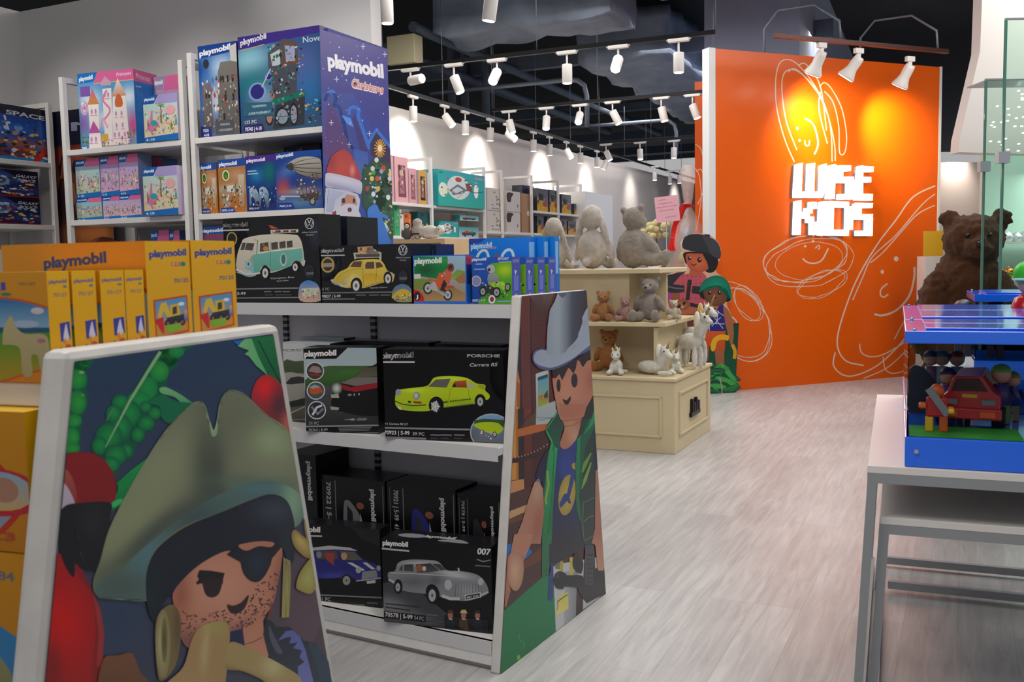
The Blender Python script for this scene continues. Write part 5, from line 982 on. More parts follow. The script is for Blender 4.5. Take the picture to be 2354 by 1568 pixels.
def art_aston(A):
    Z = TF(680, 1010, 2.81); z = lambda x, y: (680+x/2.81, 1010+y/2.81)
    A.poly(Z([(540, 620), (1300, 650), (1300, 1270), (540, 1230)]), '#0d0d10', '#0b0b0d'); A.field(Z([(560, 930), (700, 900), (980, 1130), (960, 1230), (560, 1190)]), blend('#3a3a3f', [z(620, 1080)+(40, 20, 20, '#77777c', 1), z(800, 1150)+(40, 10, 20, '#66666c', .8)]), 10)
    A.poly(Z([(555, 650), (800, 670), (740, 725), (555, 712)]), '#09090b'); A.text('playmobil', *z(560, 682), *z(725, 694), 11.5, '#d0cecd', .045); A.line(Z([(552, 705), (733, 722)]), 3.8, '#b1b0b2'); A.text('007', *z(1170, 740), *z(1256, 748), 14, '#d2d2d0', .03, slant=.15); A.line(Z([(1170, 775), (1210, 790), (1258, 780)]), 3, '#77777c'); A.line(Z([(1160, 815), (1255, 822)]), 3, '#66666b')
    si = '#7c7d82'
    A.field(Z(sm([(598, 860), (640, 850), (660, 800), (720, 778), (840, 778), (920, 790), (975, 845), (1060, 850), (1160, 870), (1215, 910), (1245, 985), (1190, 1020), (1090, 1045), (940, 1020), (850, 1000), (760, 990), (690, 975), (640, 940), (600, 905)], 4)), blend(si, [z(800, 800)+(40, 5, 0, '#a5a6aa', 1), z(1020, 870)+(40, 8, 10, '#b1b2b6', 1), z(760, 920)+(40, 16, 0, '#5c5c62', .9), z(900, 910)+(16, 14, 0, '#4c4c52', .8)]), 8)
    for pts in ([(665, 845), (690, 805), (690, 850)], [(700, 810), (758, 806), (762, 855), (700, 850)], [(775, 808), (870, 800), (930, 848), (860, 860), (785, 862)], [(880, 802), (930, 806), (970, 846), (935, 848)]): A.poly(Z(pts), '#2f3034', '#4a4846')
    A.poly(Z(el(800, 832, 24, 22)), '#8c5236'); A.poly(Z(el(830, 835, 12, 16)), '#b9b6b2'); A.line(Z([(610, 862), (760, 868), (960, 880), (1100, 890)]), 1.6, '#b5b6ba'); A.line(Z([(600, 905), (640, 925)]), 5, '#a9aaae')
    A.blob(Z(sm([(1015, 985), (1030, 935), (1100, 920), (1175, 930), (1205, 970), (1190, 1015), (1090, 1035), (1030, 1020)], 4)), '#77787c', '#9b9ca0')
    for i in range(9): A.line(Z([(1035+i*18, 945-i*1.5), (1030+i*19, 1010-i)]), 1.2, '#55565b')
    A.poly(Z(el(985, 940, 24, 34)), '#a9aaae'); A.poly(Z(el(1195, 920, 18, 24)), '#a9aaae'); A.line(Z([(945, 1010), (1000, 1030), (1060, 1030)]), 7, '#b5b6ba'); A.line(Z([(1190, 1010), (1245, 985)]), 5, '#a9aaae'); A.poly(Z([(1090, 1005), (1195, 985), (1200, 1020), (1095, 1042)]), '#b1b2b5'); A.poly(Z([(1098, 1010), (1188, 993), (1190, 1015), (1100, 1034)]), '#1e1e22'); A.text('BMT 216A', *z(1106, 1028), *z(1182, 1014), 4.5, '#c9c9c8'); A.line(Z([(1050, 830), (1055, 850), (1045, 860)]), 4, '#a9aaae')
    A.poly(Z(el(885, 1000, 44, 66, -12)), '#0c0c0e'); wheel(A, *z(882, 1008), 12.5, 20, '#a5a6aa'); A.poly(Z(el(662, 950, 28, 46)), '#0c0c0e'); wheel(A, *z(660, 955), 8, 14, '#9a9b9f')
    for i in range(2): A.line(Z([(580, 1060+i*22), (800-i*60, 1082+i*22)]), 2.4, '#2c2c30')
    A.poly(Z([(570, 1110), (840, 1138), (840, 1180), (570, 1150)]), '#0a0a0c'); A.text('70578 | 5-99', *z(578, 1142), *z(755, 1162), 10, '#c9c8c8'); A.text('54 PC', *z(766, 1163), *z(830, 1170), 9, '#8f8f93'); A.line(Z([(842, 1130), (920, 1138)]), 5, '#55565a'); A.line(Z([(840, 1165), (955, 1180)]), 5, '#47484c')
    A.poly(Z([(960, 1135), (1245, 1165), (1245, 1250), (965, 1215)]), '#17181e'); 
    for cx, hc in ((1000, '#4a3428'), (1085, '#c2a878'), (1175, '#2a2622')):
        A.poly(Z([(cx-32, 1210), (cx-26, 1160), (cx+24, 1160), (cx+34, 1240)]), '#22242c' if cx != 1085 else '#4a382c'); A.poly(Z(el(cx, 1138, 17, 20)), '#9a6a50'); A.poly(Z([(cx-24, 1122), (cx-12, 1100), (cx+14, 1100), (cx+26, 1124)]), hc); A.line(Z([(cx-10, 1158), (cx+12, 1162)]), 3, '#b5b2b0')
# ---- top deck of the ranger run (z 1.203)
ZT = 1.205
def shelfbox(*a, **k): return pcarton(G, *a, **k)
shelfbox(.215, ZT, 512, 735, 503, .13, BLK, 'toy_box', 'black box picturing a mint and white camper van', art_bus, ym=600)
shelfbox(.40, ZT, 740, 766, 497, .2, ('#1b1e2b', '#15161d', '#20222b'), 'toy_box', 'dark box edge behind the yellow car box, left of two', norm=lambda A: (A.line([(.1, 0), (.1, .45), (.9, .9)], .05, '#8a93b8'), A.text('playmobil', .1, .6, .8, .6, .06, '#8f95a8')), group='dark boxes behind the yellow car box')
shelfbox(.40, ZT, 771, 797, 499, .2, ('#1b1e2b', '#15161d', '#20222b'), 'toy_box', 'dark box edge behind the yellow car box, right of two', norm=lambda A: (A.line([(.1, 0), (.1, .45), (.9, .9)], .05, '#8a93b8'), A.text('playmobil', .1, .6, .8, .6, .06, '#8f95a8')), group='dark boxes behind the yellow car box')
shelfbox(.212, ZT, 737, 946, 566, .13, BLK, 'toy_box', 'black box picturing a yellow rounded car with luggage on its roof', art_beetle, ym=640)
for i, (a_, b_) in enumerate(((950, 972), (974, 1003))):
    shelfbox(.36+.0*i, ZT, a_, b_, 562, .12, ('#23283a', '#1c2350', '#2a2e3c'), 'toy_box', ['dark blue box behind the motocross box, left of two', 'dark blue box behind the motocross box, right of two'][i], norm=lambda A: (A.line([(.2, .05), (.2, .5)], .08, '#7f88a8'), A.line([(.7, .1), (.7, .4)], .05, '#55607f')), group='dark blue boxes behind the motocross box')
shelfbox(.212, ZT, 949, 1072, 588, .05, ('#1f68c6', '#1d5fbe', '#4f8fd8'), 'toy_box', 'blue bordered box picturing an orange motocross bike and rider', art_moto, ym=640, side_art=lambda A: (A.poly([(0, .02), (1, .02), (1, .2), (0, .2)], '#a83a5a'), A.poly([(.1, .2), (.9, .2), (.8, .6), (.1, .6)], '#17306a')))
PU = ('#3b46a8', '#4a52b4', '#3c7ad2')
def quadside(A): A.poly([(0, 0), (1, 0), (1, 1), (0, 1)], '#4650b0'); A.text('SPORT', .15, .12, .9, .12, .06, '#9aa6dc'); A.poly([(.3, .28), (.6, .3), (.4, .4)], '#c9d0ee'); A.poly([(.2, .4), (.8, .4), (.7, .72), (.25, .72)], '#6b76cc'); A.poly([(.35, .78), (.6, .8), (.45, .9)], '#a9b3e6')
q0 = shelfbox(.215, ZT, 1084, 1177, 592, .06, PU, 'toy_box', 'blue box picturing a grey rider on a green quad bike', art_quad, ym=650, side_art=quadside)
def greenish(A): A.poly([(0, 0), (1, 0), (1, 1), (0, 1)], '#2a52ae', '#1f7a3a'); A.poly([(.4, .2), (1, .15), (1, .8), (.5, .8)], '#6fae1f'); A.speckle((.6, .5, 1, .9), 14, .03, ['#16263a', '#c8d0c0'], 3)
for i, v in enumerate((.30, .385, .47)):
    shelfbox(v, ZT, 1090+i*22, [1209, 1237, 1262][i], 594, .058, PU, 'toy_box', ['green and blue box directly behind the front quad bike box', 'green and blue box, third in the quad bike row', 'green and blue box at the back of the quad bike row'][i], norm=greenish, ym=650, side_art=quadside, group='quad bike boxes standing in a row')
def advent(A):
    A.poly([(0, 0), (1, 0), (1, 1), (0, 1)], '#1178d2', '#0e62b8'); A.poly([(0, 0), (.3, 0), (.22, .06), (0, .1)], '#2a3f9a'); A.text('playmobil', .03, .17, .4, .15, .09, '#c4d6ea', .04); A.text('Christmas', .3, .18, .48, .17, .05, '#b98aa8')
    for x in (.12, .55): A.line(sm([(x, .5), (x+.02, .3), (x+.11, .2), (x+.2, .24), (x+.24, .5)], 4, False), .045, '#c9d6dc')
    A.poly(el(.48, .3, .035, .035), '#b5402f'); A.line([(0, .55), (1, .5)], .01, '#3f95e0')
def advside(A): A.poly([(0, 0), (1, 0), (1, 1), (0, 1)], '#0f74cc', '#0d5cae'); A.poly([(.2, .08), (.8, .08), (.75, .6), (.2, .6)], '#7db6ea'); A.line([(.5, .66), (.5, .95)], .06, '#3f8ad2')
for i, v in enumerate((.545, .62, .675)):
    shelfbox(v, ZT, 1078+12*i, [1213, 1249, 1275][i], 549, [.07, .05, .04][i], ('#1178d2', '#0f6cc4', '#5aa4e4'), 'advent_calendar_box', ['blue calendar box with white arches, front of three', 'blue calendar box, middle of three above the quad bike boxes', 'blue calendar box, rear of three beside the plush rabbit'][i], norm=advent, ym=600, side_art=advside, group='tall blue calendar boxes')
# ---- middle deck
ZM = .737
shelfbox(.215, ZM, 650, 762, 786, .12, ('#a9adab', '#2a2a2c', '#c3ccd2'), 'toy_box', 'pale box picturing a white sports car, partly hidden', art_white911, ym=900)
shelfbox(.062, ZM, 697, 868, 799, .11, ('#1a1a1c', '#101012', '#1c1c20'), 'toy_box', 'box with three round pictures and a dark red-striped sports car', art_targa, ym=900, yaw=-14)
shelfbox(.068, ZM, 880, 1158, 803, .11, BLK, 'toy_box', 'black box picturing a lime green sports car', art_lime, ym=900, yaw=-12, side_art=lambda A: A.poly([(0, 0), (.6, 0), (.6, 1), (0, 1)], '#101013'))
topa = lambda A: (A.text('playmobil', .1, .2, .4, .2, .1, '#c2c2c4', .04))
for i, (v, a_, b_, y_) in enumerate([(.34, 690, 790, 775), (.325, 800, 985, 782), (.325, 1000, 1150, 790)]):
    shelfbox(v, ZM, a_, b_, y_, .07 if i == 0 else .08, [('#9aa5aa', '#222', '#a9b7c2'), ('#202226', '#15161a', '#8aa0b8'), BLK][i], 'toy_box', ['pale box behind the white sports car box', 'box standing behind the red-striped sports car box', 'black box standing behind the lime car box'][i], norm=topa)
# ---- lowest deck
ZB = .102
shelfbox(.04, ZB, 672, 875, 1200, .08, BLK, 'toy_box', 'black box picturing a blue mini car with white bonnet stripes', art_mini, ym=1300, yaw=-9)
ab = shelfbox(-.005, ZB, 877, 1131, 1238, .12, BLK, 'toy_box', 'black box picturing a silver grand tourer and three figures', art_aston, ym=1340, yaw=-11)
def topart(carton_o, w, d, h, col, txt):
    w = max(v.co.x for v in carton_o.data.vertices); h = max(v.co.z for v in carton_o.data.vertices)
    A = Art(lambda x, y: (x*w, (1-y)*d)); A.text('playmobil', .3, .55, .62, .55, .22, '#c9c8c8', .04); A.poly(el(.22, .5, .13, .2), '#8f9094' if col == '#8f9094' else col); A.poly(sm([(.5, .8), (.56, .6), (.66, .55), (.75, .7), (.76, .85)], 4), col)
    A.obj('printed_top', print_mat(.3), carton_o, Matrix.Translation((0, 0, h)) @ Matrix.Rotation(RAD(-90), 4, 'X'))
topart(ab, .4, .12, .292, '#8f9094', '')
def standing(col, shape, num):
    def f(A):
        A.poly([(0, 0), (1, 0), (1, 1), (0, 1)], '#0d0d10'); A.line([(.04, .04), (.04, 1)], .012, '#7c7d82'); A.line([(.24, .04), (.24, 1)], .012, '#7c7d82'); A.line([(.97, .04), (.97, 1)], .01, '#7c7d82')
        # vertical writing
        vs, fs = text_mesh(num, .02, 2); A._put([(.1+.07*(b), .06+.42*a) for a, b in vs], fs, [s2l('#b5b4b5')]*len(vs))
        vs, fs = text_mesh('playmobil', .045, 3); A._put([(.79+.07*(b), .08+.28*a) for a, b in vs], fs, [s2l('#cfcdcc')]*len(vs))
        A.poly(sm([(.36, .85), (.36, .3), (.42, .2), (.54, .26), (.64, .4), (.66, .85)], 4), col); A.poly([(.42, .25), (.5, .3), (.52, .65), (.4, .6)], '#2a2a30'); A.poly(el(.62, .24, .06, .03), '#8c5240'); A.poly([(.62, .3), (.66, .42), (.66, .85), (.6, .85)], '#a9a9ad')
    return f
for i, (a_, b_, y_, c_, n_, yaw) in enumerate([(735, 886, 1090, '#77787c', '70922 | 5-99', 0), (889, 1048, 1108, '#26267a', '70921 | 5-99  41 PC', 0), (1051, 1150, 1133, '#2f3034', '70578 | 5-99  54 PC', 0)]):
    shelfbox(.21, ZB, a_, b_, y_, .15, BLK, 'toy_box', ['upright black box with a grey car print, left in the rear row', 'upright black box with a blue car print, rear row of the lowest shelf', 'upright black box next to the end panel in the rear row'][i], norm=standing(c_, 0, n_), ym=1180, group='black boxes standing on end on the lowest shelf')
shelfbox(.19, ZB, 655, 727, 1040, .2, BLK, 'toy_box', 'tall black box at the left end of the lowest shelf', norm=lambda A: [(lambda vf: A._put([(.72+.14*b, .05+.3*a) for a, b in vf[0]], vf[1], [s2l('#b5b4b5')]*len(vf[0])))(text_mesh('playmobil', .045, 3))], ym=1100)
# ---- L run: label art helpers -------------------------------------------------
def pm_art(sky, ground, hd='#1558a8', corner='#d86a9c', cols=('#e7c3a0', '#c94f7a', '#f1e6d8', '#7a5fb0', '#4a8a4f'), seed=1, dense=90, band='#1a6cb8', tw=.5, num='4-10', wedge=True, figures=True, r=.022, htxt='#e8eef4', th=.13):
    def f(A):
        rd_ = random.Random(seed)
        A.poly([(0, 0), (1, 0), (1, 1), (0, 1)], sky, ground, (0, .1, 0, .85))
        if wedge: A.poly([(tw-.02, 0), (1, 0), (1, th+.07), (tw-.14, th+.07)], corner); A.poly([(0, 0), (tw-.02, 0), (tw-.16, th+.05), (0, th+.05)], hd)
        else: A.poly([(0, 0), (1, 0), (1, th+.02), (0, th+.02)], hd); A.poly([(0, th+.02), (1, th+.02), (1, th+.04), (0, th+.04)], '#b8a878')
        A.text('playmobil', .04, th*.8, tw-.14 if wedge else tw, th*.8, th*.48, htxt, .045)
        if figures:
            for k in range(9):
                x = .12+.8*k/8+rd_.uniform(-.03, .03); y = rd_.uniform(.55, .8); h_ = rd_.uniform(.16, .3); c = rd_.choice(cols)
                A.poly([(x-.035, y), (x-.02, y-h_*.6), (x+.02, y-h_*.6), (x+.04, y)], c, rd_.choice(cols)); A.poly(el(x, y-h_*.72, .022, .035, 0, 8), '#d9a98a')
        A.speckle((.05, .35, .95, .86), dense, r, cols, seed)
        A.poly([(0, .91), (.0, .9), (1, .86 if wedge else .93), (1, 1), (0, 1)], band); A.text(num, .04, .975, .3, .975, .05, '#e6ecf2', .02)
    return f
def castle_art(A):
    A.poly([(0, 0), (1, 0), (1, 1), (0, 1)], '#2c7fc8', '#c6dbe6', (0, .1, 0, .6)); A.field([(0, .1), (1, .1), (1, 1), (0, 1)], blend('#4d97cf', [(.2, .35, .2, .12, 0, '#dfe9f2', .9), (.55, .6, .3, .12, 0, '#dbe4ea', .9), (.9, .35, .16, .12, 0, '#e4ecf3', .9), (.07, .65, .12, .15, 0, '#8a3f8f', .8), (.95, .7, .12, .16, 0, '#c9306a', .9), (.5, .95, .5, .08, 0, '#8f7f6a', .9)]), .09)
    A.poly([(0, 0), (.36, 0), (.28, .12), (0, .13)], '#1670c2'); A.poly([(.36, 0), (1, 0), (1, .13), (.29, .14)], '#d9639a'); A.line([(.29, .145), (1, .135)], .012, '#d8b878'); A.text('playmobil', .03, .1, .28, .08, .055, '#eef2f4', .045); A.text('Princess', .7, .08, .96, .07, .05, '#f4d3e2', .01, slant=.2)
    A.poly([(.04, .17), (.22, .17), (.22, .3), (.04, .3)], '#7a58a8'); A.poly(el(.1, .45, .075, .09), '#c8a8c8'); A.speckle((.05, .38, .15, .52), 16, .012, ['#c9507f', '#f0e2e2', '#7a6fb0'], 3)
    wh = '#ece4df'; pk = '#d77ea6'; 
    A.poly([(.44, .22), (.6, .22), (.58, .95), (.44, .95)], wh, '#dccfcf'); A.poly([(.62, .28), (.84, .28), (.88, .95), (.58, .95)], wh, '#d9cccc'); A.poly([(.17, .4), (.36, .4), (.35, .78), (.18, .78)], wh, '#dcd0ce'); A.poly([(.16, .76), (.36, .76), (.38, .98), (.15, .98)], '#e6d8dc')
    A.poly([(.16, .41), (.26, .2), (.37, .41)], '#c46a8c', '#d0893c'); A.poly([(.42, .14), (.5, .06), (.6, .14), (.6, .18), (.42, .18)], '#c7a0b8'); A.poly([(.6, .33), (.72, .1), (.86, .33)], '#e9ddd8', '#c98f70'); A.poly([(.15, .78), (.25, .62), (.37, .78)], '#b0529a'); A.line(sm([(.52, .24), (.44, .36), (.56, .5), (.44, .62)], 5, False), .03, pk)
    A.poly(sm([(.66, .36), (.72, .3), (.78, .36), (.78, .46), (.66, .46)], 3), '#c8673c')
    for x, y in ((.66, .55), (.76, .55), (.66, .7), (.77, .7), (.23, .5), (.3, .5), (.48, .3), (.54, .3), (.2, .86), (.28, .86), (.62, .82), (.7, .82), (.8, .82)): A.poly(el(x, y, .018, .035, 0, 8), '#b98ab0'); A.line([(x-.03, y+.05), (x+.03, y+.05)], .01, pk)
    A.line(sm([(.37, .72), (.42, .6), (.5, .72)], 5, False), .03, '#dca0b8'); A.poly([(.38, .8), (.5, .8), (.5, .9), (.38, .9)], '#c9a03a'); A.speckle((.02, .78, .16, .92), 20, .014, ['#5f9a34', '#8fc04a', '#2f6a2a'], 2); A.speckle((.85, .76, 1, .92), 20, .014, ['#5f9a34', '#c9306a', '#8fc04a'], 4); A.speckle((.4, .85, .9, .98), 40, .012, ['#e8dcd6', '#a86a8c', '#c9a06a', '#6a58a0'], 5)
    A.poly([(0, .93), (.13, .93), (.13, 1), (0, 1)], '#1670c2'); A.text('70447', .02, .985, .11, .985, .04, '#eef2f4')
def novel_art(A):
    A.field([(0, 0), (1, 0), (1, 1), (0, 1)], blend('#1d4f7c', [(.15, .25, .25, .14, 0, '#8fc6d6', .95), (.2, .5, .2, .16, 0, '#157a7c', .9), (.75, .4, .3, .25, 0, '#5a5fa0', .8), (.3, .66, .16, .12, 0, '#86a8c8', .8), (.85, .6, .15, .2, 0, '#2a6fa8', .8), (.5, .92, .5, .1, 0, '#4a5560', .8)]), .09)
    A.poly([(0, 0), (1, 0), (1, .07), (.5, .1), (0, .13)], '#3a2a7c'); A.text('playmobil', .03, .09, .36, .05, .06, '#e6e6f0', .045); A.text('Novelmore', .8, .15, 1.25, .15, .06, '#c2c7d4', .01)
    A.line([(.02, .145), (.33, .11)], .01, '#a89a70')
    for cx, cy, r_ in ((.22, .58, .085), (.37, .44, .035), (.42, .3, .03)): A.poly(el(cx, cy, r_*1.3, r_*1.1), '#7f9fd0'); A.poly(el(cx, cy, r_, r_*.9), '#2f2a78')
    A.line([(.28, .54), (.4, .36), (.44, .28)], .014, '#b3bdc8')
    A.poly([(.37, .2), (.56, .08), (.72, .12), (.74, .36), (.56, .4), (.37, .36)], '#4a4d58'); A.poly([(.4, .22), (.52, .18), (.52, .34), (.42, .34)], '#b5b8bc'); A.poly([(.56, .12), (.72, .14), (.72, .35), (.56, .33)], '#6a4630'); A.poly([(.58, .15), (.7, .17), (.7, .32), (.59, .31)], '#8f9cc0')
    A.poly([(.4, .38), (.72, .36), (.7, .62), (.8, .62), (.78, .7), (.42, .7)], '#474b56'); A.poly([(.4, .68), (.8, .62), (.82, .67), (.42, .74)], '#15705c'); A.poly([(.44, .74), (.8, .68), (.78, .96), (.4, .98)], '#333842')
    for cx, cy, rx, ry in ((.52, .86, .09, .1), (.66, .85, .05, .12), (.36, .84, .05, .1)): A.poly(el(cx, cy, rx, ry), '#23252c'); A.poly(el(cx, cy, rx*.75, ry*.75), '#a87f72' if cx < .4 else '#8a93a4'); A.line([(cx-rx*.7, cy), (cx+rx*.7, cy)], .01, '#2a2c34')
    A.speckle((.38, .12, .8, .92), 130, .016, ['#c2c6cc', '#2a2d36', '#6a7080', '#20706a', '#8c8f98', '#a86a4a'], 7); A.speckle((.8, .72, 1, .95), 20, .018, ['#35b5d0', '#c9a06a', '#20304a'], 9)
    A.poly([(.04, .68), (.4, .7), (.4, .84), (.04, .82)], '#2f5f78'); A.text('WARNING', .15, .74, .33, .74, .025, '#b9cdd6'); A.text('AVERTISSEMENT', .1, .81, .38, .81, .025, '#b9cdd6')
    A.text('135 PC', .05, .9, .2, .9, .035, '#c9d2da'); A.poly([(.03, .92), (.27, .91), (.3, 1), (.03, 1)], '#2a2668'); A.text('70745 | 4-10', .05, .975, .26, .975, .04, '#e6e6f0', .03)
def knight_art(A):
    A.field([(0, 0), (1, 0), (1, 1), (0, 1)], blend('#2f6ab0', [(.6, .25, .3, .12, 0, '#b9d2e6', .9), (.5, .6, .25, .15, 0, '#c9cdd2', .9), (.5, .9, .6, .12, 0, '#6a5a50', .8), (.1, .25, .2, .1, 0, '#1a4f9c', .9)]), .1)
    A.poly([(0, 0), (1, 0), (1, .1), (0, .14)], '#1b3f8c'); A.text('playmobil', .04, .11, .85, .075, .06, '#e6e8f0', .045); A.poly(el(.2, .2, .08, .05), '#2a2d3c')
    A.poly([(.5, .3), (.58, .2), (.9, .2), (1, .15), (1, .98), (.45, .98)], '#77736e', '#5c5652'); A.poly([(.1, .42), (.3, .4), (.34, .95), (.06, .95)], '#6f6a68', '#544e4c'); A.poly([(.82, .05), (1, .02), (1, .22), (.84, .2)], '#c2c0bc')
    for x, y in ((.15, .5), (.22, .5), (.6, .35), (.72, .35), (.85, .35), (.65, .55), (.85, .55), (.6, .75)): A.poly([(x, y), (x+.05, y), (x+.05, y+.07), (x, y+.07)], '#2c2a2c')
    A.speckle((.05, .35, 1, .95), 120, .022, ['#c2bdb6', '#3a3634', '#8f8a86', '#b03a2a', '#d9d4cc', '#5a6a80'], 11)
    A.poly([(.38, .83), (.85, .82), (.86, .97), (.38, .97)], '#4c5056'); A.text('WARNING', .5, .88, .75, .88, .025, '#aab0b6'); A.text('AVERTISSEMENT', .47, .94, .83, .94, .025, '#aab0b6'); A.poly([(.0, .87), (.25, .88), (.3, 1), (0, 1)], '#1f2f78'); A.text('70222', .05, .93, .2, .93, .03, '#dfe2f0'); A.text('4-10', .07, .98, .2, .98, .03, '#dfe2f0')
def airship_art(A):
    A.field([(0, 0), (1, 0), (1, 1), (0, 1)], blend('#1c3f8c', [(.3, .3, .25, .1, -20, '#4a78c2', .9), (.15, .62, .12, .14, 0, '#c04a20', .9), (.5, .7, .4, .06, 0, '#b09a8c', .8), (.5, .88, .5, .1, 0, '#5f86a8', .8)]), .1)
    A.poly([(0, 0), (1, 0), (1, .1), (0, .12)], '#1b4a9c'); A.text('playmobil', .03, .09, .4, .07, .06, '#e6e8f0', .045)
    A.poly(sm([(.25, .25), (.4, .14), (.65, .1), (.95, .15), (1, .3), (.98, .5), (.7, .45), (.45, .36)], 4), '#b5b0a6', '#6f6a62')
    for k in range(5): A.line(sm([(.34, .26), (.55, .17+k*.06), (.98, .14+k*.09)], 5, False), .012, '#3a3836')
    A.poly(sm([(.22, .25), (.36, .19), (.4, .27), (.36, .33)], 3), '#3a3e44')
    for x in (.5, .58, .66, .74, .82, .9): A.line([(x, .4), (x, .78)], .012, '#55504a')
    A.poly([(.48, .76), (.92, .72), (.9, .86), (.6, .86)], '#4a4240'); A.poly(el(.78, .88, .07, .07), '#2c2c30'); A.poly(el(.78, .88, .045, .045), '#9a9aa0'); A.line([(.1, .76), (.5, .78)], .02, '#b9c9dc'); A.poly(el(.13, .8, .07, .03), '#8fb0d0'); A.speckle((.45, .4, .95, .86), 60, .016, ['#c9a53a', '#3a3836', '#c9c4ba', '#7a4a3a'], 5)
    A.poly([(.02, .88), (.34, .88), (.4, .99), (.02, .99)], '#1d3a8a'); A.text('70642 | 4-10', .06, .95, .32, .95, .035, '#dfe2f0')
def egypt(A):
    A.field([(0, 0), (1, 0), (1, 1), (0, 1)], blend('#a8703a', [(.7, .3, .3, .1, 0, '#c49a80', .8), (.5, .55, .5, .08, 0, '#c8c2b4', .8), (.5, .9, .5, .1, 0, '#b5641c', .9)]), .12)
    A.poly([(0, 0), (1, 0), (1, .14), (0, .15)], '#1b4a9c'); A.text('playmobil', .04, .12, .7, .11, .07, '#e6e8f0', .045); A.poly(el(.28, .3, .13, .1), '#d9e8b8'); A.poly(el(.28, .3, .09, .08), '#2f7a2a'); A.poly(el(.28, .32, .03, .03), '#c8622a')
    A.poly(sm([(.1, .78), (.15, .55), (.3, .6), (.4, .8), (.35, .9), (.2, .9)], 4), '#9a8a78'); A.poly([(.72, .3), (.95, .3), (.9, .9), (.72, .9)], '#c8b8a0', '#a8825a'); A.line([(.62, .45), (.62, .65)], .03, '#2f6a3a'); A.poly([(.3, .5), (.6, .48), (.55, .62), (.3, .6)], '#d6d0c6'); A.speckle((.1, .5, .9, .9), 50, .03, ['#5a4c40', '#d6cfc2', '#3a3632', '#c98f4a'], 3); A.poly([(.05, .9), (.5, .9), (.6, 1), (.05, 1)], '#1f3f8a'); A.text('70976 | 4-10', .08, .97, .5, .97, .04, '#dfe2f0')
def horseart(A):
    A.field([(0, 0), (1, 0), (1, 1), (0, 1)], blend('#12367c', [(.35, .35, .2, .12, 0, '#1a7fb8', .9), (.75, .3, .2, .2, 0, '#0f6f70', .9), (.5, .85, .5, .12, 0, '#1a1f5c', .9)]), .12)
    A.poly([(0, 0), (1, 0), (1, .12), (0, .14)], '#4a2a8c'); A.text('playmobil', .04, .11, .64, .1, .06, '#e6e6f0', .045); A.line([(.06, .27), (.35, .27)], .02, '#9fc0d8'); A.line([(.06, .32), (.4, .32)], .02, '#9fc0d8')
    for x in (.1, .42): A.poly(sm([(x, .6), (x+.1, .56), (x+.22, .6), (x+.3, .72), (x+.28, .95), (x+.2, .95), (x+.16, .78), (x+.06, .76), (x+.02, .95), (x-.02, .95), (x, .7)], 3), '#a8b8cc', '#2a3450')
    A.speckle((.05, .55, .95, .95), 60, .022, ['#0f1634', '#c8d4e4', '#2aa0c8', '#3a2a5c'], 8); A.poly([(.03, .9), (.4, .9), (.4, .98), (.03, .98)], '#161f4c'); A.text('70926 | 4-10', .06, .96, .38, .96, .035, '#dfe2f0')
# ================================================================= shelving on the near grey wall
def shelf_unit(fr, u0, u1, v0, v1, hs, H_, label, post=.03, left=True, right=True, back=None, name='shelving_unit', tm=.03, open_top=True):
    root = empty(name, FM(fr, u0, v0), label, 'shelf'); w = u1-u0; d = v1-v0
    for on, x in ((left, 0), (right, w-post)):
        if not on: continue
        fm = MB().box(x, 0, 0, x+post, tm, H_).obj('upright', white_metal(), root, bevel=.002)
        MB().box(x, d-tm, 0, x+post, d, H_).obj('upright', white_metal(), root, bevel=.002)
        MB().box(x, tm, H_-.03, x+post, d-tm, H_).obj('crossbar', white_metal(), root)
        MB().box(x, tm, .02, x+post, d-tm, .05).obj('crossbar', white_metal(), root)
    if back: MB().box(post, d-.012, .05, w-post, d, back).obj('back_panel', mat('pale_grey_back', '#8b898d', .6), root)
    for z in hs:
        s_ = MB().box(post if left else 0, .004, z-.03, w-(post if right else 0), d-.02, z).obj('shelf_board', white_metal(), root, bevel=.002)
    return root
U1 = shelf_unit(L, -.815, .04, 0, .5, [.4, .8, 1.22, 1.63, 2.028], 2.47, 'white shelf bay right beside the blue festive banner', right=False, back=2.0)
U2 = shelf_unit(L, -1.78, -.85, 0, .5, [.4, .8, 1.22, 1.63, 2.028], 2.44, 'white shelf bay holding the pink castle boxes', back=1.6)
LW = Fr(L.w(-2.38, .44), 25.5-90)  # bay on the side wall: its u runs along +v of L
LL = Fr(L.w(-2.38, -1.4), 25.5-90)
U3 = shelf_unit(LL, 0, 1.84, 0, .44, [.4, .8, 1.22, 1.635, 2.03], 2.41, 'white shelf bay on the left side wall with space toy boxes', back=None)
# flame poster panel between the bays
def flame(A):
    A.poly([(0, 0), (1, 0), (1, 1), (0, 1)], '#101326', '#14101c'); A.text('N', .35, .12, .9, .12, .05, '#8a90a8')
    A.field([(0, .2), (1, .2), (1, 1), (0, 1)], blend('#24121a', [(.6, .28, .5, .08, 0, '#a8441c', 1), (.7, .4, .4, .05, 0, '#8c4a2a', .9), (.5, .62, .4, .05, 0, '#2a1a1a', .8), (.7, .72, .5, .06, 0, '#c8763a', .9), (.4, .9, .6, .06, 0, '#f0a020', 1), (.6, 1, .6, .06, 0, '#e84a10', 1)]), .07)
    A.speckle((0, .32, 1, .62), 40, .05, ['#6a3a2a', '#1a1216', '#8c5a3a'], 3)
g = L.hv(132, 300, .47)
fp = MB().box(0, 0, 0, .5, .02, 2.36).obj('poster_panel', mat('poster_board_dark', '#15161e', .5), None, FM(L, g.x-.05, .47, 0)); tag(fp, 'dark narrow poster panel with orange flames between two shelf bays', 'poster')
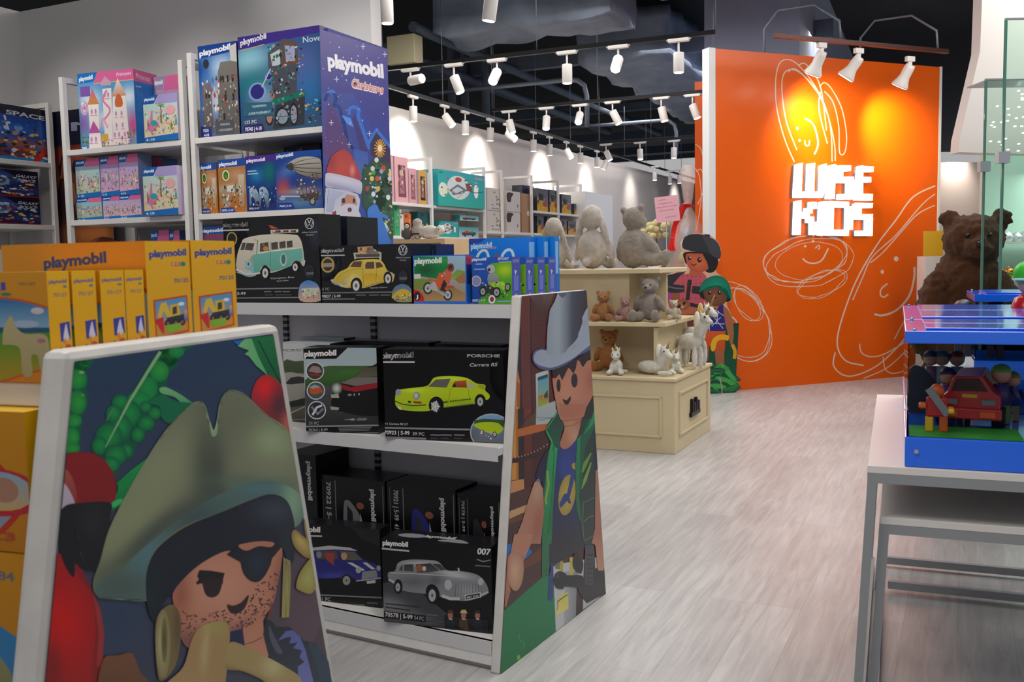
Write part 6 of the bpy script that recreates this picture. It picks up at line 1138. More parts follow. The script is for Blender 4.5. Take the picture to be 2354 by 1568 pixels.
A = Art(lambda x, y: (x*.5, 2.36-y*1.1)); flame(A); A.obj('printed_artwork', print_mat(.35), fp)
# festive banner = end panel of the right bay
BN = .03
bp_ = MB().box(0, .03, 0, .025, .56, 2.5).obj('banner_panel', mat('banner_edge_blue', '#2a2f7c', .5), None, FM(L, .045, 0, 0)); tag(bp_, 'tall blue festive banner panel with a bearded man in a red hat', 'banner')
bmp = lambda x, y: (lambda g: (g.y, g.z))(L.hu(x, y, .07))
A = Art(bmp, [(735, 67), (889, 114), (907, 640), (748, 640)]); Q = TF(420, 0, 2.8); q = lambda x, y: (420+x/2.8, y/2.8); Y = TF(430, 280, 4.804); y_ = lambda a, b: (430+a/4.804, 280+b/4.804)
A.poly(Q([(860, 160), (1380, 160), (1380, 1800), (860, 1800)]), '#37297a', '#2450a8', q(1100, 300)+q(1250, 1100))
A.field(Q([(860, 600), (1100, 600), (1300, 1000), (1300, 1500), (860, 1500)]), blend('#2c4596', [q(960, 850)+(30, 70, 0, '#55407c', 1), q(1000, 1000)+(30, 30, 0, '#5a4488', .8), q(1200, 700)+(30, 40, 0, '#233c9c', .7)]), 14)
sn = '#2f6ac8'
A.line(Q(sm([(915, 650), (935, 600), (965, 590), (985, 630), (975, 680), (1010, 700), (1060, 900), (1100, 960)], 4, False)), 8, sn); A.line(Q(sm([(1070, 740), (1075, 700), (1105, 690), (1135, 710), (1130, 750), (1165, 850), (1200, 960)], 4, False)), 8, sn)
A.poly(Q([(930, 680), (950, 660), (1080, 950), (1080, 1000), (915, 1010)]), '#4a3576', '#5c3d74'); A.poly(Q([(1090, 760), (1110, 740), (1200, 990), (1140, 960)]), '#3a2f70'); A.poly(Q([(1020, 740), (1080, 760), (1100, 820), (1060, 800)]), '#4f8be0')
A.poly(Q([(1190, 910), (1245, 820), (1360, 960), (1360, 1010), (1250, 870), (1210, 940)]), '#2f6fcf'); A.poly(Q([(1205, 925), (1245, 850), (1360, 990), (1360, 1050), (1300, 1060), (1210, 1000)]), '#2a2246', '#3a2a58')
A.poly(Q([(1100, 960), (1190, 980), (1200, 1250), (1110, 1250)]), '#3558a8', '#4f6fb0')
A.text('playmobil', *q(934, 425), *q(1294, 500), 31, '#e3e0e6', .05, lean=(-2, -31)); A.text('Christmas', *q(1082, 560), *q(1290, 606), 20, '#e6dbe2', .075, slant=.1); A.text('Christmas', *q(1084, 556), *q(1288, 602), 18, '#b4456c', .02, slant=.1); A.text('Christmas', *q(1086, 553), *q(1286, 599), 16, '#e0925c', -.0, slant=.1)
rd_ = random.Random(4)
for k in range(60):
    x = rd_.uniform(900, 1350); y = rd_.uniform(230, 960); r = rd_.choice([1, 1, 1.6, 2.4]); A.poly(el(*q(x, y), r*.6, r*.9, 0, 6), '#b9c6ea', up=False)
A.n += 1
for x, y in ((990, 510), (1160, 300), (955, 790), (1070, 930), (1300, 350), (1200, 860)): A.line([q(x-14, y), q(x+14, y)], 1.2, '#cfdcf4'); A.line([q(x, y-18), q(x, y+18)], 1.2, '#cfdcf4')
# tree
for i in range(10):
    cx, cy, r = [(1250, 1060, 46), (1210, 1120, 60), (1300, 1110, 60), (1190, 1200, 60), (1260, 1190, 80), (1330, 1200, 60), (1230, 1290, 80), (1310, 1290, 80), (1340, 1400, 80), (1300, 1480, 70)][i]; A.blob(Q(el(cx, cy, r, r*1.1, 0, 14)), '#23403a', '#2c5a3a', rings=2)
A.speckle((*q(1170, 1030), *q(1365, 1500)), 150, 3.4, ['#1d3a3c', '#2f6a44', '#3f7a4a', '#c9d3dc', '#8fa7c4', '#c8b86a', '#28344c'], 6)
for x, y, c in ((1290, 1080, '#c8402c'), (1225, 1110, '#35a04a'), (1250, 1150, '#c8502c'), (1215, 1150, '#d8c86a'), (1255, 1215, '#d9b04a'), (1185, 1215, '#a83a44'), (1335, 1120, '#dcd08a'), (1245, 1030, '#d3dbe2'), (1220, 1085, '#c9d3dc'), (1225, 1250, '#d3dbe8'), (1330, 1150, '#c9d3dc'), (1320, 1270, '#dde3ec')): A.poly(el(*q(x, y), 5, 6, 0, 10), c)
for k in range(8):
    a = k*PI/8; A.line([q(1267-38*math.cos(a), 955-60*math.sin(a)), q(1267+38*math.cos(a), 955+60*math.sin(a))], [.4, 3, .4][1], '#c8924a')
A.poly(el(*q(1267, 955), 5, 8), '#f0dfb0')
# bearded man
A.poly(Y(sm([(1525, 760), (1560, 730), (1880, 800), (1890, 1000), (1900, 1080), (1540, 1080), (1520, 900)], 3)), '#b4b9d2', '#c3c3d2')
for k in range(8): A.line(Y([(1560+k*24, 750+k*4), (1545+k*12, 860), (1535+k*9, 1000)]), 1.1, '#8f96b8')
A.poly(Y([(1700, 880), (1760, 800), (1850, 820), (1870, 900), (1860, 960), (1760, 920), (1690, 950)]), '#b98270'); A.poly(Y(el(1722, 872, 20, 30)), '#3a2430'); A.poly(Y(el(1838, 872, 14, 28)), '#3a2430')
A.poly(Y(sm([(1640, 960), (1700, 930), (1760, 905), (1810, 905), (1860, 925), (1890, 980), (1900, 1080), (1660, 1080)], 4)), '#c4c3d0'); A.poly(Y(el(1790, 972, 24, 26)), '#5a3440'); A.poly(Y([(1600, 1000), (1640, 980), (1645, 1075), (1600, 1050)]), '#8c2f3c')
A.field(Y(sm([(1545, 580), (1560, 450), (1600, 370), (1700, 310), (1780, 340), (1850, 450), (1900, 560), (1895, 650), (1720, 600)], 4)), blend('#a5333a', [y_(1700, 520)+(28, 36, 0, '#b8473f', 1), y_(1820, 540)+(5, 12, 0, '#dc8a8c', .9), y_(1580, 420)+(10, 20, 0, '#8c2a38', .8)]), 7)
A.field(Y(sm([(1520, 620), (1530, 570), (1600, 570), (1740, 600), (1890, 645), (1928, 690), (1920, 780), (1900, 800), (1850, 780), (1640, 735), (1525, 715)], 4)), blend('#b9b8cf', [y_(1700, 640)+(50, 8, 12, '#c9c8da', 1), y_(1700, 730)+(50, 6, 14, '#9292b8', .9)]), 8)
# sack and cups at the foot
A.poly(Y([(1735, 1080), (1850, 1080), (1850, 1400), (1735, 1400)]), '#1f78d0', '#1a68bc'); A.poly(Y([(1850, 1080), (1990, 1080), (2020, 1400), (1850, 1400)]), '#3583d8', '#2c74cc'); A.poly(Y(sm([(1990, 1080), (1985, 980), (2030, 925), (2090, 920), (2130, 1000), (2210, 1040), (2200, 1080), (2150, 1060), (2200, 1200), (2240, 1400), (2000, 1400)], 4)), '#3a7ad0', '#2f66b8')
A.line(Y([(1985, 1100), (1975, 1200), (1985, 1330)]), 3, '#7fb0e6'); A.poly(Y(el(1765, 1170, 24, 30)), '#a99a7a'); A.poly(Y([(1740, 1290), (1780, 1290), (1780, 1345), (1740, 1345)]), '#a87a2c')
A.obj('printed_artwork', print_mat(.3), bp_, Matrix.Translation((.0255, 0, 0)) @ SIDE)
# ---- boxes on the bays
def lb(*a, **k): return pcarton(L, *a, **k)
Z2, Z1_, Z3 = 2.03, 1.632, 1.222
NB = ('#2a2f6c', '#22265c', '#3a3f7c')
lb(.05, Z2, 454, 547, 107, .2, NB, 'toy_box', 'tall box with grey castle ruins on the top shelf', norm=knight_art, ym=200)
lb(.03, Z2, 546, 739, 86, .2, ('#1d4f7c', '#22265c', '#3a3f7c'), 'toy_box', 'large teal box with a dark wheeled tower on the top shelf', norm=novel_art, ym=190)
lb(.05, Z1_, 457, 499, 376, .1, ('#a8703a', '#8a5a30', '#1b4a9c'), 'toy_box', 'narrow sandy box with green emblem, left of the twin pair', norm=egypt, ym=430, group='sandy boxes with a green emblem')
lb(.04, Z1_, 500, 566, 368, .1, ('#a8703a', '#8a5a30', '#1b4a9c'), 'toy_box', 'sandy box with green emblem and white column, right of the pair', norm=egypt, ym=430, group='sandy boxes with a green emblem')
lb(.04, Z1_, 563, 638, 360, .1, ('#12367c', '#22265c', '#3a2a7c'), 'toy_box', 'deep blue box with armoured horses and purple header', norm=horseart, ym=430)
lb(.03, Z1_, 632, 741, 352, .12, ('#1c3f8c', '#22265c', '#2a4a9c'), 'toy_box', 'blue box picturing a striped airship', norm=airship_art, ym=430)
lb(.3, Z1_, 652, 735, 338, .15, ('#1c1838', '#15122c', '#2a2450'), 'toy_box', 'dark purple box standing behind the airship box', norm=lambda A: A.text('playmobil', .04, .14, .5, .12, .08, '#9a96b0', .045))
lb(.035, Z3, 458, 514, 522, .15, ('#1b4a9c', '#22265c', '#2a4a9c'), 'toy_box', 'blue headed box at the lower left of the bay', norm=lambda A: (A.poly([(0, 0), (1, 0), (1, .12), (0, .12)], '#1b4a9c'), A.poly([(0, .12), (1, .12), (1, .3), (0, .3)], '#8c3a3a', '#2a4a8c'), A.text('playmobil', .06, .09, .98, .08, .055, '#dfe4ee', .045)), ym=540)
CB = ('#4d97cf', '#1679c8', '#d06a9a')
cb = lb(.08, Z2, 177, 310, 170, .2, CB, 'toy_box', 'large pink-topped box picturing a white princess castle', norm=castle_art, yaw=-8, ym=240, side_art=lambda A: (A.poly([(0, 0), (1, 0), (1, .9), (0, 1)], '#1679c8'), A.poly([(0, 0), (1, 0), (1, .14), (0, .15)], '#d9639a'), A.text('Princess', .1, .11, .7, .11, .07, '#f0d3e0', .01, slant=.2), A.text('playmobil', .08, .22, .3, .22, .025, '#cfe0f0'), A.speckle((.1, .26, .5, .5), 25, .02, ['#3d92d4', '#5aa8e0', '#2a84cc'], 2)))
isl = pm_art('#a9d8de', '#e6c9a0', corner='#a89ad0', cols=('#e89ab8', '#3aa8b8', '#5a9a3a', '#e6a85a', '#f2e6d8', '#c85a7c', '#8a5a3a'), seed=5, dense=110, tw=.48)
def island(A):
    isl(A); A.line([(.52, .62), (.53, .35), (.5, .2)], .02, '#5a4a3a'); 
    for a in (-60, -20, 20, 60, 110): A.line([(.52, .25), (.52+.12*math.sin(RAD(a)), .25-.07*math.cos(RAD(a)))], .018, '#7a9a34')
    A.poly(sm([(.15, .75), (.22, .4), (.27, .32), (.26, .5), (.3, .75)], 4), '#d07aa8'); A.poly(el(.3, .6, .1, .06), '#2fa0b0'); A.poly(el(.8, .35, .14, .1), '#e8a8b0')
lb(.0, Z2, 328, 409, 222, .08, ('#a9d8de', '#c9b9d8', '#b8b0dc'), 'toy_box', 'pastel box with palm island leaning on the castle box', norm=island, ym=280)
lb(.3, Z2, 352, 412, 178, .1, ('#a88aa8', '#8c7a94', '#b090b0'), 'toy_box', 'faded mauve box behind the top shelf post', norm=pm_art('#b89ab8', '#a88aa8', hd='#9a8ab0', seed=3, dense=8))
pc = ('#e89ab8', '#7a6fb8', '#f0e0d0', '#c8a05a', '#6a9a5a', '#5a4a6a', '#d8d0c8', '#b04a6c')
row = [(172, 229, 368, 1.80-.0, '#9fc4dc', '#b9c79a', 'pastel box with horse-drawn carriage, upper left of the princess stack', 21), (229, 273, 362, 0, '#9a8fd0', '#d9a8c8', 'small lilac box with dancing figures in the princess stack', 22), (272, 318, 357, 0, '#a8a0dc', '#e0b0c0', 'lilac box with ball guests, upper right of the princess stack', 23)]
hb = .125
for (a_, b_, y_t, _, s1, s2, lab, sd) in row:
    g = L.hv(a_, 430, .06)
    lb(.06, Z1_+.128, a_, b_, y_t, .1, (s1, '#7a8ab8', '#e0a0c0'), 'toy_box', lab, norm=pm_art(s1, s2, cols=pc, seed=sd, tw=.52), ym=400, group='princess boxes stacked in two layers')
for (a_, b_, s1, s2, lab, sd) in [(174, 233, '#8fc0d8', '#a8b890', 'pastel box with garden coach, lower left of the princess stack', 31), (235, 275, '#a9b0e0', '#d9b0b8', 'lilac box with throne arch, lower row of the princess stack', 32), (274, 324, '#b0a8dc', '#e0b8c0', 'lilac box with dressing room, lower right of the princess stack', 33)]:
    lb(.06, Z1_, a_, b_, 436, .1, (s1, '#7a8ab8', '#e0a0c0'), 'toy_box', lab, norm=pm_art(s1, s2, cols=pc, seed=sd, tw=.55), ym=460, group='princess boxes stacked in two layers', h=.126)
lb(.28, Z1_, 320, 372, 366, .12, ('#b8609a', '#1c5fa0', '#b8609a'), 'toy_box', 'magenta and blue box behind the princess stack', norm=pm_art('#8a78b8', '#7f90c8', hd='#b8609a', seed=9, dense=20, htxt='#d8a0c8'))
lb(-.03, Z1_, 327, 408, 386, .08, ('#a9d8de', '#c9b9d8', '#b8b0dc'), 'toy_box', 'pastel box with palm island on the middle shelf', norm=island, ym=430)
for i, (a_, b_) in enumerate(((345, 388), (389, 412))):
    lb(.1, Z3, a_, b_, 530, .12, [('#5a8ab8', '#3a5a8a', '#c85a8a'), ('#4a5aa8', '#3a5a8a', '#5a6ab8')][i], 'toy_box', ['pink headed box low in the princess bay', 'small blue box low in the princess bay'][i], norm=pm_art('#b86a94', '#5a7ab0', seed=40+i, dense=20))
bl = MB().ell((0, 0, .16), (.15, .12, .16)).obj('toy_ball_pack', mat('brown_glossy_pack', '#8a4a34', .3), None, FM(L, L.hv(230, 540, .2).x, .22, Z3)); tag(bl, 'rounded brown glossy pack on the shelf under the princess boxes', 'toy')
# side wall bay: space boxes (faces towards +u of L)
sp = ('#c9cdd6', '#c8502c', '#2a6ac8', '#e0b03a', '#8f98a8', '#d8d8d8', '#203050')
def space_big(A):
    A.field([(0, 0), (1, 0), (1, 1), (0, 1)], blend('#1a3c8c', [(.5, .45, .5, .15, 0, '#2f6ac0', .8), (.5, .7, .7, .08, 0, '#a86a3a', .9), (.6, .88, .6, .12, 0, '#7a3a1c', .9)]), .1); A.poly([(0, 0), (1, 0), (1, .22), (0, .12)], '#14162c'); A.text('SPACE', .52, .17, .96, .2, .08, '#c2c6d4', .03)
    for x, y in ((.03, .6), (.32, .6)): A.poly(el(x, y, .12, .17), '#b0b4b8'); A.poly(el(x, y, .085, .13), '#22262e'); A.poly(el(x, y, .05, .08), '#6a7078')
    A.line([(.28, .2), (.32, .5)], .02, '#c9ccd2'); A.line([(.5, .2), (.53, .42)], .025, '#c9ccd2'); A.poly(el(.65, .4, .05, .05), '#6f9ad0'); A.speckle((0, .3, 1, .95), 150, .028, sp+('#4a3a34', '#2c2420', '#c87a3a'), 4); A.poly([(0, .92), (1, .95), (1, 1), (0, 1)], '#2478b8'); A.poly([(.78, 1), (.92, .75), (.98, .78), (.86, 1)], '#b8261c')
def galaxy(sd):
    def f(A):
        A.field([(0, 0), (1, 0), (1, 1), (0, 1)], blend('#14204c', [(.45, .3, .3, .2, 0, '#2f62b8', .9), (.8, .75, .3, .12, 0, '#3a4a7a', .7)]), .12); A.poly([(.5, 0), (1, 0), (1, .4), (.8, .42)], '#10122a'); A.poly([(0, 0), (.2, 0), (.12, .2), (0, .24)], '#1f78c8'); A.text('GALAXY', .68, .25, .97, .28, .1, '#b5b9c8', .04, slant=.2); A.text('POLICE', .7, .4, .95, .42, .1, '#b5b9c8', .04, slant=.2)
        A.poly(el(.42, .42, .18, .2), '#7f94b0'); A.poly(el(.42, .4, .13, .13), '#39507a'); A.speckle((.02, .25, .95, .92), 90, .035, sp, sd); A.poly([(0, .92), (1, .96), (1, 1), (0, 1)], '#8c1f2c')
    return f
def side(v0, z, xl, xr, yt, d, cols, label, art, ym):
    return pcarton(LL, v0, z, xl, xr, yt, d, cols, 'toy_box', label, norm=art, ym=ym)
def sidebox(xr, y_m, z, w, h, d, off, cols, label, art):
    g = LL.hv(xr, y_m, off); M = FM(LL, g.x-w, off, z); return carton('toy_box', M, w, d, h, cols, label, None, art)
sidebox(112, 300, 2.032, .62, .335, .2, .05, ('#1a3c8c', '#14162c', '#14162c'), 'large box of space vehicles on the left side wall', space_big)
sidebox(88, 420, 1.637+.17, .5, .165, .2, .06, ('#14204c', '#10122a', '#10122a'), 'dark blue spaceship box, upper of two on the side wall', galaxy(3))
sidebox(92, 480, 1.637, .5, .17, .2, .06, ('#14204c', '#10122a', '#10122a'), 'dark blue round spacecraft box, lower of two on the side wall', galaxy(5))
# ================================================================= yellow boxes on the pirate run
YE = '#efb200'; YC = ('#d08a00', YE, '#eebb30')  # front tone is the yellow darkened for shade on that face
def y_side(A, big=True):
    A.poly([(0, 0), (1, 0), (1, 1), (0, 1)], YE)
    A.text('playmobil', .1, .2, .96, .18, .09, '#34489c', .05)
def tall_side(A):
    A.poly([(0, 0), (1, 0), (1, 1), (0, 1)], YE, '#dba000'); A.text('playmobil', .08, .13, .93, .11, .055, '#34489c', .05)
    A.text('1.2.3', .56, .2, .78, .2, .032, '#a85a8c', .04); A.poly(el(.84, .185, .06, .02), '#1f8a6a'); A.text('70125', .6, .34, .95, .335, .035, '#6a6a80', .03)
    A.poly([(.12, .47), (.9, .445), (.92, .75), (.14, .79)], '#c8401c'); A.poly([(.16, .485), (.87, .46), (.885, .735), (.17, .77)], '#3f9ad0', '#c89438', (0, .55, 0, .7)); A.poly([(.16, .67), (.88, .62), (.885, .735), (.17, .77)], '#c8902c')
    A.poly([(.28, .5), (.4, .49), (.5, .6), (.46, .64), (.33, .56), (.26, .64), (.2, .6)], '#e0b83a'); A.poly([(.48, .52), (.68, .51), (.72, .62), (.5, .64)], '#dcb43a'); A.poly([(.54, .54), (.64, .53), (.64, .59), (.54, .6)], '#3a4034'); A.poly([(.13, .63), (.32, .61), (.34, .75), (.28, .74)], '#c8262c'); A.poly([(.4, .62), (.82, .6), (.84, .66), (.42, .68)], '#2c3440'); A.poly(el(.75, .515, .07, .016), '#e8ecee')
    for x in (.42, .6, .75): A.poly(el(x, .665, .075, .03), '#1f2230'); A.poly(el(x, .665, .03, .012), '#b04a5a')
    A.poly([(.36, .68), (.72, .67), (.7, .73), (.4, .74)], '#7ab22c'); A.poly([(.8, .57), (.88, .57), (.88, .66), (.8, .66)], '#c9b08a', '#3a60a8'); A.speckle((.4, .83, .78, .97), 60, .012, ['#c98f14', '#cf9a20'], 3); A.text('CE', .76, .88, .9, .88, .03, '#8a6a28')
def short_side(A, top=True):
    A.poly([(0, 0), (1, 0), (1, 1), (0, 1)], YE, '#dca000'); A.text('playmobil', .08, .11, .9, .105, .035, '#5a6690', .04); A.text('70127', .25, .23, .88, .23, .035, '#7a7480', .02); A.poly(el(.8, .14, .1, .012), '#5a8a80')
    A.poly([(.46, .47), (.92, .46), (.94, .62), (.48, .64)], '#3a3f9c'); A.poly(sm([(.6, .62), (.68, .52), (.76, .48), (.82, .56), (.86, .62)], 4), '#d2cfe0'); A.poly([(.56, .64), (.7, .6), (.72, .68)], '#d88a28'); A.line([(.42, .7), (.62, .72)], .03, '#6b4c20'); A.poly(el(.8, .7, .14, .035), '#c84a30'); A.line([(.5, .82), (.76, .81)], .014, '#a87a14')
    A.poly([(.2, .95), (.85, .93), (.85, 1), (.2, 1)], '#c8452c')
def horse_front(A):
    A.poly([(0, 0), (1, 0), (1, 1), (0, 1)], '#cf8c00', '#c87c00'); A.poly(sm([(-.4, .5), (.1, .26), (.5, .22), (.85, .27), (1.1, .4), (1.1, .8), (.8, .92), (.3, 1.05), (-.4, 1.0)], 4), '#c84a1c'); P_ = sm([(-.4, .52), (.1, .28), (.5, .24), (.85, .29), (1.08, .41), (1.08, .79), (.8, .9), (.3, 1.03), (-.4, .98)], 4)
    A.field(P_, lambda x, y: mixc(mixc(s2l('#1f6aa0'), s2l('#7fa8c4'), max(0, min(1, (y-.25)/.25))), mixc(s2l('#4a8a14'), s2l('#9a8a10'), max(0, min(1, (y-.6)/.3))), 1 if y > .53 else 0), .06)
    A.poly([(0, .5), (1.05, .5), (1.05, .545), (0, .56)], '#13506c'); A.poly(el(.9, .35, .06, .03), '#c9c4c4'); A.poly(el(.78, .47, .13, .035), '#9fb3cc'); A.text('playmobil', -.25, .17, .62, .16, .07, '#34489c', .045); A.text('70127', .74, .12, .9, .12, .025, '#7a6a40'); A.poly(el(.62, .2, .05, .015), '#1f7a5a')
    A.poly(sm([(.56, .62), (.58, .5), (.62, .43), (.66, .4), (.7, .5), (.78, .56), (.95, .56), (.99, .66), (.98, .9), (.9, .9), (.88, .76), (.82, .76), (.82, .93), (.73, .93), (.72, .7), (.64, .66), (.57, .66)], 3), '#b5a87a', '#a89a68'); A.poly(el(.92, .62, .04, .02), '#a86a7a'); A.poly([(.2, .6), (.5, .62), (.52, .86), (.3, .88)], '#8a5a80')
def big_front(A):
    A.poly([(0, 0), (1, 0), (1, 1), (0, 1)], '#c07c00', '#cf8000', (0, 0, 1, 0)); A.text('playmobil', .3, .2, .74, .16, .09, '#34406c', .045); A.poly(sm([(.5, .6), (.62, .33), (.78, .27), (1.0, .38), (1.2, .6), (1.2, 1), (.5, 1)], 4), '#b8401c'); A.poly(sm([(.54, .6), (.65, .36), (.78, .3), (.98, .4), (1.1, .6), (1.1, 1), (.54, 1)], 4), '#a7ad9c'); A.poly(el(.72, .35, .04, .03), '#7a9a3a')  # shade on the front face is put into this darker orange
def c_row(v, u, w, d, h, z, label, front, sidea, group=None, cols=YC):
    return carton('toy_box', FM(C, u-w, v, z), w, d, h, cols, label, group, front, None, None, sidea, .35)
zc = 1.188
lbls = ['yellow box with a cream pony picture, first in the row', 'yellow box right behind the pony box, second in the row', 'yellow box with little writing, third in the row', 'yellow box with blue picture patch, fourth in the row before the tall boxes']
uu = -.05
xs = [(110, 162), (167, 223), (232, 288), (289, 333)]
for i, (a_, b_) in enumerate(xs):
    va = C.hu(a_, 700, uu).y; vb = C.hu(b_, 700, uu).y
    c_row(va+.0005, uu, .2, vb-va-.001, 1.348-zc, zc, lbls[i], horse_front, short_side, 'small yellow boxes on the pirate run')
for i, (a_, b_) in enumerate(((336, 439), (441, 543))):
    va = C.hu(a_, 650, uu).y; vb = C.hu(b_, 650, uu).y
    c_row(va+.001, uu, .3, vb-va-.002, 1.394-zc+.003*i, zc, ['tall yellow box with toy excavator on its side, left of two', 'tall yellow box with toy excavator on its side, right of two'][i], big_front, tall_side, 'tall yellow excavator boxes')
# far left brownish boxes behind
c_row(C.hu(336, 650, uu).y+.03, uu-.305, .28, .2, 1.388-zc, zc, 'brown and grey photo box at the far left, behind the pony box', lambda A: (A.poly([(0, 0), (.5, 0), (.5, 1), (0, 1)], '#7a5a4a', '#8c7a6c'), A.poly([(.5, 0), (1, 0), (1, 1), (.5, 1)], '#a39a90', '#8f8880'), A.poly(el(.4, .3, .12, .2), '#a05a3a'), A.poly(el(.85, .75, .08, .2), '#6a4420')), None, None, ('#8f8880', '#e3b800', '#b9b0a0'))
# second deck: boxes seen left of the panel edge
def house_front(A):
    A.poly([(0, 0), (1, 0), (1, 1), (0, 1)], '#c88600', '#b87400'); A.text('70184', .6, .13, .84, .12, .045, '#6a6a70', .03); A.poly(el(.3, .62, .66, .42), '#b8301c'); A.poly(el(.3, .62, .62, .385), '#3f86b8', '#9a9aa0'); A.poly([(0, .4), (.5, .3), (.8, .4), (.82, .48), (0, .52)], '#a01c1c'); A.poly([(0, .5), (.75, .48), (.72, .85), (0, .9)], '#a5a3a0'); A.poly([(.05, .58), (.25, .58), (.25, .74), (.05, .75)], '#2f6a4a'); A.poly([(.1, .6), (.2, .6), (.2, .72), (.1, .72)], '#a8c8c8')
    A.poly(el(.82, .58, .26, .17), '#b8202c'); A.poly(el(.82, .57, .21, .14), '#7fa8c0', '#c8a05a'); A.poly(el(.85, .56, .09, .09), '#a87a62'); A.poly([(.42, .7), (.5, .7), (.5, .86), (.42, .86)], '#b8201c'); A.text('1.2.3', .6, .93, .9, .92, .06, '#b0481c', .04)
def house_side(A): A.poly([(0, 0), (1, 0), (1, 1), (0, 1)], '#e0aa00', '#d89c00'); A.text('playmobil', .45, .22, 1.3, .2, .07, '#4a6ab0', .05)
def farm_front(A):
    A.poly([(0, 0), (1, 0), (1, 1), (0, 1)], '#c88600', '#b07000'); A.text('70184', .62, .12, .88, .12, .04, '#6a6a70', .03); A.poly(sm([(-.2, .3), (.3, .2), (.7, .3), (1.0, .5), (1, 1.1), (-.2, 1.1)], 4), '#2f7ab0'); A.poly(sm([(-.2, .4), (.3, .28), (.65, .4), (.85, .6), (.85, 1.1), (-.2, 1.1)], 4), '#8c9a68', '#7a5a34'); A.poly([(.55, .6), (.7, .58), (.7, .75), (.55, .75)], '#2a4a9c'); A.poly([(.2, .3), (.26, .3), (.3, .9), (.24, .9)], '#b8baa8'); A.speckle((0, .75, .9, 1), 50, .04, ['#8a5a2c', '#5a3c20', '#c09a5a', '#b8baa8'], 4)
g1 = C.hv(58, 1000, -.02)
c_row(-.02, g1.x, .3, .22, 1.15-.945, .945, 'yellow box with a toy house picture on the deck below', house_front, house_side)
g2 = C.hv(76, 1300, -.02)
c_row(-.02, g2.x, .3, .22, .34, .602, 'yellow farm box at the lower left, under the house box', farm_front, house_side)
# ================================================================= shelving along the long white wall
BF = Fr(B.w(.47, 0), 25.5-90)
vs_ = [-1.75, -.87, .05, BF.hv(1118, 500, 0).x, 1.8, 2.7, 3.62, 4.5]
nm = ['behind the banner', 'with the pink doll boxes', 'with the large teal box', 'with the stacked white boxes', 'with the tall brown box', 'with yellow toy trucks', 'farthest along the long wall']
for i in range(7):
    shelf_unit(BF, vs_[i]+(.035 if i else 0), vs_[i+1], 0, .44, [.4, .85, 1.3, [1.63, 1.63, 1.63, 1.72, 1.72, 1.72, 1.72][i], [1.97, 1.97, 1.97, 2.2, 2.2, 2.02, 2.02][i]][:4 if i in (3, 4) else 5], 2.48, 'white wall shelf bay '+nm[i], left=(i == 0), post=.035)
def bb(v, z, xl, xr, yt, d, cols, label, art, ym=None, group=None, side_art=None, name='toy_box'):
    return pcarton(BF, v, z, xl, xr, yt, d, cols, name, label, norm=art, ym=ym, group=group, side_art=side_art)
def doll(bg, wn):
    def f(A):
        A.poly([(0, 0), (1, 0), (1, 1), (0, 1)], bg); A.poly([(.25, .18), (.8, .18), (.85, .88), (.25, .88)], wn); A.poly(el(.52, .35, .16, .07), '#c9a08c'); A.poly([(.4, .42), (.64, .42), (.72, .8), (.34, .8)], '#a8707c'); A.speckle((.28, .2, .8, .86), 22, .04, ['#e8d8d8', '#6a4448', '#3a2a30', '#b88a94'], 3)
    return f
for i, (a_, b_, y_, bg, wn, lb_) in enumerate([(880, 905, 352, '#d8a0a4', '#8c5a64', 'pink doll box next to the banner edge'), (906, 938, 358, '#dba6aa', '#7a4a52', 'tall pink doll box on the long wall shelf'), (939, 957, 386, '#d49ca2', '#84565c', 'shorter pink doll box, second on the long wall shelf'), (961, 980, 390, '#c79a4c', '#2a2426', 'yellow framed doll box on the long wall shelf'), (982, 995, 397, '#b8bcc6', '#8a8f9a', 'pale silver doll box at the end of the doll row')]):
    bb(.03, 1.972, a_, b_, y_, .12, (bg, '#b8a8c0', '#e0c0c0'), lb_, doll(bg, wn), 420)
def teal(sd):
    def f(A):
        A.poly([(0, 0), (1, 0), (1, 1), (0, 1)], '#2f9fa8', '#35a598'); A.poly(el(.42, .45, .24, .34), '#c9d6d6'); A.poly([(.22, .55), (.4, .35), (.62, .5), (.5, .6), (.3, .68)], '#6a7480'); A.poly([(.28, .54), (.4, .42), (.52, .5), (.36, .62)], '#c2ccd0'); A.poly([(.56, .3), (.7, .28), (.72, .55), (.6, .5)], '#7c4a4a'); A.poly(el(.1, .55, .09, .2), '#d8dcc8'); A.poly(el(.8, .5, .05, .2), '#f0f0ea'); A.line([(.72, .55), (.95, .5)], .03, '#2a5aa8'); A.poly(el(.42, .22, .07, .07), '#b8403a'); A.poly([(.78, .08), (.97, .08), (.97, .15), (.78, .15)], '#b08a9c'); A.speckle((.05, .2, .95, .85), 26, .02, ['#e8e8e0', '#c8a040', '#b84040', '#2a3a50'], sd); A.poly([(.03, .05), (.1, .05), (.1, .11), (.03, .11)], '#1f8a3c')
    return f
bb(-.03, 1.972, 1006, 1114, 388, .3, ('#2f9fa8', '#2a949c', '#4ab0b4'), 'large teal train set box on the long wall shelf', teal(3), 430)
train = lambda c: (lambda A: (A.poly([(0, 0), (1, 0), (1, 1), (0, 1)], '#3a9ba0', '#b5bcc0'), A.poly([(.15, .5), (.85, .45), (.85, .75), (.15, .8)], c), A.poly([(.3, .35), (.5, .35), (.5, .55), (.3, .55)], '#c8402c'), A.poly([(.55, .4), (.75, .4), (.75, .55), (.55, .55)], '#4a8a4a'), A.poly(el(.3, .82, .05, .08), '#22242a'), A.poly(el(.7, .8, .05, .08), '#22242a')))
bb(.03, 1.83, 1057, 1100, 494, .1, ('#3a9ba0', '#2f8488', '#4ab0b4'), 'teal box with a coloured freight train, upper of two', train('#3a3436'), 505)
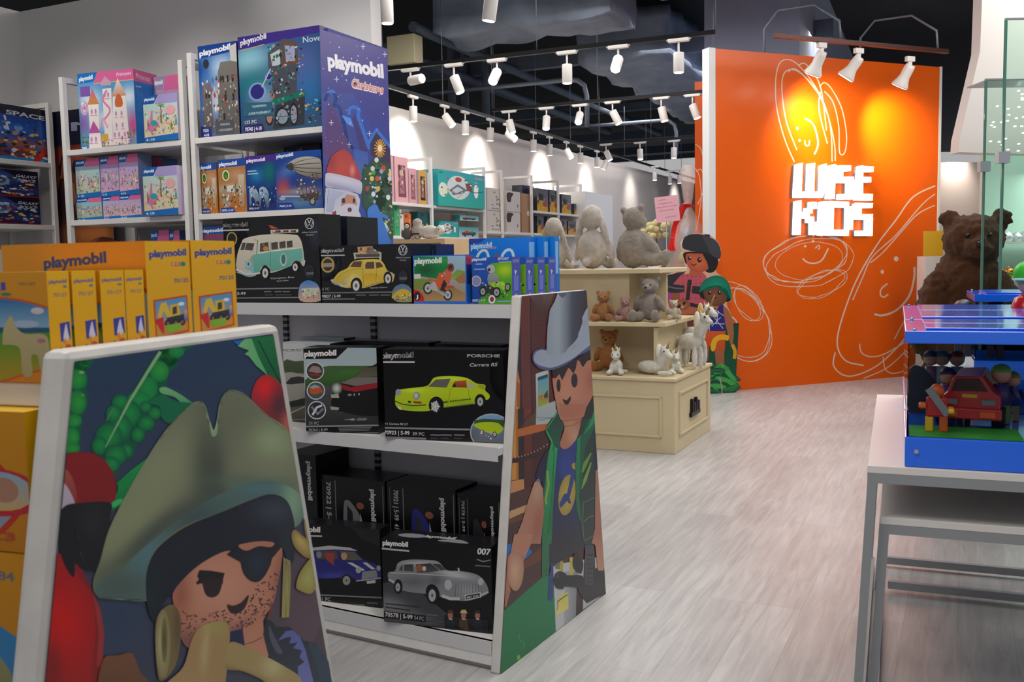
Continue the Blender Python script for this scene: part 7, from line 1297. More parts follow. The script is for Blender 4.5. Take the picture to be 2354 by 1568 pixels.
bb(.03, 1.632, 1055, 1100, 521, .1, ('#a9b5ba', '#3a8488', '#a9b5ba'), 'pale box with a train in a round picture, lower of two', train('#3a4a5a'), 535)
bb(.02, 1.632, 1010, 1054, 508, .1, ('#58b0b4', '#2f8488', '#4ab0b4'), 'light teal box with a white polar picture', teal(5), 530)
for i, (a_, b_, z, c1, lb_) in enumerate([(906, 918, 1.632, '#3fa06a', 'green box on the lower doll shelf'), (919, 928, 1.632, '#d0cfc8', 'thin white box on the lower doll shelf'), (929, 945, 1.632, '#d0682c', 'orange box on the lower doll shelf'), (960, 998, 1.632, '#1d5058', 'dark teal rounded box on the lower doll shelf')]):
    bb(.05, z, a_, b_, [470, 492, 490, 486][i], .1, (c1, c1, c1), lb_, lambda A: A.speckle((.1, .1, .9, .9), 10, .07, ['#e8e4dc', '#2a3a34', '#c8a060'], 3), 510)
wbx = lambda A: (A.poly([(0, 0), (1, 0), (1, 1), (0, 1)], '#c9c3bd'), A.line([(.04, .02), (.96, .02), (.96, .98), (.04, .98)], .015, '#a8a29c', True), A.poly(el(.45, .18, .08, .05), '#9a948e'), A.speckle((.55, .35, .85, .8), 16, .04, ['#7a3a34', '#3a6a44', '#6a5a4a'], 2), A.line([(.25, .75), (.4, .75)], .03, '#4a4644'), A.text('Build', .3, .93, .7, .93, .06, '#3a3634'))
for i in range(2):
    bb(.04, 1.722+.255*i, 1119, 1157, 483-52*i, .3, ('#c9c3bd', '#b8b2ac', '#d4cec8'), ['white building block box, lower of the left pair', 'white building block box, upper of the left pair'][i], wbx, 500-40*i)
    bb(.06, 1.722+.255*i, 1164, 1196, 485-47*i, .3, ('#cdc8c4', '#b8b2ac', '#d4cec8'), ['white box with a cut-out corner picture, lower one', 'white box with a cut-out corner picture, upper one'][i], lambda A: (A.poly([(0, 0), (1, 0), (1, 1), (0, 1)], '#cdc8c4'), A.poly(sm([(.05, .1), (.5, .1), (.35, .3), (.3, .5), (.05, .5)], 4), ['#4a3434', '#4a9a8c'][0]), A.line([(.8, .6), (.8, .75)], .06, '#5a5450')), 500-40*i)
bb(.05, 1.722, 1198, 1224, 444, .2, ('#a67e5c', '#8c6848', '#b08a68'), 'tall brown kraft cardboard box', lambda A: (A.poly(el(.62, .5, .13, .07), '#d8d4cc'), A.line([(0, .28), (1, .26)], .008, '#8c6848')), 490, name='cardboard_box')
bb(.2, 1.722, 1200, 1228, 425, .15, ('#27304a', '#20283c', '#2f3a54'), 'dark blue box behind the brown cardboard box', lambda A: A.text('GAME', .5, .06, .9, .06, .03, '#8a92a8'), 480)
trk = lambda A: (A.poly([(0, 0), (1, 0), (1, 1), (0, 1)], '#5a5a62', '#77757a'), A.poly([(.1, .2), (.6, .25), (.5, .5), (.2, .5)], '#2c2c34'), A.poly([(0, .7), (.95, .8), (.95, 1), (0, 1)], '#d09a1c'), A.poly([(.2, .5), (.6, .55), (.5, .8), (.1, .75)], '#c9901c'), A.poly([(.6, .5), (.85, .55), (.8, .75), (.55, .7)], '#b8402c'), A.speckle((.05, .3, .95, .9), 12, .05, ['#1f2026', '#a8a8ac', '#c8a030'], 4))
for i, (a_, b_, y_, z) in enumerate([(1234, 1260, 432, 2.022), (1263, 1284, 436, 2.022), (1291, 1313, 446, 2.022), (1320, 1336, 468, 2.022), (1235, 1250, 496, 1.722), (1258, 1275, 497, 1.722), (1288, 1303, 500, 1.722), (1306, 1330, 508, 1.722)]):
    bb(.04+.003*i, z, a_, b_, y_, .2, ('#6a6a70', '#3a3c44', '#8a8a8e'), 'boxed yellow construction truck '+['first on the upper shelf of the truck bay', 'second on the upper shelf of the truck bay', 'first on the upper shelf of the farthest bay', 'smallest, near the white partition', 'first on the lower truck shelf', 'second on the lower truck shelf', 'third on the lower truck shelf', 'dark blue one on the lower truck shelf'][i], trk, [455, 460, 470, 480, 515, 515, 515, 530][i], group='boxed toy trucks on the wall shelves')
g = BF.hv(1346, 440, -.1); g1 = BF.hv(1408, 450, -.1)
struct('door_1', MB().box(g.x, -.1, 0, g1.x, .4, g.z), mat('bright_white_door', '#f0efee', .5), BF.M)
# little plush row on the counter board under the shelves
for i in range(6):
    a_ = 1022+i*11; bb(-.06, 1.302, a_, a_+9, 562+i % 2*4, .08, [('#d8d4cc',)*3, ('#3a7a4a',)*3, ('#26282c',)*3][i % 3], ['white and green small toy bag, first below the train boxes', 'green small toy bag, second below the train boxes', 'black small toy bag, third below the train boxes', 'white small toy bag, fourth below the train boxes', 'green small toy bag, fifth below the train boxes', 'black small toy bag, last below the train boxes'][i], lambda A: A.speckle((.05, .05, .95, .95), 12, .1, ['#e4e0da', '#1f2a26', '#3a8a4a', '#a84a4a'], 8), 580, name='toy_bag')
# ================================================================= plush toys
def cloud(sz, kind='CLOUDS'):
    k = 'tx%g' % sz; t = bpy.data.textures.get(k) or bpy.data.textures.new(k, kind); t.noise_scale = sz; return t
def plush(name, M, parts, col, label, cat='plush toy', vox=.008, fur=.004, fs=.02, extras=(), group=None, sheen=.6, dark=None, thing_col=None):
    """parts: (center, radii[, (rx,ry,rz) degrees]) ellipsoids fused into one body"""
    mb = MB()
    for p in parts:
        rot = None
        if len(p) > 2:
            from mathutils import Euler
            rot = Euler([RAD(a) for a in p[2]]).to_matrix()
        mb.ell(p[0], p[1], 20, 14, rot=rot)
    mt = mat('plush_'+col.strip('#'), col, .95, noise_s=26, noise_a=.2, bump=.9, bump_s=170, sheen=.15, spec=.1)
    root = empty(name, M, label, cat, group); b = mb.obj('body', mt, root)
    r = b.modifiers.new('fuse', 'REMESH'); r.mode = 'VOXEL'; r.voxel_size = vox; r.use_smooth_shade = True
    s_ = b.modifiers.new('soft', 'SMOOTH'); s_.iterations = 4; s_.factor = .6
    d = b.modifiers.new('fur', 'DISPLACE'); d.texture = cloud(fs); d.strength = fur; d.mid_level = .5
    for e in extras:
        nm_, c, rr, cc = e[:4]; m_ = MB()
        if nm_ == 'horn': m_.cyl(c, rr, .011, .002, 10)
        else:
            m_.ell(c, rr, 12, 8)
        m_.obj(nm_, mat('plush_detail_'+cc.strip('#'), cc, .25 if nm_ in ('eye', 'nose') else .9), root)
    return root
def bear(M, s, col, label, muz=None, group=None, fur=.004, back=False, legy=-.36):
    """sitting bear, height 1*s, facing -y"""
    P = [((0, 0, .3), (.22, .19, .29)), ((0, -.02, .72), (.185, .17, .17)), ((0, -.17, .68), (.09, .09, .075)), ((-.16, .0, .86), (.065, .04, .07)), ((.16, .0, .86), (.065, .04, .07)),
         ((-.25, -.08, .36), (.075, .085, .2), (20, 22, 0)), ((.25, -.08, .36), (.075, .085, .2), (20, -22, 0)), ((-.19, -.2, .1), (.1, .2, .1), (0, 0, -18)), ((.19, -.2, .1), (.1, .2, .1), (0, 0, 18)), ((-.24, legy, .13), (.1, .065, .125)), ((.24, legy, .13), (.1, .065, .125))]
    P = [tuple([tuple(c*s for c in p[0]), tuple(c*s for c in p[1])]+list(p[2:])) for p in P]
    ex = [('eye', (-.075*s, -.175*s, .745*s), .018*s, '#15110f'), ('eye', (.075*s, -.175*s, .745*s), .018*s, '#15110f'), ('nose', (0, -.262*s, .7*s), (.033*s, .018*s, .024*s), '#2a1c18')]
    return plush('teddy_bear', M, P, col, label, vox=max(.005, .02*s), fur=fur, fs=.03*s if s > .3 else .012, extras=ex, group=group)
def rabbit(M, s, col, label):
    P = [((0, 0, .3), (.24, .2, .3)), ((0, 0, .78), (.17, .16, .19)), ((-.2, .02, .62), (.055, .05, .27), (0, 18, 0)), ((.2, .02, .62), (.055, .05, .27), (0, -18, 0)), ((-.26, -.06, .3), (.06, .07, .2), (0, 18, 0)), ((.26, -.06, .3), (.06, .07, .2), (0, -18, 0)), ((-.17, -.25, .09), (.09, .2, .09)), ((.17, -.25, .09), (.09, .2, .09)), ((0, .2, .1), (.075, .06, .07))]
    P = [tuple([tuple(c*s for c in p[0]), tuple(c*s for c in p[1])]+list(p[2:])) for p in P]
    ex = [('eye', (-.07*s, -.15*s, .8*s), .016*s, '#15110f'), ('eye', (.07*s, -.15*s, .8*s), .016*s, '#15110f'), ('nose', (0, -.165*s, .75*s), .014*s, '#c98a8a')]
    return plush('plush_rabbit', M, P, col, label, vox=.018*s+.002, fur=.004, fs=.02, extras=ex)
def unicorn(M, s, label, pose='sit', mane='#e8e2d4'):
    if pose == 'stand':
        P = [((0, .05, .48), (.13, .26, .15)), ((0, -.2, .68), (.085, .1, .22), (24, 0, 0)), ((0, -.3, .9), (.075, .1, .085)), ((0, -.4, .85), (.055, .09, .055), (20, 0, 0))]+[((x, y, .2), (.05, .055, .22)) for x in (-.08, .08) for y in (-.13, .24)]+[((0, .34, .45), (.04, .06, .16), (-20, 0, 0)), ((-.05, -.25, 1.0), (.02, .02, .05)), ((.05, -.25, 1.0), (.02, .02, .05))]
        h = ((0, -.34, .98), (0, -.42, 1.16)); e = [(-.07, -.36, .93), (.07, -.36, .93)]; mn = [((0, -.12, .82), (.04, .07, .2), (20, 0, 0))]
    elif pose == 'lie':
        P = [((0, .25, .17), (.2, .42, .16)), ((0, -.12, .36), (.12, .13, .24), (20, 0, 0)), ((0, -.22, .56), (.11, .13, .12)), ((0, -.36, .48), (.075, .11, .075), (25, 0, 0)), ((-.13, -.32, .07), (.06, .22, .06), (0, 0, 14)), ((.13, -.3, .07), (.06, .22, .06), (0, 0, -14)), ((.1, .72, .1), (.05, .16, .05), (0, 0, -30)), ((-.07, -.17, .68), (.03, .03, .06)), ((.07, -.17, .68), (.03, .03, .06))]
        h = ((0, -.28, .64), (0, -.36, .82)); e = [(-.1, -.28, .58), (.1, -.28, .58)]; mn = [((0, -.02, .56), (.07, .1, .18), (15, 0, 0))]
    else:
        P = [((0, .05, .24), (.2, .22, .24)), ((0, -.04, .6), (.15, .15, .16)), ((0, -.19, .54), (.1, .1, .085)), ((-.12, -.14, .18), (.07, .08, .19)), ((.12, -.14, .18), (.07, .08, .19)), ((-.18, -.2, .08), (.09, .17, .08)), ((.18, -.2, .08), (.09, .17, .08)), ((-.11, -.0, .78), (.035, .03, .07)), ((.11, .0, .78), (.035, .03, .07)), ((.22, .2, .08), (.12, .06, .06))]
        h = ((0, -.08, .74), (0, -.12, .93)); e = [(-.08, -.17, .62), (.08, -.17, .62)]; mn = [((0, .06, .7), (.08, .1, .15))]
    sc = lambda t: tuple(c*s for c in t)
    P = [tuple([sc(p[0]), sc(p[1])]+list(p[2:])) for p in P]
    ex = [('eye', sc(q), .02*s, '#1a1614') for q in e]+[('horn', sc(h[0]), sc(h[1]), '#a88a4c')]+[('mane', sc(q[0]), sc(q[1]), mane) for q in mn]
    return plush('plush_unicorn', M, P, '#dedbd2', label, vox=.02*s+.002, fur=.004, fs=.014, extras=ex)
# ---- cream stand
cm = mat('cream_lacquer', '#cdbd98', .45, noise_s=4, noise_a=.03)
ST = empty('plush_display_stand', S.M, 'cream wooden stepped display stand covered with plush toys', 'stand')
bs = MB().box(-1.5, 0, 0, 0, 1.01, .505).box(-1.52, -.02, .505, .012, 1.03, .528).obj('base_cabinet', cm, ST, bevel=.004)
def moulding(x0, x1, z0, z1, Mx):
    m_ = MB()
    for (a, b, c, d) in ((x0, z0, x1, z0+.018), (x0, z1-.018, x1, z1), (x0, z0, x0+.018, z1), (x1-.018, z0, x1, z1)): m_.box(a, -.012, b, c, 0, d)
    m_.obj('panel_moulding', cm, bs, Mx, bevel=.003)
moulding(-.78, -.09, .11, .40, Matrix()); moulding(-1.45, -.86, .11, .40, Matrix()); moulding(.1, .91, .11, .42, SIDE)
lg = Art(lambda x, y: (x*.2, y*.2)); n_ = 0
lm = MB()
for (x, w) in ((.40, .03), (.45, .045), (.51, .03), (.56, .05)): lm.box(x, -.022, .22, x+w, 0, .33 if w < .04 else .30)
lm.box(.37, -.022, .2, .62, 0, .235)
lm.obj('metal_letters', mat('black_letter_metal', '#1b1a1c', .4, metal=.5), bs, SIDE, bevel=.006)
MB().box(-1.5, .5, .528, -.20, .53, 1.26).box(-.20, .17, .528, -.17, .96, .862).obj('riser', cm, ST)
MB().box(-1.52, .12, .872, -.10, .98, .902).obj('step_shelf', cm, ST, bevel=.004)
MB().box(-1.5, .30, .902, -.42, .33, 1.245).box(-1.5, .33, .902, -.42, .9, 1.245).obj('riser', cm, ST)
MB().box(-1.55, .22, 1.245, -.165, .95, 1.278).obj('step_shelf', cm, ST, bevel=.004)
def on(px, py, z, deg, v=None):
    g = S.hz(px, py, z) if v is None else S.hv(px, py, v); return S.M @ Matrix.Translation((g.x, g.y, z)) @ Matrix.Rotation(RAD(deg), 4, 'Z')
zt, zm, zb = 1.279, .903, .529
def at_(px, z, v, deg): g = S.hv(px, 600, v); return S.M @ Matrix.Translation((g.x, v, z)) @ Matrix.Rotation(RAD(deg), 4, 'Z')
rabbit(at_(1274, zt, .6, 175), .42, '#b8b0a8', 'small grey plush rabbit with its back turned, left on the top shelf')
rabbit(at_(1362, zt, .5, 172), .5, '#c2b9b0', 'large light grey plush rabbit with its back turned and long hanging ears')
# big bear from behind, leg stretched to the right
sc = .5; P = [((0, 0, .3), (.24, .2, .3)), ((.02, 0, .74), (.17, .165, .175)), ((-.14, 0, .87), (.05, .06, .06)), ((.14, -.02, .9), (.055, .06, .065)), ((.1, .1, .7), (.09, .1, .08)), ((.22, 0, .38), (.27, .1, .1), (0, 42, 0)), ((-.2, .06, .3), (.07, .08, .2), (0, 8, 0)), ((.28, -.04, .13), (.24, .1, .1), (0, 5, 0)), ((.5, -.02, .15), (.085, .09, .13), (0, 15, 0)), ((-.08, .18, .1), (.09, .07, .1))]
plush('teddy_bear', at_(1455, zt, .55, 0), [tuple([tuple(c*sc for c in p[0]), tuple(c*sc for c in p[1])]+list(p[2:])) for p in P], '#988e84', 'large grey-brown teddy bear with its back turned and one leg out', vox=.009, fur=.012, fs=.025, extras=[('eye', (.12*sc, .15*sc, .78*sc), .012, '#15110f'), ('nose', (.13*sc, .2*sc, .71*sc), .014, '#2a1c18')])
bear(at_(1386, zm, .225, 8), .24, '#a9764c', 'tan teddy bear on the middle shelf beside the ranger panel')
bear(at_(1437, zm, .24, 4), .19, '#b58e88', 'small dusty pink teddy bear between two bigger bears')
bear(at_(1494, zm, .26, -4), .35, '#958b82', 'grey teddy bear sitting at the corner of the middle shelf', fur=.007)
bear(at_(1548, zm, .45, 20), .16, '#d2c4b0', 'small cream teddy bear half hidden behind the grey bear')
bear(at_(1318, zm, .225, 0), .22, '#94532f', 'dark reddish teddy bear behind the ranger panel')
bear(at_(1398, zb, .35, 2), .33, '#a8713f', 'brown teddy bear on the cabinet top behind the white unicorn')
unicorn(at_(1414, zb, .1, 10), .235, 'small white plush unicorn sitting in front of the brown bear')
unicorn(at_(1512, zb, .16, 62), .3, 'white plush unicorn lying down with its head to the right', 'lie')
unicorn(at_(1552, zb, .3, 25), .2, 'little white plush unicorn sitting below the tall one')
unicorn(at_(1590, zb, .6, 62), .42, 'tall white plush unicorn standing at the right end', 'stand')
unicorn(at_(1597, zb, .84, 62), .47, 'cream plush unicorn standing behind the tall white one', 'stand', '#d8b878')
tgm = MB().cyl((0, 0, 0), (0, .004, 0), .045).obj('round_tag', mat('teal_tag', '#3aa0a0', .5), None, at_(1536, 0, .75, 0) @ Matrix.Translation((0, 0, .76))); tag(tgm, 'round teal swing tag between the bear shelf and the unicorns', 'tag')
# ---- kids standee
K0 = hz(1650, 905, 0); KF = Fr((K0.x, K0.y), -12)
kq = lambda x, y: (lambda g: (g.x, g.z))(KF.hv(x, y, 0)); X4 = TF(1500, 520, 3.823)
out = X4(sm([(60, 440), (150, 430), (230, 395), (300, 400), (285, 330), (270, 250), (255, 180), (262, 130), (320, 80), (400, 66), (480, 70), (560, 120), (600, 200), (592, 290), (570, 330), (560, 400), (610, 440), (670, 500), (695, 580), (690, 660), (650, 680), (700, 800), (730, 980), (740, 1100), (722, 1200), (728, 1400), (715, 1498), (605, 1525), (300, 1498), (250, 1400), (240, 900), (130, 700), (60, 560)], 3))
KO = empty('cardboard_standee', KF.M, 'life-size standee of two toy children among jungle leaves', 'standee')
P_ = [kq(*p) for p in out]; mz = min(p[1] for p in P_); P_ = [(a, max(b, 0.0)) for a, b in P_]
bd = MB().prism(P_, 0, .018).obj('board', mat('white_board_edge', '#d8d4d0', .6), KO)
A = Art(kq); X = X4
A.poly(out, '#c9a08a'); 
A.poly(X([(240, 880), (760, 850), (728, 1500), (605, 1520), (300, 1495), (240, 1300)]), '#0c3d2a', '#0f5238'); A.poly(X([(250, 640), (420, 700), (420, 1200), (240, 1150)]), '#5a2f24')
A.poly(X(sm([(130, 450), (230, 400), (300, 420), (420, 400), (480, 470), (470, 700), (250, 740), (150, 720), (120, 560)], 3)), '#b04e5c'); A.poly(X([(60, 440), (180, 420), (300, 395), (240, 440), (180, 510), (280, 520), (280, 580), (180, 590), (60, 560)]), '#2b2a30'); A.line(X([(90, 520), (200, 545), (270, 550)]), 3, '#5c5e66')
for k in range(24): A.poly(el(*X([(230+(k % 6)*38, 440+(k//6)*65)])[0], 1, 2.2, 0, 6), '#5a2430', up=False)
A.n += 1
A.poly(X([(310, 470), (345, 470), (325, 650), (290, 650)]), '#2a242a'); A.poly(X([(350, 525), (425, 530), (420, 600), (345, 590)]), '#2a2a2c'); A.poly(X([(330, 670), (410, 690), (405, 720), (330, 705)]), '#26242a'); A.poly(X([(75, 580), (240, 590), (240, 650), (90, 660)]), '#8a4a34'); A.poly(X([(130, 590), (170, 590), (160, 650), (125, 650)]), '#8c3a84')
A.poly(X([(180, 650), (240, 655), (330, 720), (230, 760), (190, 730)]), '#7c4030'); A.poly(X([(240, 700), (460, 735), (470, 770), (250, 780)]), '#a05a3c')
A.blob(X(el(265, 690, 60, 48)), '#7a4430', '#a86a4c', rings=3); A.poly(X(el(235, 705, 13, 18, 30)), '#2a1a18'); A.poly(X(el(277, 678, 13, 18, 30)), '#2a1a18'); A.poly(X(el(262, 710, 12, 14)), '#c08a6a')
A.poly(X(sm([(280, 230), (460, 230), (560, 260), (575, 330), (540, 400), (470, 400), (400, 300), (320, 240), (300, 330), (280, 300)], 3)), '#1c1a1c'); A.poly(X([(330, 380), (420, 390), (430, 440), (320, 430)]), '#a8553c')
A.blob(X(sm([(295, 250), (380, 240), (470, 250), (500, 310), (495, 370), (430, 405), (360, 395), (310, 350)], 4)), '#a04c34', '#c4623f', rings=4); A.poly(X(sm([(440, 235), (520, 250), (560, 290), (550, 380), (505, 405), (480, 320)], 3)), '#1c1a1c')
for ex_, ey_, r_ in ((325, 282, 15), (412, 297, 20)): A.poly(X(el(ex_, ey_, r_, r_*1.15)), '#2c1c18'); A.poly(X(el(ex_+5, ey_-7, 5, 6)), '#e8e0dc')
A.line(X(sm([(340, 330), (362, 345), (385, 330)], 4, False)), 2.2, '#3c1a18')
A.poly(X(sm([(262, 150), (280, 100), (340, 72), (440, 75), (560, 130), (600, 220), (590, 285), (540, 270), (480, 235), (350, 220), (270, 195)], 4)), '#2b2c31'); A.poly(X(sm([(440, 80), (560, 130), (600, 220), (588, 280), (530, 262), (490, 200)], 3)), '#3a3b44'); A.poly(X([(455, 72), (500, 72), (510, 92), (460, 95)]), '#2b2c31')
# front child
A.poly(X([(430, 1080), (500, 1080), (490, 1180), (430, 1200)]), '#7a4a38'); A.poly(X([(545, 1090), (630, 1090), (630, 1290), (560, 1240)]), '#9a5a40', '#8c5038'); A.poly(X([(412, 925), (640, 920), (635, 1095), (540, 1100), (500, 1050), (490, 1095), (405, 1085)]), '#c4531f', '#b04a1c')
A.poly(X([(420, 700), (620, 690), (645, 740), (630, 925), (410, 920)]), '#2a2070'); A.poly(X([(460, 690), (600, 680), (560, 740), (470, 745)]), '#b86a3a')
for a_, b_ in (((450, 780), (540, 730)), ((540, 730), (630, 790)), ((500, 750), (500, 920)), ((430, 850), (630, 860)), ((540, 800), (620, 900)), ((520, 880), (600, 800)), ((430, 900), (490, 830)), ((460, 760), (500, 860)), ((580, 740), (560, 860))): A.line(X([a_, b_]), 1.4, '#b9c0dc')
A.line(X([(495, 760), (485, 915)]), 2.4, '#c98a8c'); A.poly(X(sm([(620, 720), (660, 730), (705, 830), (712, 980), (690, 1050), (650, 900)], 3)), '#9a5c40')
A.line(X(sm([(528, 1100), (545, 1010), (600, 975), (670, 985)], 5, False)), [3, 9, 12]+[12]*13, '#d8a01c'); A.line(X(sm([(700, 1040), (725, 1100), (718, 1165)], 4, False)), 8, '#c8921c')
A.poly(X(sm([(415, 560), (440, 540), (650, 560), (685, 640), (650, 665), (440, 640)], 3)), '#241a1a'); A.blob(X(sm([(455, 560), (540, 525), (640, 560), (655, 620), (630, 680), (560, 705), (490, 680), (455, 620)], 4)), '#5e3a2c', '#7c4c38', rings=4)
for ex_ in (502, 586): A.poly(X(el(ex_, 585, 16, 18)), '#1f1412'); A.poly(X(el(ex_+4, 579, 5, 6)), '#d8ccc8')
A.line(X(sm([(520, 625), (543, 638), (565, 622)], 4, False)), 2.2, '#20100e')
A.blob(X(sm([(410, 580), (440, 490), (520, 440), (600, 438), (665, 490), (692, 580), (690, 650), (650, 560), (580, 520), (500, 530), (440, 560)], 4)), '#0c6a54', '#128a6c', rings=3)
rl = random.Random(2)
for k in range(22):
    cx, cy = rl.uniform(500, 715), rl.uniform(1210, 1480); a = rl.uniform(-60, 60); A.poly(X(el(cx, cy, 75, 22, a, 12)), rl.choice(['#1c6b34', '#2a8a40', '#0f4a34', '#3a9a4a', '#134c38'])); A.line(X([(cx-60*math.cos(RAD(a)), cy-60*math.sin(RAD(a))), (cx+60*math.cos(RAD(a)), cy+60*math.sin(RAD(a)))]), .8, '#4aa85a')
A.line(X([(590, 1330), (610, 1420), (608, 1520)]), 2.5, '#a89a80')
A.v = [(a, b, max(c, .001)) for a, b, c in A.v]
A.obj('printed_artwork', print_mat(.4), KO)
MB().box(-.2, .018, 0, -.18, .07, .6).box(.05, .018, 0, .07, .07, .6).obj('support_strut', mat('white_board_edge'), KO)
# ---- white counter, gift basket, flowers, notice
g = hz(1560, 600, 1.28); GK = Fr(CAM+(ray(1548, 632)*(10.3/ray(1548, 632).y)), 20)
zt_ = GK.o.z
CT = empty('white_counter', Fr((GK.o.x, GK.o.y), 20).M, 'white counter behind the plush stand carrying the gift basket', 'counter')
MB().box(-.25, -.2, 0, .35, .4, zt_-.03).obj('cabinet', white_metal(), CT); MB().box(-.28, -.23, zt_-.03, .38, .43, zt_).obj('counter_top', white_metal(), CT, bevel=.003)
GB = empty('gift_basket', Matrix.Translation(GK.w(.16, 0, 0)), 'cellophane-wrapped gift basket with a red ribbon', 'gift basket')
ce = mat('clear_cellophane', '#f0dcd4', .12, alpha=.3, bump=1, bump_s=24, coat=1)
rb_ = random.Random(9); pr = [(.19, .0), (.22, .08), (.2, .32), (.15, .52), (.05, .7), (.035, .74), (.05, .82), (.08, 1.05), (.06, 1.16)]
mb = MB(); vs = []; n = 40
for r_, z in pr:
    for j in range(n): q_ = r_*(1+.16*noise.noise(V((j*.8, z*5, 2)))); vs.append((math.cos(2*PI*j/n)*q_, math.sin(2*PI*j/n)*q_, z))
mb.add(vs, [(i*n+j, i*n+(j+1) % n, (i+1)*n+(j+1) % n, (i+1)*n+j) for i in range(len(pr)-1) for j in range(n)], None, True).obj('cellophane_wrap', ce, GB)
MB().lathe([(.12, 0), (.15, .03), (.16, .12), (.145, .12), (.13, .04)], n=24).obj('basket', mat('wicker_orange', '#b0643a', .6, bump=1, bump_s=90), GB)
for i, (x, y, z, r_, c) in enumerate([(-.06, -.05, .18, .05, '#c8b830'), (.03, -.06, .2, .05, '#6a9a4a'), (-.04, -.03, .3, .035, '#d8a820'), (.05, .0, .34, .04, '#3a6ac0'), (0, 0, .45, .035, '#4a9ac8'), (.08, -.04, .2, .04, '#c04a2c'), (-.02, -.06, .37, .03, '#e0c030')]): MB().ell((x, y, z), (r_, r_, r_*1.5)).obj('wrapped_treat', mat('treat'+c, c, .4), GB)
rib = MB()
for s_, wd_ in ((-1, .085), (-.7, .05)):
    pts = sm([(-.02, .72), (-.1, .74), (-.16, .6), (-.2, .42), (-.25*abs(s_), .26)], 6, False)
    rib.add([(x+k*wd_, -.12-.04*math.sin(z*9)+k*.02, z) for x, z in pts for k in (0, 1)], [(2*i, 2*i+1, 2*i+3, 2*i+2) for i in range(len(pts)-1)], None, True)
rib.ell((-.02, -.03, .74), (.06, .04, .025)); rib.obj('red_ribbon', mat('red_satin', '#d01c14', .3, sheen=.3), GB)
FP = empty('flower_pot', Matrix.Translation(GK.w(-.2, .0, 0)) @ Matrix.Scale(1.5, 4), 'pale yellow orchid in a pot beside the gift basket', 'flowers')
MB().lathe([(.04, 0), (.055, .1), (.05, .1), (.03, .02)], n=16).obj('pot', mat('white_ceramic', '#d8d4cc', .3), FP)
MB().tube([(0, 0, .05), (.02, 0, .2), (0, 0, .34)], .004).tube([(0, 0, .05), (-.04, 0, .2), (-.1, 0, .3)], .004).obj('stem', mat('brown_stem', '#6a5030', .7), FP)
fl = MB()
for k in range(26):
    cx, cy, cz = rb_.uniform(-.15, .09), rb_.uniform(-.06, .06), .36+rb_.uniform(-.09, .07); 
    fl.ell((cx, cy, cz), (.03, .012, .022), 8, 5)
fl.obj('blossoms', mat('pale_yellow_petals', '#cfc48e', .7, noise_s=30, noise_a=.3), FP)
pw = ray(1532, 480); pw = CAM+pw*(9.6/pw.y); NB_ = Fr(pw, 14)
nb = MB().box(-.11, 0, -.13, .125, .004, .125).obj('pink_notice', mat('pink_card', '#d09aa8', .7), None, NB_.M @ Matrix.Rotation(RAD(-5), 4, 'Y')); tag(nb, 'pink card notice with handwritten lines on a thin stand', 'notice')
A = Art(lambda x, y: (x, -y))
for k, (t_, x0, x1) in enumerate([('To Wise Kids', -.08, .0), ('Congratulations', -.07, .06), ('Best wishes on the', -.09, .1), ('grand opening', -.07, .07), ('', 0, 0), ('with love', -.02, .09)]):
    if t_: A.text(t_, x0, -.085+k*.035, x1, -.09+k*.035, .012, '#8a5a6a', 0)
A.obj('handwriting', print_mat(.4), nb, Matrix.Translation((0, -.001, 0)))
MB().cyl((0, .008, -.13), (0, .008, -pw.z+.01), .005).cyl((0, .008, -pw.z+.012), (0, .008, -pw.z), .12).obj('stand_pole', wire_m, nb, (NB_.M @ Matrix.Rotation(RAD(-5), 4, 'Y')).inverted() @ NB_.M)
# ---- wooden counter with small plush behind the ranger run
w0 = ray(1022, 548); w0 = CAM+w0*(6.6/w0.y); WF = Fr(w0, 22); zw = w0.z
WC = empty('wooden_display_unit', Fr((w0.x, w0.y), 22).M, 'pale wooden display unit behind the beetle box, topped with small plush toys', 'display unit'); WC['label'] = 'pale wooden display unit topped with a penguin and polar bear plush'
wo = mat('pale_birch', '#d2b38c', .5, noise_s=6, noise_a=.08)
MB().box(-1.1, 0, zw-.03, 0, .4, zw).obj('top_board', wo, WC); MB().box(-.03, 0, 0, 0, .4, zw-.03).obj('side_board', wo, WC); MB().box(-1.1, 0, 0, -1.07, .4, zw-.03).obj('side_board', wo, WC); MB().box(-1.07, .38, 0, -.03, .4, zw-.03).obj('back_board', wo, WC)
wa = lambda px, v, deg: WF.M @ Matrix.Translation((WF.hv(px, 540, v).x, v, .001)) @ Matrix.Rotation(RAD(deg), 4, 'Z')
plush('plush_penguin', wa(936, .12, 20), [((0, 0, .04), (.035, .03, .042)), ((0, 0, .095), (.022, .022, .022)), ((-.035, 0, .045), (.008, .014, .03)), ((.035, 0, .045), (.008, .014, .03))], '#6d6c6e', 'small grey plush penguin on the wooden unit', vox=.004, fur=.002, fs=.008, extras=[('face', (0, -.012, .095), (.017, .014, .016), '#e4e0da'), ('eye', (-.008, -.025, .1), .003, '#111111'), ('eye', (.008, -.025, .1), .003, '#111111'), ('hood', (0, .006, .1), (.024, .022, .024), '#1c1c1e'), ('beak', (0, -.027, .094), (.004, .006, .003), '#c88a30')])
plush('plush_hedgehog', wa(960, .14, 0), [((0, 0, .06), (.042, .04, .06)), ((0, 0, .12), (.035, .035, .03)), ((-.02, -.04, .012), (.014, .02, .012)), ((.02, -.04, .012), (.014, .02, .012))], '#cfc6bb', 'round pale grey plush with dark belly stripe beside the penguin', vox=.005, fur=.006, fs=.01, extras=[('belt', (0, -.002, .04), (.043, .041, .01), '#2a2826')])
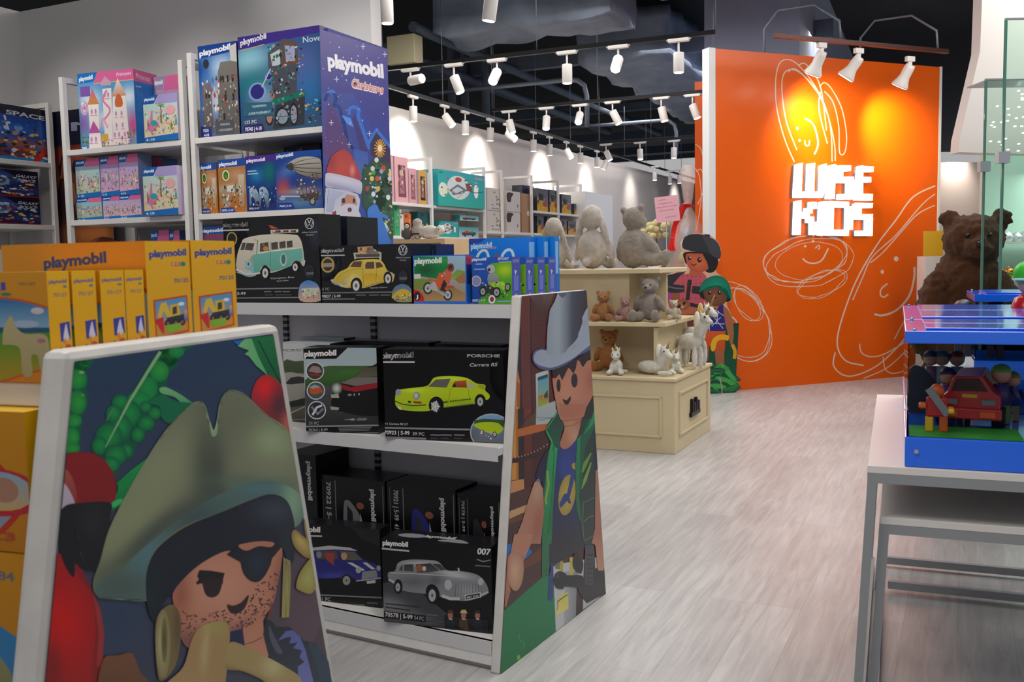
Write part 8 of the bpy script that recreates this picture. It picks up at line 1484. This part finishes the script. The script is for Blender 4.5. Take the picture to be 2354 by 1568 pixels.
plush('plush_polar_bear', wa(1000, .12, -8), [((-.05, 0, .05), (.09, .045, .048)), ((.05, -.01, .06), (.035, .034, .033)), ((.085, -.015, .048), (.018, .017, .015)), ((-.01, -.03, .018), (.07, .016, .016)), ((.04, 0, .092), (.008, .008, .01)), ((.06, .015, .09), (.008, .008, .01))], '#f0eae0', 'white plush polar bear lying on the wooden unit', vox=.005, fur=.003, fs=.01, extras=[('eye', (.062, -.043, .066), .004, '#111111'), ('nose', (.102, -.018, .05), .006, '#1a1614')])
# ================================================================= right side: tables, display cases
gm = mat('grey_white_frame', '#94979a', .45, metal=.2); tw_ = mat('white_table_laminate', '#dcd8d4', .35)
def table(fr, w, d, h, label, lean=0.0, group=None, rails=(.03,), ins=0):
    r = empty('display_table', fr.M, label, 'table', group)
    MB().box(0, 0, h-.022, w, d, h).obj('tabletop', tw_, r, bevel=.002); MB().box(.0, .0, h-.05, w, d, h-.022).obj('apron', gm, r)
    for x, sx in ((0, -1), (w-.025, 1)):
        for y in (0, d-.025):
            m_ = MB(); l = lean*sx; vs = [(x+a+(l if z == 0 else 0), y+b, z) for z in (0.0, h-.05) for b in (0, .025) for a in (0, .025)]
            m_.add(vs, [(0, 2, 3, 1), (4, 5, 7, 6), (0, 1, 5, 4), (2, 6, 7, 3), (0, 4, 6, 2), (1, 3, 7, 5)]).obj('leg', gm, r)
    MB().box(.02, d-.025, .015, w-.02, d, .045).obj('rail', gm, r); MB().box(-lean*.6, .02, .015, .02-lean*.6, d-.02, .04).obj('rail', gm, r)
    return r
TA = table(T, .95, 1.49, .75, 'white display table with grey frame at the right edge', .035)
TB = table(T.sub(.035, .045), .75, 1.12, .592, 'lower white table nested under the front display table', .03)
TC = table(T.sub(.25, 2.1), .95, 1.2, .75, 'second white display table behind the front one', .0)
blu = mat('blue_glossy_acrylic', '#1468f0', .15, coat=.6); gls = mat('clear_case_glass', '#eef4f4', .02, trans=1); gls.node_tree.nodes['Principled BSDF'].inputs['IOR'].default_value = 1.02
bolt = mat('steel_bolt', '#c2c6cc', .3, metal=.8)
def case(fr, w, d, h, label, zb=.085, zl=.035):
    r = empty('display_case', fr.M, label, 'display case'); 
    MB().box(0, 0, 0, w, d, zb).obj('base', blu, r, bevel=.003); t = .004
    MB().box(t, t, zb, w-t, t*2, h-zl).obj('glass_pane', gls, r); MB().box(t, t*2, zb, t*2, d-t*2, h-zl).obj('glass_pane', gls, r); MB().box(w-t*2, t*2, zb, w-t, d-t*2, h-zl).obj('glass_pane', gls, r); MB().box(t, d-t*2, zb, w-t, d-t, h-zl).obj('glass_pane', gls, r)
    l = MB().box(-.004, -.004, h-zl, w+.004, d+.004, h).box(.05, .05, h, w-.05, d*.5-.01, h+.006).box(.05, d*.5+.01, h, w-.05, d-.05, h+.006).obj('lid', blu, r, bevel=.004)
    for x, z in ((.03, .045), (w-.03, .045)): MB().cyl((x, 0, z), (x, -.006, z), .006).obj('bolt', bolt, r)
    for y in (.02, d-.02): MB().cyl((.02, y, h), (.02, y, h+.006), .005).obj('bolt', bolt, r)
    return r
def flat(name, pts, M, y, c, label, cat, th=.006):
    o = MB().prism(pts, y, y+th).obj(name, mat('card_'+c, c, .6), None, M); tag(o, label, cat); return o
T1 = T.sub(.098, .01, .751); case(T1, .62, .50, .384, 'blue-lidded clear display case with the red toy truck')
T2 = T.sub(.10, .53, .751); case(T2, .62, .90, .384, 'blue-lidded clear display case right behind the red truck case')
T3 = T.sub(.42, 2.15, .751); case(T3, .55, .55, .40, 'blue-lidded clear display case on the rear table')
# red truck
red = mat('red_toy_plastic', '#c0141c', .3, coat=.3); blk = mat('black_toy_rubber', '#16161a', .6); ylw = mat('yellow_toy_plastic', '#e0a818', .4); ora = mat('orange_toy_plastic', '#d85a1c', .4); gry = mat('grey_toy_plastic', '#77787e', .4)
gx = T1.hv(2235, 1000, .16).x
TR = empty('toy_truck', FM(T1, gx, .24, .086, -8), 'red toy truck with big wheels inside the front display case', 'toy truck')
MB().prism([(-.075, .03), (-.08, .085), (-.06, .105), (-.045, .15), (.03, .155), (.06, .11), (.08, .095), (.08, .03)], -.05, .2).obj('body', red, TR, bevel=.006)
MB().box(-.085, -.07, .028, .085, -.05, .06).obj('bumper', red, TR, bevel=.004); MB().prism([(-.05, .108), (-.036, .145), (.024, .148), (.048, .11)], -.053, -.049).obj('windscreen', mat('dark_red_window', '#3a0c14', .1), TR)
for x in (-.05, .05): MB().box(x-.018, -.056, .07, x+.018, -.05, .085).obj('headlight', gry, TR); MB().box(x-.02, -.074, .036, x+.02, -.07, .052).obj('lamp', ora, TR)
for x in (-.075, .075):
    for y in (0, .15): MB().cyl((x-.018, y, .03), (x+.018, y, .03), .03, n=20).obj('wheel', blk, TR)
MB().box(-.02, -.052, .09, .02, -.05, .1).obj('badge', ylw, TR)
gx2 = T1.hv(2152, 1000, .1).x
RB = empty('toy_robot', FM(T1, gx2, .1, .086), 'orange and yellow toy figure with a grey tool beside the red truck', 'toy figure')
for n_, b_, c_ in (('leg', (-.03, -.01, 0, -.008, .015, .045), ylw), ('leg', (.008, -.01, 0, .03, .015, .05), ora), ('torso', (-.028, -.012, .045, .028, .02, .1), red), ('arm', (-.048, -.03, .07, -.028, .01, .085), ora), ('arm', (.028, -.05, .06, .045, .0, .075), ylw), ('backpack', (-.02, .02, .06, .02, .035, .12), ylw)): MB().box(*b_).obj(n_, c_, RB, bevel=.005)
MB().ell((0, 0, .118), (.02, .02, .022)).obj('head', ora, RB); MB().box(0, 0, 0, .02, .006, .09, M=Matrix.Translation((.02, -.04, .05)) @ Matrix.Rotation(RAD(-35), 4, 'Y')).obj('tool', gry, RB)
mt_ = MB().box(.012, .012, .0852, .3, .2, .0866).obj('grass_mat', mat('green_play_mat', '#3a9a2c', .8, noise_s=12, noise_a=.3), None, T1.M); tag(mt_, 'green play mat at the front left of the truck display case', 'mat')
flat('backdrop_card', sm([(.012, .088), (.012, .2), (.03, .24), (.07, .22), (.11, .16), (.13, .088)], 4), T1.M, .44, '#262b36', 'dark rounded card at the left back of the front display case', 'card')
flat('backdrop_card', [(.44, .088), (.6, .088), (.6, .34), (.44, .34)], T1.M, .45, '#123a8a', 'dark blue card at the right back of the front display case', 'card')
def mini_fig(fr, x, y, z, c1, c2, label, s=1.0):
    r = empty('toy_figure', FM(fr, x, y, z), label, 'toy figure')
    MB().box(-.012*s, -.008*s, 0, -.002*s, .008*s, .03*s).obj('leg', mat('fig'+c2, c2, .4), r); MB().box(.002*s, -.008*s, 0, .012*s, .008*s, .03*s).obj('leg', mat('fig'+c2), r)
    MB().cyl((0, 0, .03*s), (0, 0, .062*s), .016*s, .011*s).obj('torso', mat('fig'+c1, c1, .4), r); MB().ell((0, 0, .077*s), .014*s).obj('head', mat('fig_skin', '#c98f70', .5), r)
    MB().tube([(-.014*s, 0, .058*s), (-.024*s, -.01*s, .04*s)], .004*s).obj('arm', mat('fig'+c1), r); MB().tube([(.014*s, 0, .058*s), (.024*s, -.01*s, .04*s)], .004*s).obj('arm', mat('fig'+c1), r); MB().ell((0, .002*s, .082*s), (.015*s, .015*s, .012*s)).obj('hair', mat('fig'+c2), r)
    return r
for i, (px, y, s_, c1, c2, lb_) in enumerate([(2178, .35, 1.7, '#6a3a7c', '#2a2440', 'purple toy figure standing behind the red truck'), (2215, .42, 1.5, '#3a4a7c', '#8c3a3a', 'blue toy figure with red legs behind the truck'), (2300, .3, 1.9, '#4a3a6a', '#5a8a2c', 'tall dark toy figure with green legs at the right of the case'), (2325, .36, 1.6, '#20386a', '#7c6a2a', 'navy toy figure near the right back of the case')]):
    mini_fig(T1, T1.hv(px, 950, y).x, y, .087, c1, c2, lb_, s_)
for i, (px, y, c1, c2, lb_) in enumerate([(2215, .2, '#7c7a80', '#3a3a44', 'grey toy figure in the rear table case, left'), (2290, .2, '#7c1c3c', '#3a1a2a', 'dark red toy figure in the rear table case, right')]): mini_fig(T3, T3.hv(px, 690, y).x, y, .086, c1, c2, lb_, 3.0)
for i, px in enumerate((2140, 2165, 2200)): mini_fig(T2, T2.hv(px, 850, .3).x, .3, .086, ['#8f5a6a', '#b5b0aa', '#7c8c9c'][i], ['#3a3434', '#5a5a5a', '#8c2a2a'][i], ['rosy toy figure in the middle case, left', 'white toy figure in the middle case, centre', 'pale blue toy figure in the middle case, right'][i], 1.8)
# green haired figure on the right
gf = ray(2350, 676); gf = CAM+gf*(3.55/gf.y); GFR = Fr(gf, 10)
r = empty('toy_figure', GFR.M @ Matrix.Translation((.02, 0, -.0)), 'large toy figure with green and white cap and red jacket at the right edge', 'toy figure')
zl_ = 1.137-gf.z if False else 0
MB().lathe([(.05, -.12), (.06, -.06), (.045, -.015), (.02, 0)], n=20).obj('jacket', red, r); MB().ell((0, 0, .04), (.036, .036, .042)).obj('head', mat('fig_skin'), r)
MB().ell((0, 0, .075), (.052, .052, .05)).obj('cap', mat('green_cap', '#3ac02c', .4), r); MB().ell((.0, -.012, .075), (.03, .044, .052)).obj('cap_stripe', mat('white_cap', '#d8dcd8', .4), r); MB().ell((0, -.012, .055), (.055, .052, .008)).obj('brim', mat('white_cap'), r); MB().cyl((0, 0, -.12), (0, 0, -gf.z+1.138), .06, n=20).obj('pedestal', mat('grey_toy_plastic'), r)
# ---------------- brown bear, beige wall lamp, bulkhead and glass
bq = hz(2222, 860, 0); bq = CAM+ray(2222, 700)*(7.3/ray(2222, 700).y); BM = Matrix.Translation((bq.x, bq.y, 0)) @ Matrix.Rotation(RAD(-20), 4, 'Z')
plush('giant_teddy_bear', BM @ Matrix.Scale(.9, 4), [((0, 0, .75), (.36, .32, .5)), ((.0, 0, 1.25), (.27, .25, .3)), ((.04, -.03, 1.6), (.24, .23, .22)), ((-.15, 0, 1.78), (.085, .06, .085)), ((.25, 0, 1.78), (.085, .06, .085)), ((-.3, -.1, 1.0), (.12, .15, .38), (0, 12, 0)), ((.3, -.1, 1.0), (.12, .15, .38), (0, -12, 0)), ((-.22, -.05, .3), (.18, .2, .33)), ((.2, -.05, .3), (.18, .2, .33)), ((.06, -.24, 1.54), (.1, .1, .08))], '#4c2a15', 'giant shaggy brown teddy bear standing by the glass', vox=.025, fur=.07, fs=.05, extras=[('eye', (-.03, -.25, 1.64), .02, '#100c0a'), ('eye', (.14, -.25, 1.64), .02, '#100c0a'), ('nose', (.06, -.34, 1.57), .03, '#100c0a')])
spot('wall_lamp', hz(2181, 385, 2.62)+V((-.3, -.8, .3)), hz(2200, 470, 1.9) if False else CAM+ray(2200, 480)*(13.5/ray(2200, 480).y), 650, 80, 1, .1)
area('kiosk_light', BKF.w(1.0, .9, 2.0) if False else (5.4, 8.9, 2.1), .8, 14)  # unseen area lamp added to brighten the kiosk interior
head(2181, 385, 2.62, 0, 'small white spotlight in front of the beige wall', 0, 0, False, scale=1.0)
yq = CAM+ray(2150, 560)*(9.9/ray(2150, 560).y); yp = MB().box(-.12, 0, -.13, .08, .01, .13).obj('yellow_poster', mat('yellow_poster_card', '#d8a81c', .5), None, Fr(yq, 0).M); tag(yp, 'yellow poster on a stand at the right end of the orange wall', 'poster'); MB().box(-.1, .0, -yq.z, .08, .2, -.13).obj('stand', mat('white_board_edge'), yp)
BK = CAM+ray(2255, 352)*(7.9/ray(2255, 352).y); BKF = Fr((BK.x, BK.y), 0)
bp = lambda x, y: (lambda g: (g.x, g.z))(BKF.hv(x, y, 0))
bulk = [bp(*q_) for q_ in [(2262, -120), (2253, 118), (2206, 320), (2204, 350), (2500, 357), (2500, -120)]]
o = struct('trim_5', MB().prism(bulk, 0, .15), mat('bulkhead_white', '#d6cfcb', .6), BKF.M)
# kiosk back wall and shelf behind the glass
kw = BKF.hv(2262, 500, 1.3)
struct('wall_kiosk', MB().box(kw.x, 1.3, 0, kw.x+3.5, 1.4, BKF.hv(2300, 352, 1.3).z), mat('pale_mint_wall', '#a9c4b8', .5), BKF.M)
gg = mat('green_tinted_glass', '#d2ece2', .02, trans=1); gg.node_tree.nodes['Principled BSDF'].inputs['IOR'].default_value = 1.12
ge = mat('glass_edge_green', '#4a7a6c', .15, coat=.5)
def pane(px, pxr, y0, dep, label):
    q_ = CAM+ray(px, 600)*(dep/ray(px, 600).y); f_ = Fr((q_.x, q_.y), 0); zt_ = f_.hv(px, y0, 0).z
    r = empty('glass_panel', f_.M, label, 'glass panel'); w_ = f_.hv(pxr, 500, 0).x
    MB().box(.014, 0, .0, w_, .012, zt_).obj('pane', gg, r); MB().box(0, -.001, 0, .014, .013, zt_).obj('polished_edge', ge, r); MB().box(0, 0, zt_, w_, .012, zt_+.012).obj('top_channel', mat('grey_white_frame'), r)
    MB().box(-.03, -.02, 1.9, .04, .03, 1.97).obj('clamp', bolt, r)
pane(2298, 2700, 46, 6.0, 'tall greenish glass panel nearest the right edge')
pane(2256, 2300, 185, 6.6, 'narrower greenish glass panel behind the tall one')
SH = BKF.sub(0, .35); gz_ = 1.30
hs = BKF.hv(2266, 640, .5); r = empty('kiosk_shelf', BKF.M, 'white kiosk shelf behind the glass holding ornaments', 'shelf')
MB().box(hs.x, .3, hs.z-.03, hs.x+1.2, 1.25, hs.z).obj('shelf_board', white_metal(), r); MB().box(hs.x, .35, 0, hs.x+1.2, 1.2, hs.z-.03).obj('cabinet', white_metal(), r)
hz2 = BKF.hv(2266, 556, .5).z; MB().box(hs.x, .8, hz2-.012, hs.x+1.2, 1.25, hz2).obj('upper_board', tw_, r); MB().box(hs.x, 1.2, hs.z, hs.x+.03, 1.25, hz2-.012).obj('upper_post', tw_, r)
go = mat('gold_bauble', '#c87a28', .22, metal=.7); sv = mat('silver_bauble', '#c6ccd0', .25, metal=.4); gn = mat('green_garland', '#3aa040', .6); first = None
for i, px in enumerate((2273, 2296, 2319, 2341, 2363)):
    g_ = BKF.hv(px, 615, .5+.04*(i % 2)); rr = .045
    if first is None:
        first = empty('bauble', BKF.M @ Matrix.Translation((g_.x, .5, hs.z+rr)), 'gold bauble first from the left on the kiosk shelf', 'bauble', 'gold baubles'); MB().ell((0, 0, 0), rr, 20, 12).obj('ball', go, first); MB().cyl((0, 0, rr-.002), (0, 0, rr+.012), .01).obj('cap', bolt, first)
    else: copy_tree(first, BKF.M @ Matrix.Translation((g_.x, .5+.04*(i % 2), hs.z+rr)), ['', 'gold bauble second from the left on the kiosk shelf', 'gold bauble third from the left on the kiosk shelf', 'gold bauble fourth from the left on the kiosk shelf', 'gold bauble at the right edge of the kiosk shelf'][i])
for i, (px, s_) in enumerate(((2268, .05), (2290, .04), (2312, .07), (2336, .06), (2356, .07))):
    g_ = BKF.hv(px, 540, .95); o = MB().lathe([(s_*.9, 0), (s_, s_*.5), (s_*.7, s_*1.1), (s_*.3, s_*1.4), (s_*.08, s_*1.5)], n=20).obj('frosted_ornament', sv, None, BKF.M @ Matrix.Translation((g_.x, .95, hz2+.001))); tag(o, 'silver white bell ornament '+['at the left end of the upper kiosk board', 'small, second on the upper kiosk board', 'large, middle of the upper kiosk board', 'fourth on the upper kiosk board', 'at the right edge of the upper kiosk board'][i], 'ornament', 'silver ornaments')
gl_ = MB(); rg = random.Random(4)
for k in range(60): gl_.ell((hs.x+rg.uniform(0, .5), .38+rg.uniform(0, .05), hs.z+rg.uniform(.0, .06)), (.02, .008, .006), 6, 4)
tag(gl_.obj('leaf_garland', gn, None, BKF.M), 'green leafy garland on the kiosk shelf behind the glass', 'garland', None)['kind'] = 'stuff'
sl_ = empty('fairy_lights', BKF.M, 'cluster of small white lights hanging inside the kiosk glass', 'lights'); fm = mat('tiny_led', '#f4fffa', .3, emit=14)  # glowing discs added in place of LED reflections in the glass
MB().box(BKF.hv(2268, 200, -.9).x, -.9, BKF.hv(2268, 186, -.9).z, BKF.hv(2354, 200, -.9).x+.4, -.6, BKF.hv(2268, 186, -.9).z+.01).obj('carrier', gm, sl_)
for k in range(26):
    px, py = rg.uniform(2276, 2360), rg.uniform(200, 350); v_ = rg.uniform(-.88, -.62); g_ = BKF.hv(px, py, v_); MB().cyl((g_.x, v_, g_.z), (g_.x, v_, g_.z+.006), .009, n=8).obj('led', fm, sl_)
